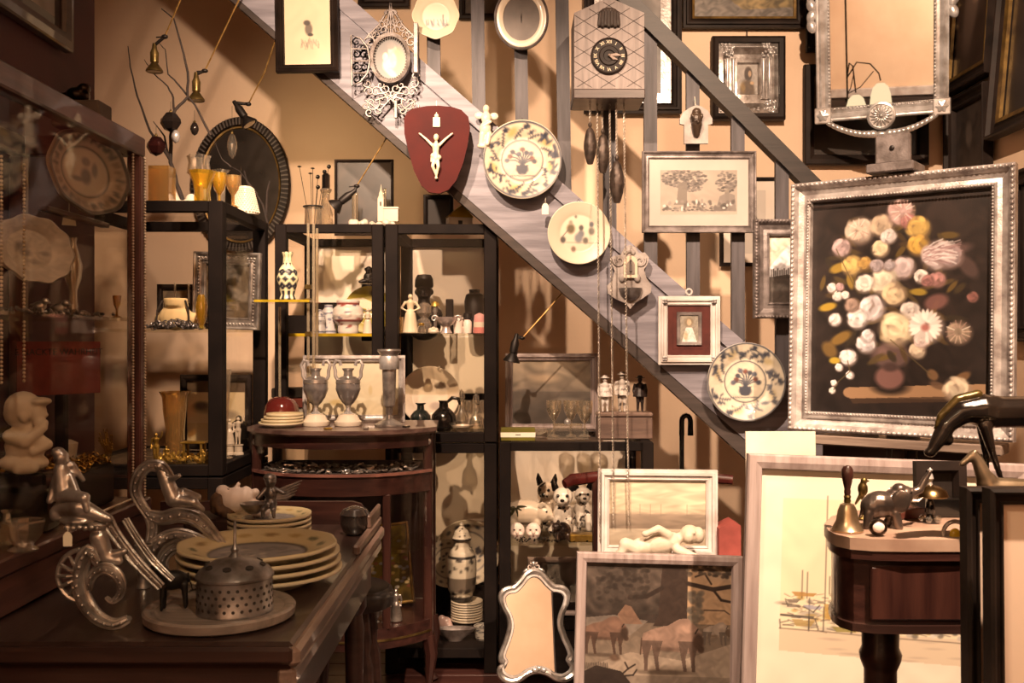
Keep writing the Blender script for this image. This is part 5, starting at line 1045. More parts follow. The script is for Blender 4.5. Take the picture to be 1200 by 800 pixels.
cv = Canvas((218, 440, 292, 520), '#5a4632', 1.2); cv.poly([(218, 455), (290, 455), (290, 520), (218, 520)], '#e0c494').ell(242, 475, 22, 9, '#8a7a64', .8, .6).ell(236, 472, 12, 7, '#5c5248', .8, .6).ell(270, 484, 18, 8, '#7a6a56', .6, .6).grad('#c8a878', '#d8bc8c', 494, 520, .6)
framed('pale_landscape', 'pale landscape print in a dark-topped frame standing in the left cabinet', 'picture', (213, 441, 296, 528), 3.74, .024, M_dkf, cv, M_print, P_FLAT, .02, loc=Vector((X(254, 3.74), 3.74, zf)))
figure('gilt_putto', 'little gilt figure waving at the cabinet corner', 183, 3.34, zf, 34, M_gilt, arms='up')
figure('gilt_figurine', 'small plain gilt figure near the waving one', 195, 3.31, zf, 20, M_gilt)
figure('gilt_figurine', 'tiny gilt figure beneath the gilt miniature table', 238, 3.31, zf, 16, M_gilt)
figure('cream_figurine', 'left of two cream figurines standing close on pedestals', 269, 3.55, zf+S(12, 3.55), 30, M_cream, skirt=True); figure('cream_figurine', 'right of two cream figurines standing close on pedestals', 279, 3.55, zf+S(12, 3.55), 32, M_cream, arms='up')
for px, lab in ((269, 'round cream pedestal under the left paired figurine'), (279.5, 'round cream pedestal under the right paired figurine')): V('pedestal', lab, 'pedestal', px, 3.55, zf, [(6, 0), (6, 2), (4.8, 3), (4.8, 10), (5.6, 11), (5.6, 12)], M_cream)
t = thing('miniature_table', 'gilt miniature table at the bottom front of the left cabinet', 'miniature', (X(228, 3.36), 3.36, zf)); k = S(1, 3.36)
ob('top', B().box(-14*k, -9*k, 21*k, 14*k, 9*k, 23*k, .001), M_gilt, t)
for sx in (-1, 1):
    for sy in (-1, 1): ob('leg', B().box(sx*10*k-1.2*k, sy*7*k-1.2*k, 0, sx*10*k+1.2*k, sy*7*k+1.2*k, 21*k), M_gilt, t)
V('tall_flute', 'very tall clear glass flute rising in the left cabinet', 'glass', 265, 3.45, zf, [(8, 0), (7, 1), (1.5, 3), (1.5, 24), (3, 60), (6, 104)], M_clear, True)
V('dark_teapot', 'dark glossy lidded pot behind the paired cream figurines', 'pot', 280, 3.68, zf, [(8, 0), (12, 8), (13, 22), (9, 32), (4, 36), (3, 40), (.1, 42)], M_blk)
b = B(); q = random.Random(2)
for i in range(110): b.at((X(q.uniform(182, 240), 3.36), q.uniform(3.30, 3.46), zf+.004+q.random()*.014), (q.random()*3, q.random()*3, 0)).ell((0, 0, 0), (q.uniform(.003, .012), q.uniform(.003, .008), .004), n=6, m=4)
tag(ob('trinket_heap', b, M_gilt, None), 'scattered gilt trinkets on the floor of the left cabinet', 'trinkets', kind='stuff')
# ================= on top of the two tall back cabinets
t = thing('hatpin_stand', 'glass holder with long dark hatpins on the back cabinets', 'hatpin stand', (X(367, 4.05), 4.05, ZL)); k = S(1, 4.05)
ob('glass_holder', B().lathe(cup([(10, 0), (10, 1), (9.5, 26), (11, 27)] and [(10*k, 0), (10.2*k, 2*k), (9.5*k, 24*k), (11*k, 25*k)]), 20), M_clear, t); ob('rim', B().ring((0, 0, 25*k), 11*k, 1*k, 24, 6, 'z'), M_iron, t)
for a, L, px in ((-12, 72, -9), (-1, 70, 0), (4, 60, 3), (-2, 64, -2), (9, 66, 8), (14, 72, 10), (6, 48, 2)):
    p = ob('hatpin', B().tube([(px*.4*k, 0, 3*k), ((px+a*.6)*k, 0, L*k)], .0012, 5), M_iron, t); ob('pin_head', B().ell(((px+a*.6)*k, 0, L*k), (2.6*k, 2.6*k, (1 if a < 0 else 2.6)*k), n=10, m=6), M_blk, p)
V('decanter', 'clear decanter with black stopper next to the hatpin stand', 'decanter', 382, 4.05, ZL, [(8, 0), (9, 3), (8.5, 16), (5, 26), (4.5, 40), (7, 44), (6.5, 46)], M_clear, True, 8, parts=(('stopper', [(4.2, 45), (4.6, 48), (4.6, 62), (3, 64), (.1, 64)], M_blk),))
t = framed('black_panel_picture', 'nearly black panel picture standing on the back cabinets', 'picture', (393, 177, 462, 266), 4.35, .012, M_dkf, Canvas((0, 0, 40, 50), '#241a15', 1).noise(.5, 9, seed=4), M_oil, P_FLAT, .02, loc=Vector((X(427, 4.35), 4.35, ZL)))
k = S(1, 4.1); t = thing('model_castle', 'cream model castle with pointed tower on craggy rocks', 'model', (X(452, 4.1), 4.1, ZL)); q = random.Random(1); b = B()
for i in range(26): x = q.uniform(-17, 15); b.ell((x*k, q.uniform(-8, 6)*k, q.uniform(0, 9-.3*abs(x))*k), (q.uniform(3, 6)*k, q.uniform(3, 6)*k, q.uniform(3, 5)*k), (q.random(), q.random(), 0), 6, 4)
organic('rocks', b, M_plaster, t, .004, 0)
ob('hall', B().box(-2*k, -4*k, 9*k, 15*k, 5*k, 24*k, .001), M_cream, t); ob('roof', B().prism([(-3*k, 24*k), (16*k, 24*k), (15*k, 26*k), (-2*k, 26*k)], -5*k, 6*k), M_plaster, t)
w_ = ob('tower', B().box(-9*k, -4*k, 9*k, -2*k, 4*k, 36*k, .001), M_cream, t); ob('spire', B().lathe([(4*k, 36*k), (4*k, 37*k), (2.5*k, 40*k), (2.6*k, 42*k), (1*k, 46*k), (.1*k, 53*k)], 8, (-5.5*k, 0, 0)), M_cream, t); ob('window', B().box(-6.3*k, -4.2*k, 27*k, -4.6*k, -3.9*k, 32*k), M_ink, w_)
b = B()
for i in range(16): b.ell((q.uniform(-9, 9)*k, q.uniform(-6, 6)*k, q.uniform(2, 8)*k), q.uniform(3, 5)*k, n=7, m=5)
tag(organic('white_coral', b, M_plaster, None, .004, 0, (X(420, 4.08), 4.08, ZL)), 'lump of white coral left of the model castle', 'coral')
V('glass_tube', 'slim clear glass tube vase before the black panel', 'vase', 416, 4.2, ZL, [(4, 0), (3.6, 2), (3.6, 44), (4, 46)], M_clear, True)
V('glass_tube', 'slim clear glass tube vase behind the castle tower', 'vase', 449, 4.24, ZL, [(4, 0), (3.6, 2), (3.6, 50), (4, 52)], M_clear, True)
cv = Canvas((0, 0, 30, 40), '#3a302a', 1); framed('easel_photo', 'small black photo frame standing below the red shield plaque', 'picture', (497, 224, 532, 266), 4.15, .018, M_dkf, cv, M_print, P_FLAT, .02, loc=Vector((X(514, 4.15), 4.15, ZL)))
k = S(1, 4.05); t = thing('ceramic_house', 'little cream and yellow ceramic house tucked under the stair edge', 'model', (X(538, 4.05), 4.05, ZL), (0, 0, .3))
ob('walls', B().box(-14*k, -8*k, 0, 14*k, 8*k, 12*k, .002), M_cream, t); ob('roof', B().prism([(-15*k, 12*k), (15*k, 12*k), (2*k, 27*k)], -9*k, 9*k), pm('yellow_glaze', '#c8a23c', '#a0781e', .3, 0, 14), t)
ob('chimney', B().box(7*k, -2*k, 16*k, 10*k, 1*k, 24*k), M_cream, t); ob('door', B().box(-3*k, -8.4*k, 0, 2*k, -7.9*k, 8*k), M_ink, t)
# ================= cabinet with the red and blue jar
zs = 1.331; c = Canvas((0, 0, 80, 60), '#e8d8a4', 1.6)
for i in range(8):
    for j, (y_, r) in enumerate(((14, 2.2), (25, 3.4), (34, 2.4), (43, 3.4))):
        x = i*10+(5 if j % 2 else 0)
        for a in range(4): c.ell(x+cos(a*pi/2)*r*.8, y_+sin(a*pi/2)*r*.8, r*.75, r*.75, '#2a2830', 1, .2)
    c.poly([(i*10+3, 46), (i*10+7, 46), (i*10+8, 60), (i*10+2, 60)], '#2a2830').poly([(i*10+3.4, 0), (i*10+6.6, 0), (i*10+6, 12), (i*10+4, 12)], '#2a2830')
for y_ in (1, 12, 20, 47): c.poly([(0, y_), (80, y_), (80, y_+1.2), (0, y_+1.2)], '#e8d8a4')
k = S(1, 3.62); zv = EYE+(400-351.5)/F*3.62
tag(ob('lattice_vase', vcl([(9*k, 0), (10*k, 1*k), (8*k, 6*k), (10*k, 14*k), (12.5*k, 24*k), (11*k, 34*k), (5.5*k, 42*k), (5*k, 50*k), (6.8*k, 56*k), (6*k, 56*k), (4*k, 50*k)], c, 48, 60), None, None, (X(337, 3.62), 3.62, zv)), 'cream and black lattice-patterned vase on the small yellow-edged glass shelf', 'vase')
t = thing('glass_etagere', 'slim glass stand with brass clips and yellow-edged shelf on the bow-fronted cabinet', 'shelf stand', (X(352, 3.62), 3.62, .998)); g = lambda px, z: ((px-352)/F*3.62, 0, z-.998)
a = g(362, 0)[0]; zt2 = EYE+(400-262)/F*3.62
for dx, dy in ((0, -.012), (.014, .015), (0, .15)): ob('glass_rod', B().lathe([(.0055, 0), (.0055, zt2-.998)], 10, (a+dx, dy, 0)), glass('rod_glass', '#e8dcc4', .15, .8, .03, .18), t)
ob('glass_rod', B().lathe([(.005, 0), (.005, zv-.02-.998)], 10, (g(318, 0)[0], .13, 0)), MATS['rod_glass'], t)
sh = ob('glass_shelf', B().box(g(302, 0)[0], -.05, zv-.008-.998, g(366, 0)[0], .16, zv-.001-.998), M_shelfg, t, smooth=0); ob('shelf_edge', B().box(g(302, 0)[0], -.0535, zv-.009-.998, g(366, 0)[0], -.0505, zv-.0005-.998), M_yedge, sh)
for zz in (zv, 1.33, 1.5): ob('brass_clip', B().box(a-.011, -.02, zz-.011-.998, a+.011, .0, zz+.006-.998, .002), M_brass, t)
c = bluewhite(4, '#dccbb8', '#8a4038', 40, ((.12, .08), (.62, .05)), '#4a4a5c'); [c.bloom(8+13*i, 28, 5, '#f0e2cc', i, '#7a4a40') for i in range(6)]
k = S(1, 4.05); V0 = [(11*k, 0), (12*k, 2*k), (12*k, 10*k), (17*k, 16*k), (18.5*k, 22*k), (17*k, 30*k), (13*k, 33*k), (13.5*k, 39*k), (11*k, 40*k), (.1*k, 40*k)]
tag(ob('imari_jar', vcl(V0, c), None, None, (X(408, 4.05), 4.05, zs)), 'squat red and blue flowered jar on the yellow-edged shelf', 'jar')
for px, Y, s, lab in ((374, 4.02, .9, 'small lobed blue-grey jar nearest the glass rod'), (385, 4.08, 1, 'small straight blue-grey jar beside the flowered jar')):
    k = S(s, Y); tag(ob('blue_jar', vcl([(8*k, 0), (9*k, 3*k), (7*k, 12*k), (9*k, 18*k), (7*k, 26*k), (4*k, 28*k), (4.4*k, 31*k), (.1*k, 32*k)] if px < 380 else [(9*k, 0), (9.5*k, 2*k), (9*k, 26*k), (5*k, 30*k), (5*k, 34*k), (.1*k, 34*k)], bluewhite(px, '#cfc6bc', '#6a6a78', 36)), None, None, (X(px, Y), Y, zs)), lab, 'jar')
figure('cream_group', 'cream porcelain figure at the right end of the yellow-edged shelf', 431, 4.04, zs, 30, M_cream, skirt=True, arms='front')
c = Canvas((404, 322, 460, 378), '#a08a1e', 2); c.poly([(404, 338), (425, 335), (440, 342), (460, 338), (460, 352), (436, 350), (420, 346), (404, 346)], '#e2cda8').ell(440, 330, 8, 5, '#3a3018', .9, .4).line([(424, 349), (432, 352), (440, 347)], 2, '#3a2c1c').ell(445, 356, 10, 5, '#d8bc7c', .7, .5)
hang('yellow_plate', 'mustard yellow plate with a pale band standing behind the flowered jar', 432, 351, 28, 4.3, c, wire=False, tilt=6, depth=.014).location.z = 1.331+S(28, 4.3)
tag(organic('dark_monkey', (lambda b, k: b.ell((0, 0, 7*k), (6*k, 5*k, 7*k)).ell((1*k, -2*k, 16*k), (4.4*k, 4.4*k, 4.6*k)).cap((-3*k, -3*k, 3*k), (-9*k, -5*k, 2*k), 3*k, 2*k).cap((3*k, -3*k, 3*k), (7*k, -6*k, 2*k), 3*k, 2*k).cap((4*k, -2*k, 11*k), (5*k, -7*k, 6*k), 2*k, 1.6*k).ell((5*k, -1*k, 17*k), 1.8*k).ell((-3*k, -1*k, 17*k), 1.8*k))(B(), S(1, 4.33)), M_iron, None, .003, 1, (X(430, 4.33), 4.37, 1.331+S(60, 4.33))), 'dark crouching figure perched above the mustard yellow plate', 'figurine')
tag(ob('monkey_bracket', B().box(-.03, -.03, -.25, .03, .03, 0, .003), M_black, None, (X(430, 4.33), 4.40, 1.331+S(59.5, 4.33))), 'narrow dark block supporting the crouching figure', 'block')
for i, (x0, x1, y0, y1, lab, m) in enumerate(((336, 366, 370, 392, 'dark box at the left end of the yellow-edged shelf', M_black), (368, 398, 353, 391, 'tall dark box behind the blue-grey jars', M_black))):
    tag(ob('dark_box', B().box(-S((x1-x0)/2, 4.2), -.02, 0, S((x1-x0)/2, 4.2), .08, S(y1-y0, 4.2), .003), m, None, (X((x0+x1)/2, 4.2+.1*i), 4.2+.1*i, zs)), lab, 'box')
zf = ZM+.045*.7+.001
for i, (lab, c_, z_) in enumerate((('dusty red book lying behind the red glass dome', '#7e3a30', .13), ('black box lying on the dusty red book', '#231b17', .172))):
    tag(ob('stacked_book', B().box(-.075, -.06, 0, .055+.015*i, .06, .04, .004), pm('cover_%d' % i, c_, c_, .6), None, (X(342, 4.1), 4.12, zf+z_-.04)), lab, 'book')
tag(ob('grey_box', B().box(-.075, -.07, 0, .075, .07, .088, .004), pm('grey_card', '#b8a894', '#a4937e', .8), None, (X(342, 4.1), 4.12, zf)), 'grey box under the dusty red book', 'box')
# ================= on the bow-fronted cabinet
zv2 = .998; R = (363, 430, 470, 490); c = Canvas(R, '#cdb998', 1.4); c.grad('#d0be9c', '#c6b088').noise(.04, 10)
for i in range(16): c.ell(370+100*random.random(), 470+12*random.random(), 9, 3, random.choice(['#c8b48c', '#d8c8a4', '#b8a078']), .7, .6)
c.ell(436, 462, 3, 7, '#c0a676', .8, .5).ell(395, 476, 10, 5, '#b89a5c', .7, .6).ell(450, 472, 12, 6, '#cdbb96', .7, .5)
framed('pale_watercolour', 'pale landscape watercolour in a silver frame behind the two urns', 'picture', (357, 421, 476, 498), 3.78, .026, M_whitef, c, M_print, P_STEP, .022, loc=Vector((X(416, 3.78), 3.76, zv2)), tilt=2)
def urn(px, lab, Y=3.58):
    k = S(1, Y); t = thing('urn', lab, 'urn', (X(px, Y), Y, zv2), group='pair of two-handled urns')
    ob('plinth', B().lathe([(16*k, 0), (16.5*k, 1*k), (16.5*k, 5*k), (14*k, 6.5*k), (11*k, 12*k), (9*k, 13*k), (9*k, 14*k), (.1*k, 14*k)], 12), M_cream, t)
    ob('stem', B().lathe([(6*k, 14*k), (3*k, 17*k), (2.4*k, 21*k), (4*k, 24*k)], 16), M_silverb, t)
    ob('bowl', B().lathe([(3.5*k, 23.5*k), (7*k, 27*k), (11*k, 33*k), (14*k, 41*k), (14.5*k, 43*k), (14.2*k, 45*k), (14*k, 49*k)], 28), pm('dark_silver_band', '#8e847c', '#6a6058', .3, .4, 20), t)
    ob('shoulder', B().lathe([(14*k, 49*k), (14.6*k, 50*k), (14*k, 54*k), (9*k, 57*k), (5.4*k, 58*k), (5.2*k, 62*k), (5.4*k, 64*k), (7*k, 66*k), (7*k, 67*k), (5*k, 66*k), (.1*k, 62*k)], 28), M_silver, t)
    for s in (-1, 1): ob('handle', B().tube([(s*12*k, 0, 53*k), (s*15*k, 0, 58*k), (s*15*k, 0, 64*k), (s*17*k, 0, 71*k), (s*14*k, 0, 76*k), (s*9.5*k, 0, 75*k), (s*8.5*k, 0, 70*k)], [2*k]*7, 7), M_whitef, t)
urn(370, 'left of the two matching two-handled silver urns on cream plinths'); urn(408, 'right of the two matching two-handled silver urns on cream plinths')
V('trumpet_vase', 'tall slender silver trumpet vase on a glass foot beside the urns', 'vase', 456, 3.56, zv2, [(17, 0), (17, 2), (12, 5), (4, 9), (3.2, 13), (4.4, 15), (4.2, 22), (7, 24), (8.5, 66), (10.5, 68), (10, 72), (9.5, 82), (14, 88), (13.5, 90)], M_silver, True, parts=(('collar', [(11, 66.5), (11.6, 68), (11.6, 80), (10.4, 82)], M_silverb),))
V('red_glass_dome', 'shiny red glass bowl upside down like a dome at the cabinet end', 'bowl', 330, 3.66, zv2+.02, [(20, 0), (20.5, 6), (19, 15), (14, 22), (7, 25), (.1, 25.5)], pm('ruby_glass', '#5e2019', '#4a1814', .12, 0, 5, coat=.4))
for i in range(4):
    k = S(1, 3.5); me = plate_mesh('dish', S(26-1.5*i, 3.5), Canvas((0, 0, 10, 10), '#c8b080', 1), .010, flat=True, K=8, n=40)
    t = tag(ob('gilt_dish', me, None, None, (X(327+1.2*i, 3.5), 3.53+.004*i, zv2+.0102*i+.004)), ['lowest', 'second lowest', 'third', 'uppermost'][i]+' of four stacked cream dishes before the red glass dome', 'dish', 'stacked cream dishes')
b = B(); q = random.Random(3)
for i, lab in enumerate(('small gilt box lying between the two urns', 'small silver box lying right of the urns', 'small black box lying near the trumpet vase foot')): x = X((389, 432, 476)[i], 3.5); b = B().box(-.014, -.009, 0, .014, .009, .006, .002); tag(ob('trinket', b, [M_gilt, M_silver, M_blk][i % 3], None, (x, 3.425+.01*(i % 3) if abs(x+.6) < .2 else 3.5, zv2), (0, 0, q.random()*3)), lab, 'trinket')
# jewellery tray under the glass and things behind the door
b = B(); q = random.Random(9)
for i in range(230):
    u = q.uniform(-.9, .9); x = .29*u; y_ = -.30-.125*(1-abs(u)**2.6)+q.random()**1.5*.2; b.at((x, y_, .849+q.random()*.006), (q.uniform(-.4, .4), q.uniform(-.4, .4), q.random()*3))
    s = q.random()
    if s < .45: b.box(-q.uniform(.006, .022), -.005, -.002, q.uniform(.006, .022), .005, .003)
    elif s < .75: b.ring((0, 0, 0), q.uniform(.006, .013), .002, 12, 4, 'z')
    else: b.ell((0, 0, .002), (q.uniform(.004, .011), q.uniform(.004, .008), .004), n=7, m=5)
tag(ob('tray_jewellery', b, M_silver, None, (vx, vy, 0)), 'silver brooches, rings and boxes spread in the bow-fronted cabinet tray', 'jewellery', kind='stuff')
R = (418, 618, 484, 705); c = Canvas(R, '#6a561a', 1.4); c.grad('#8a7420', '#4a3a14').noise(.3, 7)
for i in range(70): c.ell(random.uniform(424, 484), random.uniform(632, 690), 3.2, 2.2, random.choice(['#e2cc9c', '#c8aa5c', '#c89a8a', '#d8d0c8', '#8a4a3a', '#9a9aa0']), .85, .4)
framed('garden_picture', 'small flower garden picture leaning inside the bow-fronted cabinet', 'picture', (416, 612, 482, 705), 3.72, .012, M_gilf, c, M_oil, P_FLAT, .015, loc=Vector((X(450, 3.74), 3.72, .314)), size=(.24, .30), roll=-6, tilt=8)
figure('silver_statuette', 'slim silver statuette inside the bow-fronted cabinet door', 464, 3.52, .313, 38, M_silver, skirt=True)
for i, px in enumerate((440, 452)): V('small_silver_cup', ['left', 'right'][i]+' small silver cup on the floor of the bow-fronted cabinet', 'cup', px, 3.5, .313, [(5, 0), (5, 1), (2, 3), (5, 7), (6, 14)], M_silver, True)
# ================= cabinet with the dark bust
zs = 1.333; k = S(1, 4.3); t = thing('dark_bust', 'nearly black bust of a capped moustached man at the back of the cabinet', 'bust', (X(497, 4.3), 4.3, zs))
organic('figure', B().ell((0, 0, 8*k), (20*k, 13*k, 16*k)).ell((0, 0, 22*k), (22*k, 12*k, 14*k)).cap((0, 0, 30*k), (0, -1*k, 42*k), 8*k, 7*k).ell((0, -2*k, 50*k), (9.5*k, 10*k, 12*k)).ell((0, -12*k, 48*k), (2.2*k, 3*k, 3*k)).ell((0, -11*k, 44*k), (5.5*k, 2.4*k, 1.6*k)).ell((-9.5*k, 0, 49*k), (1.6*k, 2.5*k, 3.5*k)).ell((9.5*k, 0, 49*k), (1.6*k, 2.5*k, 3.5*k)), pm('blackened_bronze', '#2e2622', '#1c1613', .35, .3, 10), t, .004, 1)
ob('cap', B().lathe([(10.2*k, 54*k), (11*k, 56*k), (10.5*k, 64*k), (8*k, 69*k), (.1*k, 70*k)], 20), M_iron, t)
b = B()
for i in range(5): b.ell((0, -12.5*k, (12+4*i)*k), 1*k, n=6, m=4)
ob('coat_buttons', b, M_pewter, t)
figure('cream_lady', 'cream lady figurine with hands on hips at the front of the glass shelf', 481, 4.0, zs, 46, pm('cream_bisque', '#dac7a6', '#cdb48e', .5), skirt=True, arms='hips', extra=lambda b, h: b.ell((h*.02, -h*.02, h*.012), (h*.2, h*.1, h*.02)))
V('two_handled_dish', 'pedestal dish with two scroll handles on the upper glass shelf', 'dish', 523, 4.0, zs, [(7, 0), (7, 1), (5, 4), (4.5, 8), (9, 11), (12, 16), (12.5, 19)], pm('pink_silver', '#d8c4b4', '#a08c80', .25, .5, 20), True, parts=tuple(('handle', (lambda s: lambda b, k: b.scroll((s*14*k, 17*k), 4.5*k, 1.1, pi if s > 0 else 0, 1.1*k, .6*k, 1, -s))(s), M_silverb) for s in (-1, 1)))
k = S(1, 4.0); t = thing('pink_pot', 'pink and white banded lidded pot at the right end of the shelf', 'pot', (X(562, 4.0), 4.0, zs))
ob('lower_band', B().lathe([(7.4*k, 0), (7.8*k, 1*k), (7.6*k, 7*k)], 24), pm('pink_glaze', '#c87a6c', '#b0665a', .3, coat=.4), t); ob('white_band', B().lathe([(7*k, 7*k), (7.2*k, 8*k), (7*k, 13*k)], 24), M_cream, t); ob('upper_band', B().lathe([(6.8*k, 13*k), (7*k, 14*k), (6.4*k, 21*k), (3*k, 23*k), (.1*k, 24*k)], 24), pm('pale_pink_glaze', '#dca296', '#cc8c80', .3, coat=.4), t)
V('figured_jug', 'small cream jug just right of the two-handled dish', 'jug', 537, 4.02, zs, [(5, 0), (5.5, 2), (5, 9), (6, 14), (4, 18), (4.5, 21)], M_bisque, True, parts=(('handle', lambda b, k: b.tube([(4*k, 0, 18*k), (8*k, 0, 17*k), (7*k, 0, 8*k), (5*k, 0, 6*k)], .8*k, 6), M_bisque),))
V('cream_bottle', 'cream bottle with a dark cap left of the pink pot', 'bottle', 548, 4.02, zs, [(4.5, 0), (5, 1), (5, 13), (3, 16)], M_bisque, parts=(('cap', [(3.2, 16), (5.2, 18), (5, 23), (2.4, 25), (.1, 25)], M_iron),))
V('glass_pot', 'tiny glass pot with gold lid at the feet of the cream lady', 'pot', 494, 3.97, zs, [(5, 0), (5.5, 3), (4, 8), (2.8, 9)], M_clear, parts=(('lid', [(3, 9), (3.4, 10), (3, 12), (.1, 12)], M_gilt),))
k = S(1, 3.98); tag(organic('white_rosette', B().ell((0, 0, 2*k), (7*k, 4*k, 2.6*k)).ell((-3.5*k, -1*k, 4*k), 2.6*k).ell((0, -1*k, 5*k), 2.8*k).ell((3.5*k, -1*k, 4*k), 2.6*k), M_cream, None, .002, 1, (X(508, 3.98), 3.98, zs)), 'small white ceramic flower before the two-handled dish', 'ornament')
V('dark_vase', 'dark shouldered vase at the back right of the bust cabinet', 'vase', 556, 4.36, zs, [(8, 0), (9, 3), (11, 24), (12, 38), (10, 46), (6, 48), (6.5, 52), (.1, 52)], M_iron)
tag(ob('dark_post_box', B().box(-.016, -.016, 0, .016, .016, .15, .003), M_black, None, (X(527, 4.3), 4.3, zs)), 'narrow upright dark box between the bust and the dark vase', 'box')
V('silver_lamp_top', 'small lamp with a gold mushroom top in front of the dark bust', 'lamp', 510, 4.12, zs, [(6, 0), (6, 1), (2, 3), (2, 24), (3, 26), (2.6, 32)], M_silver, parts=(('shade', [(5.5, 32), (5, 34), (3.4, 37), (.1, 38)], M_gilt),))
V('amber_tumbler', 'amber glass tumbler at the left end of the bust shelf', 'glass', 469, 4.0, zs, [(4, 0), (4.2, 1), (4.2, 18), (4.5, 19)], M_gglass, True)
V('crystal_ball', 'round smoky glass decanter between the cream lady and the bust', 'decanter', 497, 4.16, zs, [(6, 0), (9, 5), (9.5, 10), (7, 16), (4, 18), (9, 24), (9, 32), (4, 36), (.1, 37)], glass('smoky_glass', '#b0a498', .15, .8, .03, .25))
zf = ZM+.036; c = Canvas((470, 445, 540, 515), '#d9c0a0', 1.5); c.noise(.12, 16).ell(520, 470, 10, 5, '#a89484', .6, .6).ell(512, 492, 9, 6, '#8a7260', .7, .5).ell(490, 462, 14, 9, '#e6d0b0', .7, .6)
hang('leaning_dish', 'large cream dish leaning behind the dark green bottle', 504, 483, 35, 4.28, c, wire=False, tilt=14, depth=.012).location.z = zf+S(34, 4.28)
V('green_bottle', 'squat dark green round bottle with a double lip', 'bottle', 493, 4.12, zf, [(6, 0), (10, 2), (12.5, 8), (12, 15), (8, 20), (4.5, 22), (4, 27), (6.5, 29), (6, 30)], pm('dark_green_glass', '#1e2622', '#121815', .08, 0, 8, coat=.8))
V('black_jug', 'glossy black round jug with a long handle', 'jug', 520, 3.99, zf, [(8, 0), (13, 4), (15, 11), (14, 19), (9, 25), (5.5, 28), (5, 33), (6.5, 36)], M_blk, parts=(('handle', lambda b, k: b.tube([(4*k, 0, 34*k), (10*k, 0, 39*k), (17*k, 0, 38*k), (19*k, 0, 31*k)], [1.6*k, 2.2*k, 2.2*k, 1.4*k], 8), M_blk),))
for px, Y, h, lab in ((541, 4.15, 1, 'clear crystal decanter with pointed stopper behind the black jug'), (558, 4.0, 1.15, 'clear cut-glass decanter with a round faceted base at the cabinet corner')):
    V('crystal_decanter', lab, 'decanter', px, Y, zf, [(8*h, 0), (9*h, 4), (8*h, 14), (4, 20), (2.6, 30), (4.5, 32)], M_clear, True, 10, parts=(('stopper', [(2, 31), (4, 36), (3, 41), (.1, 46)], M_clear),))
V('cream_stand', 'low cream dish under the crystal decanters', 'dish', 541, 3.96, zf, [(6, 0), (8, 4), (12, 6), (13, 8)], M_cream, True)
for i in range(3): V('small_crystal', ['left', 'middle', 'right'][i]+' small crystal bottle at the back of the decanter row', 'bottle', 549+8*i, 4.3, zf, [(4, 0), (4.4, 3), (4, 12), (2, 16), (3, 20), (3.6, 26), (.1, 29)], M_clear, n=8)
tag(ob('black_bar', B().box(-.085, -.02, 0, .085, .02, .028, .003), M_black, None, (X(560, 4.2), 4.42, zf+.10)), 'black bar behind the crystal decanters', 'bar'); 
# ================= lower cabinet with the covered vase
zf = .06+.036; c = Canvas((515, 655, 575, 735), '#dfcba8', 1.3); q = random.Random(5)
def rimplate(px, py, r, Y, lab, seed, tilt=10, z=None):
    c = Canvas((-1, -1, 1, 1), '#e2cfae', 45); q = random.Random(seed)
    for i in range(16): a = 2*pi*i/16; c.ell(cos(a)*.82, sin(a)*.82, .11, .07, q.choice(['#3c3a40', '#6a5c4c', '#4c4a52']), .85, .5, a+1.5)
    c.ell(0, 0, .66, .66, '#4a464a', .8, .05).ell(0, 0, .63, .63, '#e2cfae', 1, .05)
    for i in range(18): c.ell(q.uniform(-.4, .4), q.uniform(-.4, .4), .09, .05, '#4a484e', .8, .5, q.random()*3)
    t = hang('leaning_plate', lab, px, py, r, Y, c, wire=False, tilt=tilt, depth=.014)
    if z is not None: t.location.z = z
rimplate(548, 690, 38, 4.42, 'blue-rimmed plate leaning behind the covered vase', 2, 5, .06+.036+S(71, 4.42))
rimplate(526, 700, 28, 4.40, 'blue-rimmed plate leaning at the left behind the covered vase', 3, 5, .06+.036+S(60, 4.40))
tag(ob('plate_block', B().box(-.12, -.03, 0, .13, .03, .12, .003), M_black, None, (X(540, 4.44), 4.46, zf)), 'dark block supporting the leaning blue-rimmed plates', 'block')
k = S(1, 4.15); dk = '#2c2622'
for i in range(8):
    me = plate_mesh('plate', S(18.5, 4.15), Canvas((0, 0, 10, 10), '#d8c4a2' if i % 2 else '#c8b494', 1), .006, flat=True, K=7, n=36)
    tag(ob('stacked_plate', me, None, None, (X(547, 4.15), 4.15, zf+.044+i*.0105)), ['lowest', 'second', 'third', 'fourth', 'fifth', 'sixth', 'seventh', 'topmost'][i]+' plate, counted upward, of the stack beneath the covered vase', 'plate', 'plates stacked under the covered vase')
tag(ob('stack_riser', B().box(-.05, -.05, 0, .05, .05, .047, .004), M_black, None, (X(547, 4.15), 4.15, zf)), 'black riser beneath the plate stack', 'block')
zc = zf+.044+8*.0105+.001
c = bluewhite(7, '#e0cfb0', dk, 70, ((.27, .05), (.96, .08)), '#6a5a44'); c.poly([(0, 36), (80, 36), (80, 50), (0, 50)], '#4a3c30', .7)
t = thing('covered_vase', 'tall blue and white covered vase standing on stacked plates', 'vase', (X(541, 4.15), 4.15, zc))
ob('body', vcl([(12*k, 0), (13*k, 3*k), (13*k, 8*k), (16*k, 12*k), (17.5*k, 30*k), (17.5*k, 46*k), (14*k, 57*k), (9*k, 62*k), (8.5*k, 68*k), (8.6*k, 70*k)], c), None, t)
ob('lid', vcl([(11*k, 70*k), (11.5*k, 72*k), (10*k, 74*k), (8*k, 80*k), (4*k, 84*k), (2*k, 86*k), (2.6*k, 88*k), (.1*k, 91*k)], bluewhite(9, '#e0cfb0', dk, 40, ((.95, .12),))), None, t)
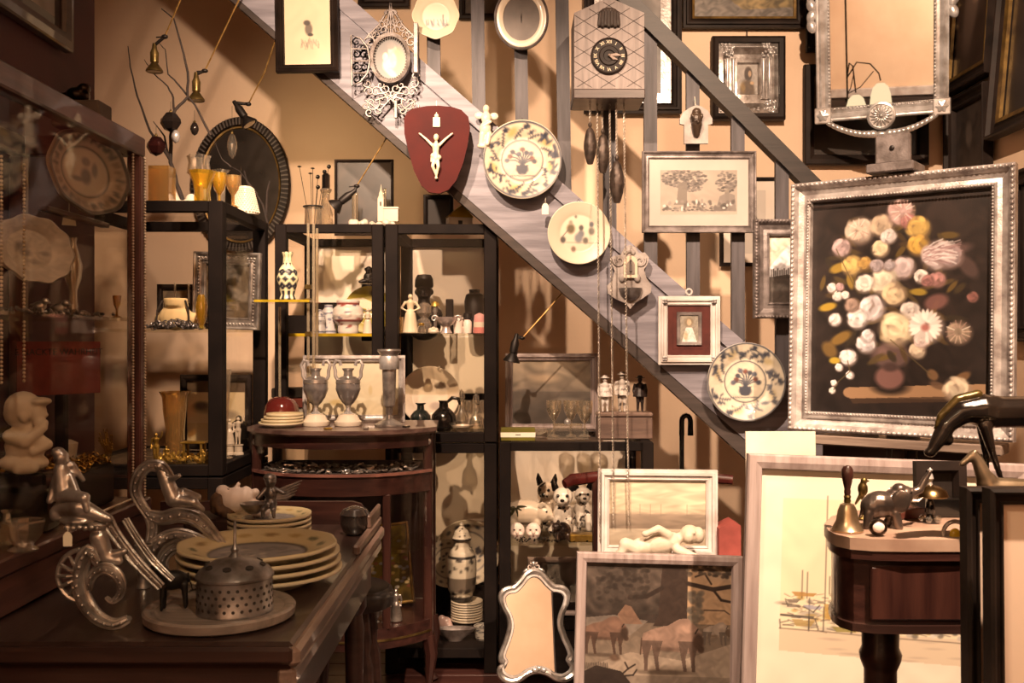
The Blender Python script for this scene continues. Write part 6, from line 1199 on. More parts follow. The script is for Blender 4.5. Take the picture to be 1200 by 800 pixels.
for px, Y, r, dz, lab in ((545, 4.1, 34, .0, 'wide shallow platter at the bottom of the covered vase cabinet'), (533, 4.0, 26, .0, 'dark boat-shaped dish at the front of the covered vase cabinet'), (566, 4.03, 12, 0, 'little patterned cup on the cabinet floor beside the plate stack')):
    if r == 12: k = S(1, Y); tag(ob('patterned_cup', vcl([(8*k, 0), (9*k, 2*k), (11*k, 16*k), (10*k, 16*k), (8*k, 3*k), (.1*k, 2*k)], bluewhite(3)), None, None, (X(px, Y), Y, zf)), lab, 'cup')
    elif r == 26: V('boat_dish', lab, 'dish', px, Y, zf+.002, [(8, 0), (9, 2), (18, 8), (24, 14), (25, 15)], M_greyf, True, sy=.4)
k = S(1, 4.0); tag(organic('pink_shell', B().ell((0, 0, 9*k), (9*k, 6*k, 9*k)).ell((4*k, -2*k, 6*k), (7*k, 6*k, 6*k)).ell((-4*k, 0, 14*k), (5*k, 4*k, 6*k)), pm('pink_shell_glaze', '#cfae9e', '#b08e80', .3), None, .004, 2, (X(520, 4.06), 4.14, zf)), 'pale pink shell at the left of the plate stack', 'shell')
# ================= on the low cabinet under the stair
zt3 = ZM+.001; c = Canvas((602, 437, 696, 505), '#5a4c3e', 1.3); c.grad('#8e7a60', '#6a5c4c', 437, 470).grad('#54493e', '#40372f', 470, 505).noise(.2, 7, 2, 4).ell(640, 456, 26, 7, '#caa982', .6, .7).ell(620, 470, 14, 4, '#4a4038', .7, .6).ell(666, 480, 20, 5, '#8a7c6a', .6, .6)
framed('seascape', 'dark seascape in a pale wooden frame, half shaded by the stair', 'painting', (592, 424, 702, 516), 4.32, .032, M_ltwz, c, M_oil, P_STEP, .03, loc=Vector((X(647, 4.32), 4.38, zt3)), tilt=4)
t = thing('stamp_box', 'small olive green box with a cream band at the cabinet front', 'box', (X(607, 3.97), 3.97, zt3)); k = S(1, 3.97)
ob('box_body', B().box(-20*k, -.03, 0, 20*k, .03, 15*k, .002), pm('olive_green', '#6e6416', '#5a5010', .5), t); ob('paper_band', B().box(-20.2*k, -.0305, 4.5*k, 20.2*k, .0302, 10*k), M_tag, t); ob('band_mark', B().box(-3*k, -.031, 6.8*k, 3*k, -.0304, 7.8*k), M_ink, t)
V('glass_dish', 'low pressed glass dish left of the goblets', 'dish', 632, 4.1, zt3, [(10, 0), (11, 2), (16, 8), (17, 10)], M_clear, True, 20, lambda a, z: 1+.04*cos(10*a))
t = thing('crystal_box', 'clear crystal casket with studded lid before the goblets', 'box', (X(665, 4.02), 4.02, zt3)); k = S(1, 4.02)
ob('casket', B().box(-24*k, -.035, 0, 24*k, .035, 12*k, .003), M_clear, t, smooth=0); b = B()
for i in range(14):
    for j in range(4): b.ell(((-15+i*2.4)*k, -.03+j*.02, 17*k), (1.3*k, 1.3*k, 1*k), n=6, m=4)
ob('studded_lid', b.box(-17*k, -.032, 12.2*k, 17*k, .032, 16.5*k, .002), M_clear, t, smooth=0); ob('lid_knob', B().ell((0, 0, 20*k), 4*k), M_silverb, t)
for px, lab in ((649, 'leftmost of the three etched goblets on the under-stair cabinet'), (669, 'middle of the three etched goblets on the under-stair cabinet'), (685, 'rightmost of the three etched goblets on the under-stair cabinet')):
    V('etched_goblet', lab, 'glass', px, 4.14, zt3, [(7, 0), (6.5, 1), (1.3, 3), (1.3, 15), (5, 20), (9, 28), (9.8, 37), (9.6, 42)] if px > 680 else [(6, 0), (5.5, 1), (1.4, 3), (1.6, 18), (4, 21), (8.5, 30), (9, 42)], M_clear, True)
t = thing('wooden_box', 'rounded-top brown wooden box under the three musicians', 'box', (X(731, 4.06), 4.06, zt3)); k = S(1, 4.06)
ob('box_body', B().box(-32*k, -.05, 0, 32*k, .05, 25*k, .004), wood('brown_box_wood', '#6e5648', '#544036', .5, 4, 0), t); ob('lid', B().box(-32.5*k, -.051, 25.5*k, 32.5*k, .051, 31*k, .006), wood('brown_lid_wood', '#8a7060', '#6a5446', .4, 4, 0), t)
zb2 = zt3+31.2*k
M_wc = pm('white_coat', '#d8cabb', '#9a8676', .5, 0, 50, lo=.4, hi=.5); M_gc = pm('grey_coat', '#c8b8a6', '#54443a', .5, 0, 45, lo=.42, hi=.5); M_dc = pm('dark_coat', '#3a2a24', '#221814', .5, 0, 40)
for px, m, lab, kw in ((709, M_wc, 'white-coated porcelain figure at the left end of the brown box', dict(pose='wide', arms='front')), (729, M_gc, 'tallest porcelain figure with a cane in the middle of the brown box', dict(arms='front')), (750, M_dc, 'dark-coated figure in a hat at the right end of the brown box', dict(pose='wide', arms='hips'))):
    figure('porcelain_musician', lab, px, 4.05, zb2, 40 if px != 729 else 44, m, wide=1.35, vox=.0016, extra=lambda b, h: b.lathe([(h*.1, h*.985), (h*.12, h*1.0), (h*.06, h*1.01), (h*.05, h*1.06), (.001, h*1.07)], 14).lathe([(h*.16, h*.44), (h*.12, h*.62), (h*.09, h*.7)], 12))
k = S(1, 4.36); tag(organic('small_bird', B().ell((0, 0, 12*k), (4*k, 4*k, 7*k)).ell((0, -2*k, 20*k), (3*k, 3*k, 3*k)).cap((0, -4*k, 20*k), (0, -8*k, 19*k), 1.2*k, .5*k).cap((0, 3*k, 8*k), (1*k, 6*k, 1*k), 2*k, 1*k).cap((-1*k, 0, 6*k), (-1*k, 0, 0), 1*k), M_iron, None, .002, 1, (X(603, 4.36), 4.385, EYE+(400-423)/F*4.36)), 'small dark bird ornament perched on the seascape frame', 'ornament')
t = thing('walking_cane', 'black walking cane with curved handle standing under the stair', 'cane', (X(799, 4.1), 4.1, 0)); zc2 = EYE-(510-400)/F*4.1
ob('shaft', B().tube([(0, 0, 0), (0, 0, zc2)], [.008, .010], 10), M_blk, t); ob('handle', B().tube([(0, 0, zc2)]+[(.018-.018*cos(a), 0, zc2+.06+.022*sin(a)) for a in (0, .5, 1, 1.57, 2.1, 2.6, pi)]+[(.036, 0, zc2)], [.011]*8+[.012], 10), M_blk, t)
# ================= inside the low cabinet: porcelain dogs and friends
zs = .501; M_spot = pm('black_and_white_glaze', '#ecdcc4', '#241c18', .2, 0, 22, lo=.40, hi=.43, coat=.5); M_bkg = M_blk
def dog(px, Y, h, lab, body, earm, turn=0):
    k = S(h/50, Y); t = thing('porcelain_dog', lab, 'figurine', (X(px, Y), Y, zs), (0, 0, turn))
    organic('body', B().ell((0, 6*k, 13*k), (12*k, 13*k, 13*k)).ell((0, -2*k, 20*k), (9*k, 8*k, 12*k)).cap((-5*k, -8*k, 16*k), (-5.5*k, -9*k, 2*k), 3.6*k, 3*k).cap((5*k, -8*k, 16*k), (5.5*k, -9*k, 2*k), 3.6*k, 3*k).ell((0, -5*k, 36*k), (9*k, 8.5*k, 8.5*k)).ell((0, -12*k, 33*k), (5*k, 4.5*k, 4*k)).ell((-9*k, 4*k, 5*k), (5*k, 9*k, 5*k)).ell((9*k, 4*k, 5*k), (5*k, 9*k, 5*k)), body, t, .0035, 2)
    for s in (-1, 1):
        ob('ear', B().tube([(s*6*k, -4*k, 41*k), (s*8*k, -4*k, 47*k), (s*8.6*k, -4*k, 52*k)], [3.4*k, 2.6*k, .5*k], 8, flat=.5), earm, t)
        ob('eye', B().ell((s*4*k, -12.6*k, 37.5*k), 1.5*k, n=8, m=6), M_blk, t)
    ob('nose', B().ell((0, -16.2*k, 34*k), (2*k, 1.2*k, 1.4*k), n=8, m=6), M_blk, t); return t
M_dogA = pm('tan_black_glaze', '#e0c8a8', '#2a211b', .2, 0, 26, lo=.42, hi=.46, coat=.5)
dog(642, 4.27, 62, 'porcelain dog with dark muzzle behind the white pig', M_dogA, M_blk, -.3); dog(660, 4.09, 66, 'tall black and white porcelain dog in the middle of the group', M_spot, M_blk, -.1); dog(682, 4.24, 57, 'porcelain dog with sad face at the right of the group', M_spot, M_blk, .1)
k = S(1, 4.12); t = thing('porcelain_pig', 'white porcelain pig beside the three dogs', 'figurine', (X(616, 4.13), 4.13, zs), (0, 0, -.15))
organic('body', B().ell((0, 0, 26*k), (26*k, 13*k, 15*k)).ell((22*k, -3*k, 26*k), (11*k, 10*k, 11*k)).cap((30*k, -5*k, 22*k), (35*k, -7*k, 21*k), 5*k, 4*k).cap((-14*k, -6*k, 16*k), (-14*k, -6*k, 2*k), 5*k, 4*k).cap((14*k, -6*k, 16*k), (14*k, -6*k, 2*k), 5*k, 4*k).cap((-14*k, 6*k, 16*k), (-14*k, 6*k, 2*k), 5*k, 4*k).cap((14*k, 6*k, 16*k), (14*k, 6*k, 2*k), 5*k, 4*k), M_cream, t, .005, 3)
ob('ear', B().tube([(18*k, -10*k, 34*k), (22*k, -12*k, 38*k), (26*k, -13*k, 37*k)], [3*k, 3*k, .6*k], 8, flat=.5), M_cream, t); ob('eye', B().ell((26*k, -11.6*k, 29*k), 1.3*k, n=8, m=6), M_blk, t)
b = B(); [b.at((-10*k, -11*k, 34*k), (.4, i*.7, 0)).ell((7*k, 0, 0), (6*k, .8*k, 2*k), n=8, m=5) for i in range(5)]; ob('leaf_mark', b, pm('green_leaf_mark', '#4a4428', '#36311c', .3), t)
for px, lab in ((606, 'left of two small round white doll faces before the pig'), (625, 'right of two small round white doll faces before the pig')):
    k = S(1, 4.02); t = thing('porcelain_mask', lab, 'mask', (X(px, 4.02), 4.02, zs)); organic('face', B().ell((0, 0, 10*k), (9*k, 5*k, 10*k)).ell((0, -5*k, 9*k), (1.6*k, 2*k, 2*k)).ell((-4*k, -3.6*k, 7*k), (3*k, 2*k, 2.4*k)).ell((4*k, -3.6*k, 7*k), (3*k, 2*k, 2.4*k)), M_bisque, t, .002, 1)
    for s in (-1, 1): ob('eye', B().ell((s*3.4*k, -4.4*k, 12*k), (1.3*k, .8*k, .9*k), n=8, m=5), M_ink, t)
    ob('mouth', B().ell((0, -5*k, 5*k), (1.8*k, .8*k, .7*k), n=8, m=5), M_redmat, t)
k = S(1, 4.02); t = thing('dark_hedgehog', 'glossy dark brown crouching animal before the tall dog', 'figurine', (X(658, 4.0), 4.0, zs), (0, 0, .3))
organic('body', B().ell((0, 0, 11*k), (12*k, 9*k, 11*k)).ell((-8*k, -5*k, 17*k), (6*k, 5.5*k, 5.5*k)).ell((-11*k, -9*k, 15.5*k), (2.6*k, 3*k, 2.4*k)).ell((-12*k, -1*k, 22*k), 2*k).ell((-5*k, -3*k, 23*k), 2*k).cap((-7*k, -6*k, 9*k), (-8*k, -8*k, 2*k), 3*k, 2.6*k).cap((6*k, -6*k, 6*k), (7*k, -8*k, 2*k), 4*k, 2.6*k), pm('brown_luster', '#3a2a20', '#1c1410', .12, .2, 20, coat=.8), t, .0028, 1)
b = B(); q = random.Random(4)
for i in range(120): b.at((X(q.uniform(603, 700), 4.0), q.uniform(3.95, 4.03), zs+.004+.006*q.random()), (q.random(), q.random(), q.random()*3)).ell((0, 0, 0), (q.uniform(.003, .007), .003, .003), n=5, m=4)
tag(ob('dark_beads_heap', b, M_blk, None), 'heap of small dark beads along the shelf before the porcelain animals', 'beads', kind='stuff')
tag(ob('gilt_tray', B().box(-.07, -.03, 0, .07, .03, .03, .004), M_gilt, None, (X(688, 3.99), 3.99, zs)), 'little gilt box at the right end of the dogs shelf', 'box')
c = Canvas((0, 0, 40, 26), '#756b62', 1); c.noise(.3, 6); framed('low_shelf_print', 'small grey print in a pale frame behind the cartouche mirror', 'picture', (618, 652, 690, 720), 4.2, .022, M_ltw, c, M_print, P_FLAT, .02)
tag(ob('print_riser', B().box(-.13, -.02, 0, .13, .03, S(1, 4.2)*0+.12, .004), M_black, None, (X(654, 4.2), 4.21, .083)), 'black riser under the small grey print', 'block')
# ================= cartouche mirror on the floor
mY = 3.62; t = thing('cartouche_mirror', 'curvy silver-framed cartouche mirror leaning by the bison painting', 'mirror', W(630, 797, mY), (rad(-17), 0, rad(6)))
g = rel(630, 797, mY); gz = lambda x, y_: (g(x, y_)[0], g(x, y_)[2])
half = [(630, 672), (622, 675), (614, 684), (606, 691), (600, 692), (594, 694), (590, 700), (592, 710), (598, 722), (600, 735), (596, 750), (590, 764), (588, 772), (591, 778), (586, 784), (588, 792), (598, 797), (608, 795), (618, 789), (630, 786)]
full = half+[(1260-x, y_) for x, y_ in half[::-1][1:-1]]
fr = [Vector((gz(x, y_)[0], 0, gz(x, y_)[1])) for x, y_ in full]
def sub(P, n=4):
    m = len(P); out = []
    for i in range(m):
        a, b_, c_, d_ = P[(i-1) % m], P[i], P[(i+1) % m], P[(i+2) % m]
        for j in range(n): u = j/n; out.append(.5*((2*b_)+(c_-a)*u+(2*a-5*b_+4*c_-d_)*u*u+(3*b_-a-3*c_+d_)*u**3))
    return out
fp = sub(fr); cen = sum(fp, Vector())/len(fp)
ob('frame', B().tube(fp, .012, 8, True), M_silver, t); ob('inner_bead', B().tube([cen+(p-cen)*.92+Vector((0, -.006, 0)) for p in fp], .006, 6, True), M_silverb, t)
ob('mirror_glass', B().prism([((cen+(p-cen)*.95).x, (cen+(p-cen)*.95).z) for p in fp], -.002, .002), M_mirror, t, smooth=0)
b = B(); q = g(630, 668)
for s in (-1, 1): b.scroll((q[0]+s*.014, q[2]+.004), .014, 1.2, 1.5, .005, .003, 1, s, -.004, 16, .2, 6).ell((q[0]+s*.03, -.004, q[2]-.01), (.014, .006, .007), (0, s*.6, 0))
ob('crest', b.ell((q[0], -.006, q[2]+.014), (.008, .006, .012)), M_silver, t); q = g(632, 786); b = B()
for s in (-1, 0, 1): b.ell((q[0]+s*.016, -.012, q[2]+.008-abs(s)*.006), (.012, .007, .009))
ob('lower_ornament', b, M_silverb, t)
# ================= plaster baby on the chair, red parcel
bY2 = 3.60; k = S(1, bY2); zb3 = .492; t = thing('plaster_baby', 'white plaster baby lying on its back before the shore picture', 'figurine', (X(770, bY2), bY2, zb3))
def bp(px, h, y_=0): return ((px-770)*k, y_*k, h*k)
organic('body', B().ell(bp(772, 24), (20*k, 13*k, 13*k), (0, -.2, 0)).ell(bp(752, 21), (14*k, 12*k, 11*k)).ell(bp(787, 28), (11*k, 12*k, 11*k), (0, -.3, 0)).cap(bp(796, 32), bp(801, 34), 6*k, 6*k).ell(bp(808, 36, -1), (12*k, 11*k, 11.5*k)).ell(bp(805, 34, -10), (6*k, 4*k, 6*k)).ell(bp(811, 40, -12), (2*k, 2.4*k, 2*k)).ell(bp(818, 35), (8*k, 10*k, 10*k))
        .cap(bp(744, 20, -6), bp(732, 26, -8), 9*k, 8*k).cap(bp(732, 26, -8), bp(726, 14, -10), 7*k, 5*k).ell(bp(722, 13, -11), (7*k, 4*k, 4*k)).cap(bp(744, 14, 4), bp(716, 8, 2), 8*k, 6*k).cap(bp(716, 8, 2), bp(701, 6, 0), 5.5*k, 4*k)
        .cap(bp(782, 36, -6), bp(770, 44, -9), 6*k, 5*k).cap(bp(770, 44, -9), bp(758, 40, -12), 5*k, 3.6*k).ell(bp(755, 39, -13), (5*k, 4*k, 4*k)).cap(bp(792, 20, -10), bp(812, 12, -14), 6*k, 5*k).cap(bp(812, 12, -14), bp(828, 7, -14), 4.6*k, 3.6*k).ell(bp(832, 6, -14), (6*k, 4*k, 4*k)).ell(bp(770, 8), (52*k, 10*k, 6*k)), M_plaster, t, .0045, 3)
tag(ob('red_parcel', B().prism([(-.036, 0), (.045, 0), (.045, .13), (.02, .145), (-.036, .12)], -.05, .05), pm('red_paper', '#a04a3e', '#843a30', .7), None, (X(852, 3.7), 3.72, .491)), 'crumpled red paper parcel right of the shore picture', 'parcel')
# ================= inside the glass case
def lean(p0, Y0, p1, Y1, z, h, cv, name, label, scal=0, nsc=10):
    x0, x1 = X(p0, Y0), X(p1, Y1); w = math.hypot(x1-x0, Y1-Y0); me = plate_mesh(name, 1, cv, .018, scal, nsc, K=30, n=72)
    t = thing(name, label, 'plate', ((x0+x1)/2, (Y0+Y1)/2, z), (0, 0, math.atan2(Y1-Y0, x1-x0))); o = ob('plate_body', me, None, t); o.scale = (w/2, 1, h/2); return t
c = Canvas((-1, -1, 1, 1), '#a8988a', 50); q = random.Random(5)
c.ell(0, 0, .99, .99, '#4a4644', 1, .02).ell(0, 0, .93, .93, '#c4ae94', 1, .03)
for i in range(26): a = 2*pi*i/26; c.ell(cos(a)*.8, sin(a)*.8, .13, .08, q.choice(['#4c4a4c', '#8a7a6a', '#5c5858']), .85, .5, a+q.random())
c.ell(0, 0, .62, .62, '#54504e', .9, .04).ell(0, 0, .58, .58, '#ccb89e', 1, .05).ell(.0, .1, .16, .24, '#5c5654', .9, .5).ell(-.2, .2, .2, .08, '#6a625c', .8, .5).ell(.22, -.1, .1, .22, '#6a625e', .8, .5).ell(0, -.25, .14, .14, '#6e6660', .8, .5)
lean(48, 2.22, 143, 2.56, EYE+(400-201)/F*2.38, S(98, 2.38), c, 'blue_platter', 'large blue-grey patterned platter high in the glass case', .02, 8)
c = Canvas((-1, -1, 1, 1), '#cbb9a4', 50); c.ell(0, 0, .7, .7, '#d4c3ae', .8, .1).ell(-.25, -.05, .22, .2, '#857870', .7, .6).ell(-.1, .12, .2, .14, '#7a6e66', .7, .6).ell(.4, .05, .2, .1, '#82766c', .6, .6).ell(.1, .35, .3, .1, '#988a7c', .6, .6).noise(.08, .1)
lean(-16, 1.97, 76, 2.30, EYE+(400-292)/F*2.13, S(78, 2.13), c, 'scalloped_dish', 'pale scalloped oval dish on the case shelf below the platter', .03, 10)
tag(ob('platter_ledge', B().box(-.012, -.17, -.012, .012, .17, 0, .002), M_cw, None, (-1.05, 2.40, EYE+(400-201)/F*2.38-S(49.5, 2.38))), 'narrow wooden ledge carrying the blue-grey platter', 'shelf')
zsh = 1.361
def cx(Y, u): return -1.25+.26*u
def PX(px, Y): return (X(px, Y), Y)
figs = ((46, 2.14, 'small silver lamb on the case shelf', 0), (70, 2.3, 'small silver reclining animal on the case shelf', 1))
for px, Y, lab, i in figs:
    k = S(1, Y); tag(organic('silver_animal', B().ell((0, 0, 8*k), (9*k, 6*k, 6*k)).ell((8*k, -2*k, 14*k), (4.5*k, 4*k, 4*k)).cap((11*k, -3*k, 13*k), (14*k, -4*k, 12*k), 2*k, 1.6*k).cap((-6*k, -2*k, 5*k), (-6*k, -3*k, 1*k), 2*k).cap((5*k, -2*k, 5*k), (6*k, -3*k, 1*k), 2*k).ell((-9*k, 0, 9*k), 2.4*k), M_silver, None, .002, 1, (X(px, Y), Y, zsh)), lab, 'figurine')
V('glass_candlestick', 'tall clear glass candlestick on the case shelf', 'candlestick', 86, 2.42, zsh, [(14, 0), (13, 2), (5, 8), (4, 30), (9, 44), (10, 60), (6, 76), (3, 86), (5, 92)], M_clear, True)
V('case_goblet', 'amber glass goblet near the corner of the case shelf', 'glass', 137, 2.56, zsh, [(6, 0), (5, 1), (1.5, 3), (1.5, 10), (4, 16), (5, 26)], M_gglass, True)
b = B(); q = random.Random(21)
for i in range(60): y_ = q.uniform(2.05, 2.54); b.at((q.uniform(-1.1, -1.0), y_, zsh+.006*q.random()+.003), (q.random(), q.random(), 3*q.random())).ell((0, 0, 0), (q.uniform(.004, .012), .005, .004), n=6, m=4)
tag(ob('shelf_trinkets', b, M_pewter, None), 'scatter of dark metal trinkets along the case shelf', 'trinkets', kind='stuff')
b = B(); t = thing('case_price_tag', 'cream paper tag hanging below the blue-grey platter', 'price tag', W(81, 264, 2.42), (0, 0, .6)); ob('card', B().prism([(-.016, 0), (.016, 0), (.013, .026), (.004, .033), (-.004, .033), (-.013, .026)], 0, .0015), M_tag, t); ob('string', B().tube([(0, 0, .03), (0, 0, .055)], .0007, 4), M_tag, t)
# red notice with lettering
t = thing('red_notice', 'faded red printed card reading NACKTE WAHRHEIT inside the case', 'sign', W(70, 462, 2.34), (0, 0, .9)); w_, h_ = .2, S(62, 2.34)
ob('card', B().box(-w_/2, -.0015, 0, w_/2, .0015, h_), pm('faded_red_card', '#7a2e26', '#62241e', .8), t); me = text_mesh('E NACKTE WAHRHEIT', .021, .0003); me.materials.append(M_ink); ob('lettering', me, None, t, (0, -.0022, h_*.80), (pi/2, 0, 0))
tag(ob('notice_stand', B().box(-.012, -.012, 0, .012, .012, W(70, 462, 2.34).z-.897, .003), M_black, None, (X(70, 2.34), 2.35, .896)), 'dark upright holding the red printed card', 'stand')
V('white_horn_vase', 'plain tapering white vase behind the bust in the case', 'vase', 80, 2.46, .897, [(6, 0), (6, 1), (7, 30), (10, 55), (13, 72), (4, 76)], M_plaster, sx=.8)
# child bust
bY3 = 2.12; k = S(1, bY3); xb = X(31, bY3); t = thing('child_bust', 'ivory plaster bust of a bonneted child hugging itself, on a dark plinth', 'bust', (xb, bY3, .897), (0, 0, .1)); zp = 1.3-(552-400)/F*bY3-.897
ob('plinth', B().box(-31*k, -22*k, 0, 31*k, 22*k, zp-.035, .006).box(-28*k, -20*k, zp-.035, 28*k, 20*k, zp, .006), M_blk, t)
q = lambda px, py, dy=0: ((px-31)*k, dy*k, zp+(552-py)*k)
organic('child', B().ell(q(27, 478), (21*k, 20*k, 20*k)).ell(q(24, 484, 2), (19*k, 20*k, 18*k)).ell(q(45, 484, -2), (9*k, 14*k, 14*k)).ell(q(48, 470, -2), (12*k, 15*k, 5*k)).ell(q(54, 486, -3), (3*k, 4*k, 3*k)).ell(q(48, 494, -8), (7*k, 7*k, 6*k)).ell(q(51, 498, -3), (3.4*k, 4*k, 2.6*k)).ell(q(34, 488, -16), (5*k, 6*k, 7*k)).cap(q(30, 498), q(30, 506), 12*k, 14*k).ell(q(30, 522), (24*k, 17*k, 22*k)).ell(q(28, 542), (29*k, 19*k, 12*k))
        .cap(q(17, 510, -10), q(36, 516, -18), 9*k, 8*k).cap(q(36, 516, -18), q(54, 500, -12), 8*k, 5.5*k).ell(q(55, 495, -10), (4.5*k, 5*k, 5*k)).cap(q(48, 515, -8), q(58, 520, -8), 8*k, 6*k).cap(q(58, 520, -8), q(44, 528, -14), 6*k, 5*k).cap(q(28, 548, -12), q(44, 546, -16), 8*k, 7*k), M_plaster, t, .0035, 2)
# golden lace and jewellery on the case floor
tag(ob('jewel_box', B().box(-.13, -.14, 0, .10, .14, .10, .006), pm('black_satin', '#1a1512', '#100c0a', .5), None, (-1.105, 2.38, .897)), 'black satin box heaped with gold in the corner of the case', 'box')
b = B(); q = random.Random(17)
for i in range(420):
    u, v = q.uniform(-.12, .10), q.uniform(-.135, .135); h = .998+q.random()*.012+.016*max(0, 1-abs(v-.05)/.12)*q.random()
    b.at((-1.105+u, 2.38+v, h), (q.random()*3, q.random()*3, q.random()*3))
    if q.random() < .5: b.ring((0, 0, 0), q.uniform(.005, .012), .0013, 10, 4)
    else: b.ell((0, 0, 0), (q.uniform(.003, .012), q.uniform(.002, .006), .003), n=6, m=4)
tag(ob('gold_heap', b, pm('bright_gold', '#d8aa54', '#a87c2e', .25, .9, 40), None), 'glittering heap of gold chains and lace on the black satin box', 'jewellery', kind='stuff')
t = thing('wire_tiara', 'wiry gilt tiara with twigs sticking up from the gold heap', 'tiara', (-1.02, 2.5, 1.005)); b = B()
for i in range(26):
    a = q.uniform(-1.2, 1.2); p = Vector((0, .0, 0)); L = q.uniform(.03, .09); e = Vector((sin(a)*L*.5, -cos(a)*.0-sin(a)*L*.6, cos(a)*L)); b.tube([p, p.lerp(e, .5)+Vector((.004, .004, 0)), e], .0011, 4).ell(e, .0026, n=6, m=4)
ob('wires', b, M_gilt, t)
V('crystal_sugar_bowl', 'cut crystal bowl gleaming at the near corner of the case floor', 'bowl', 28, 1.92, .897, [(16, 0), (17, 2), (10, 6), (20, 18), (24, 34), (22, 36)], M_clear, True, 14, lambda a, z: 1+.05*cos(7*a))
V('crystal_cruet', 'small cut crystal cruet next to the gleaming bowl', 'bottle', 8, 1.98, .897, [(10, 0), (11, 2), (10, 20), (5, 26), (4, 36), (7, 40)], M_clear, True, 10)
tag(ob('folded_letters', B().box(-.05, -.04, 0, .05, .04, .012, .002).at((.01, .0, .012), (0, 0, .4)).box(-.045, -.03, 0, .045, .03, .008, .002), M_paper, None, (-1.03, 2.14+.1, .897), (0, 0, .2)), 'cream folded papers lying on the case floor', 'papers')
# thing on top of the case
t = thing('dark_ornament', 'dark metal knot ornament on the case top', 'ornament', (-1.09, 2.5, 1.832)); organic('knot', B().ell((0, 0, .085), (.03, .03, .022)).ell((-.03, 0, .078), (.02, .02, .016)).ell((.02, -.01, .1), (.016, .016, .014)).cap((-.05, 0, .07), (-.02, 0, .08), .008).cap((0, 0, .08), (0, 0, .065), .02), M_bronze, t, .003, 1); ob('card_box', B().box(-.05, -.04, 0, .07, .04, .066, .004), pm('grey_box_card', '#6a5c50', '#584a40', .8), t)
# ================= on the table
zt4 = .781
c = Canvas((-1, -1, 1, 1), '#cfb684', 60); q = random.Random(3)
for i in range(14): a = 2*pi*i/14+.2; c.ell(cos(a)*.8, sin(a)*.8, .12, .06, q.choice(['#a8884a', '#5c5a3a', '#8a6a3a']), .9, .4, a+1.5)
c.ell(0, 0, .64, .64, '#3c3838', .9, .03).ell(0, 0, .61, .61, '#8a8280', 1, .05)
for i in range(40): c.ell(q.uniform(-.45, .45), q.uniform(-.45, .45), .09, .05, q.choice(['#5c5a5e', '#c2b4a4', '#6a6664']), .8, .5, q.random()*3)
c2 = Canvas((0, 0, 10, 10), '#cdb688', 1)
for i in range(4):
    me = plate_mesh('plate', .172-.004*(i == 3), c if i == 3 else c2, .024, .012 if i == 3 else 0, 10, flat=True, K=34 if i == 3 else 14, n=80)
    tag(ob('dinner_plate', me, None, None, (X(302+1.5*(3-i), 2.15), 2.15, zt4+.006+.0175*i)), ['lowest', 'second lowest', 'third', 'topmost, flower-painted'][i]+' plate of the large stack on the table', 'plate', 'large plate stack')
V('foot_dish', 'shallow dish under the large plate stack', 'dish', 302, 2.15, zt4, [(50, 0), (52, 2), (56, 3)], M_cream)
for i in range(5):
    me = plate_mesh('plate', .104, c if i == 4 else c2, .014, flat=True, K=20 if i == 4 else 10, n=56)
    tag(ob('small_plate', me, None, None, (X(316, 2.52), 2.52, zt4+.018+.0125*i)), ['lowest', 'second', 'third', 'fourth', 'topmost patterned'][i]+' of the small plates stacked behind the large stack', 'plate', 'small plate stack')
tag(ob('foot_dish', B().lathe([(.05, 0), (.055, .004), (.06, .016), (.0001, .017)], 28), M_cream, None, (X(316, 2.52), 2.52, zt4)), 'round foot dish under the small plate stack', 'dish')
# tray with pierced silver burner
tY = 1.88; k = S(1, tY); t = thing('round_tray', 'round grey wooden tray under the pierced silver box', 'tray', (X(258, tY), tY, zt4))
ob('tray_disc', B().lathe([(.132, 0), (.138, .004), (.140, .018), (.136, .022), (.124, .0215), (.118, .017), (.0001, .016)], 56), wood('grey_tray_wood', '#8a7668', '#6a5a4e', .5, 4, 0), t)
t = thing('pierced_box', 'pierced silver lidded box with a tall finial on the grey tray', 'box', (X(277, tY-.01), tY-.02, zt4+.0175)); r0 = .069
ob('body', B().lathe([(r0*1.02, 0), (r0*1.02, .004), (r0, .006), (r0, .062), (r0*1.03, .064)], 44), M_pewter, t)
l = ob('lid', B().lathe([(r0*1.04, .064), (r0*1.04, .068), (r0*.93, .078), (r0*.6, .092), (.012, .1), (.006, .108), (.008, .114), (.003, .122), (.0025, .165), (.0001, .168)], 44), M_pewter, t)
b = B()
for j in range(4):
    for i in range(28):
        a = 2*pi*(i+.5*(j % 2))/28; b.at((r0*cos(a), r0*sin(a), .013+.0125*j), (0, pi/2, 0)); b.m = Matrix.Translation((r0*cos(a), r0*sin(a), .013+.0125*j)) @ Matrix.Rotation(a, 4, 'Z') @ Matrix.Rotation(pi/2, 4, 'Y'); b.lathe([(.0032, -.001), (.0032, .0006)], 8)
ob('pierced_holes', b, M_ink, t, smooth=0)['kind'] = 'stuff'
b = B()
for i in range(8):
    a = 2*pi*i/8; b.m = Matrix.Translation((r0*.76*cos(a), r0*.76*sin(a), .087)) @ Matrix.Rotation(a, 4, 'Z') @ Matrix.Rotation(.5, 4, 'Y'); b.lathe([(.008, -.002), (.008, .001)], 12, sx=.7)
ob('vent_holes', b, M_ink, l, smooth=0)['kind'] = 'stuff'
k = S(1, 1.86); t = thing('bull_figurine', 'small black bull with pale horns standing on the grey tray', 'figurine', (X(203, 1.87), 1.87, zt4+.0172), (0, 0, .5))
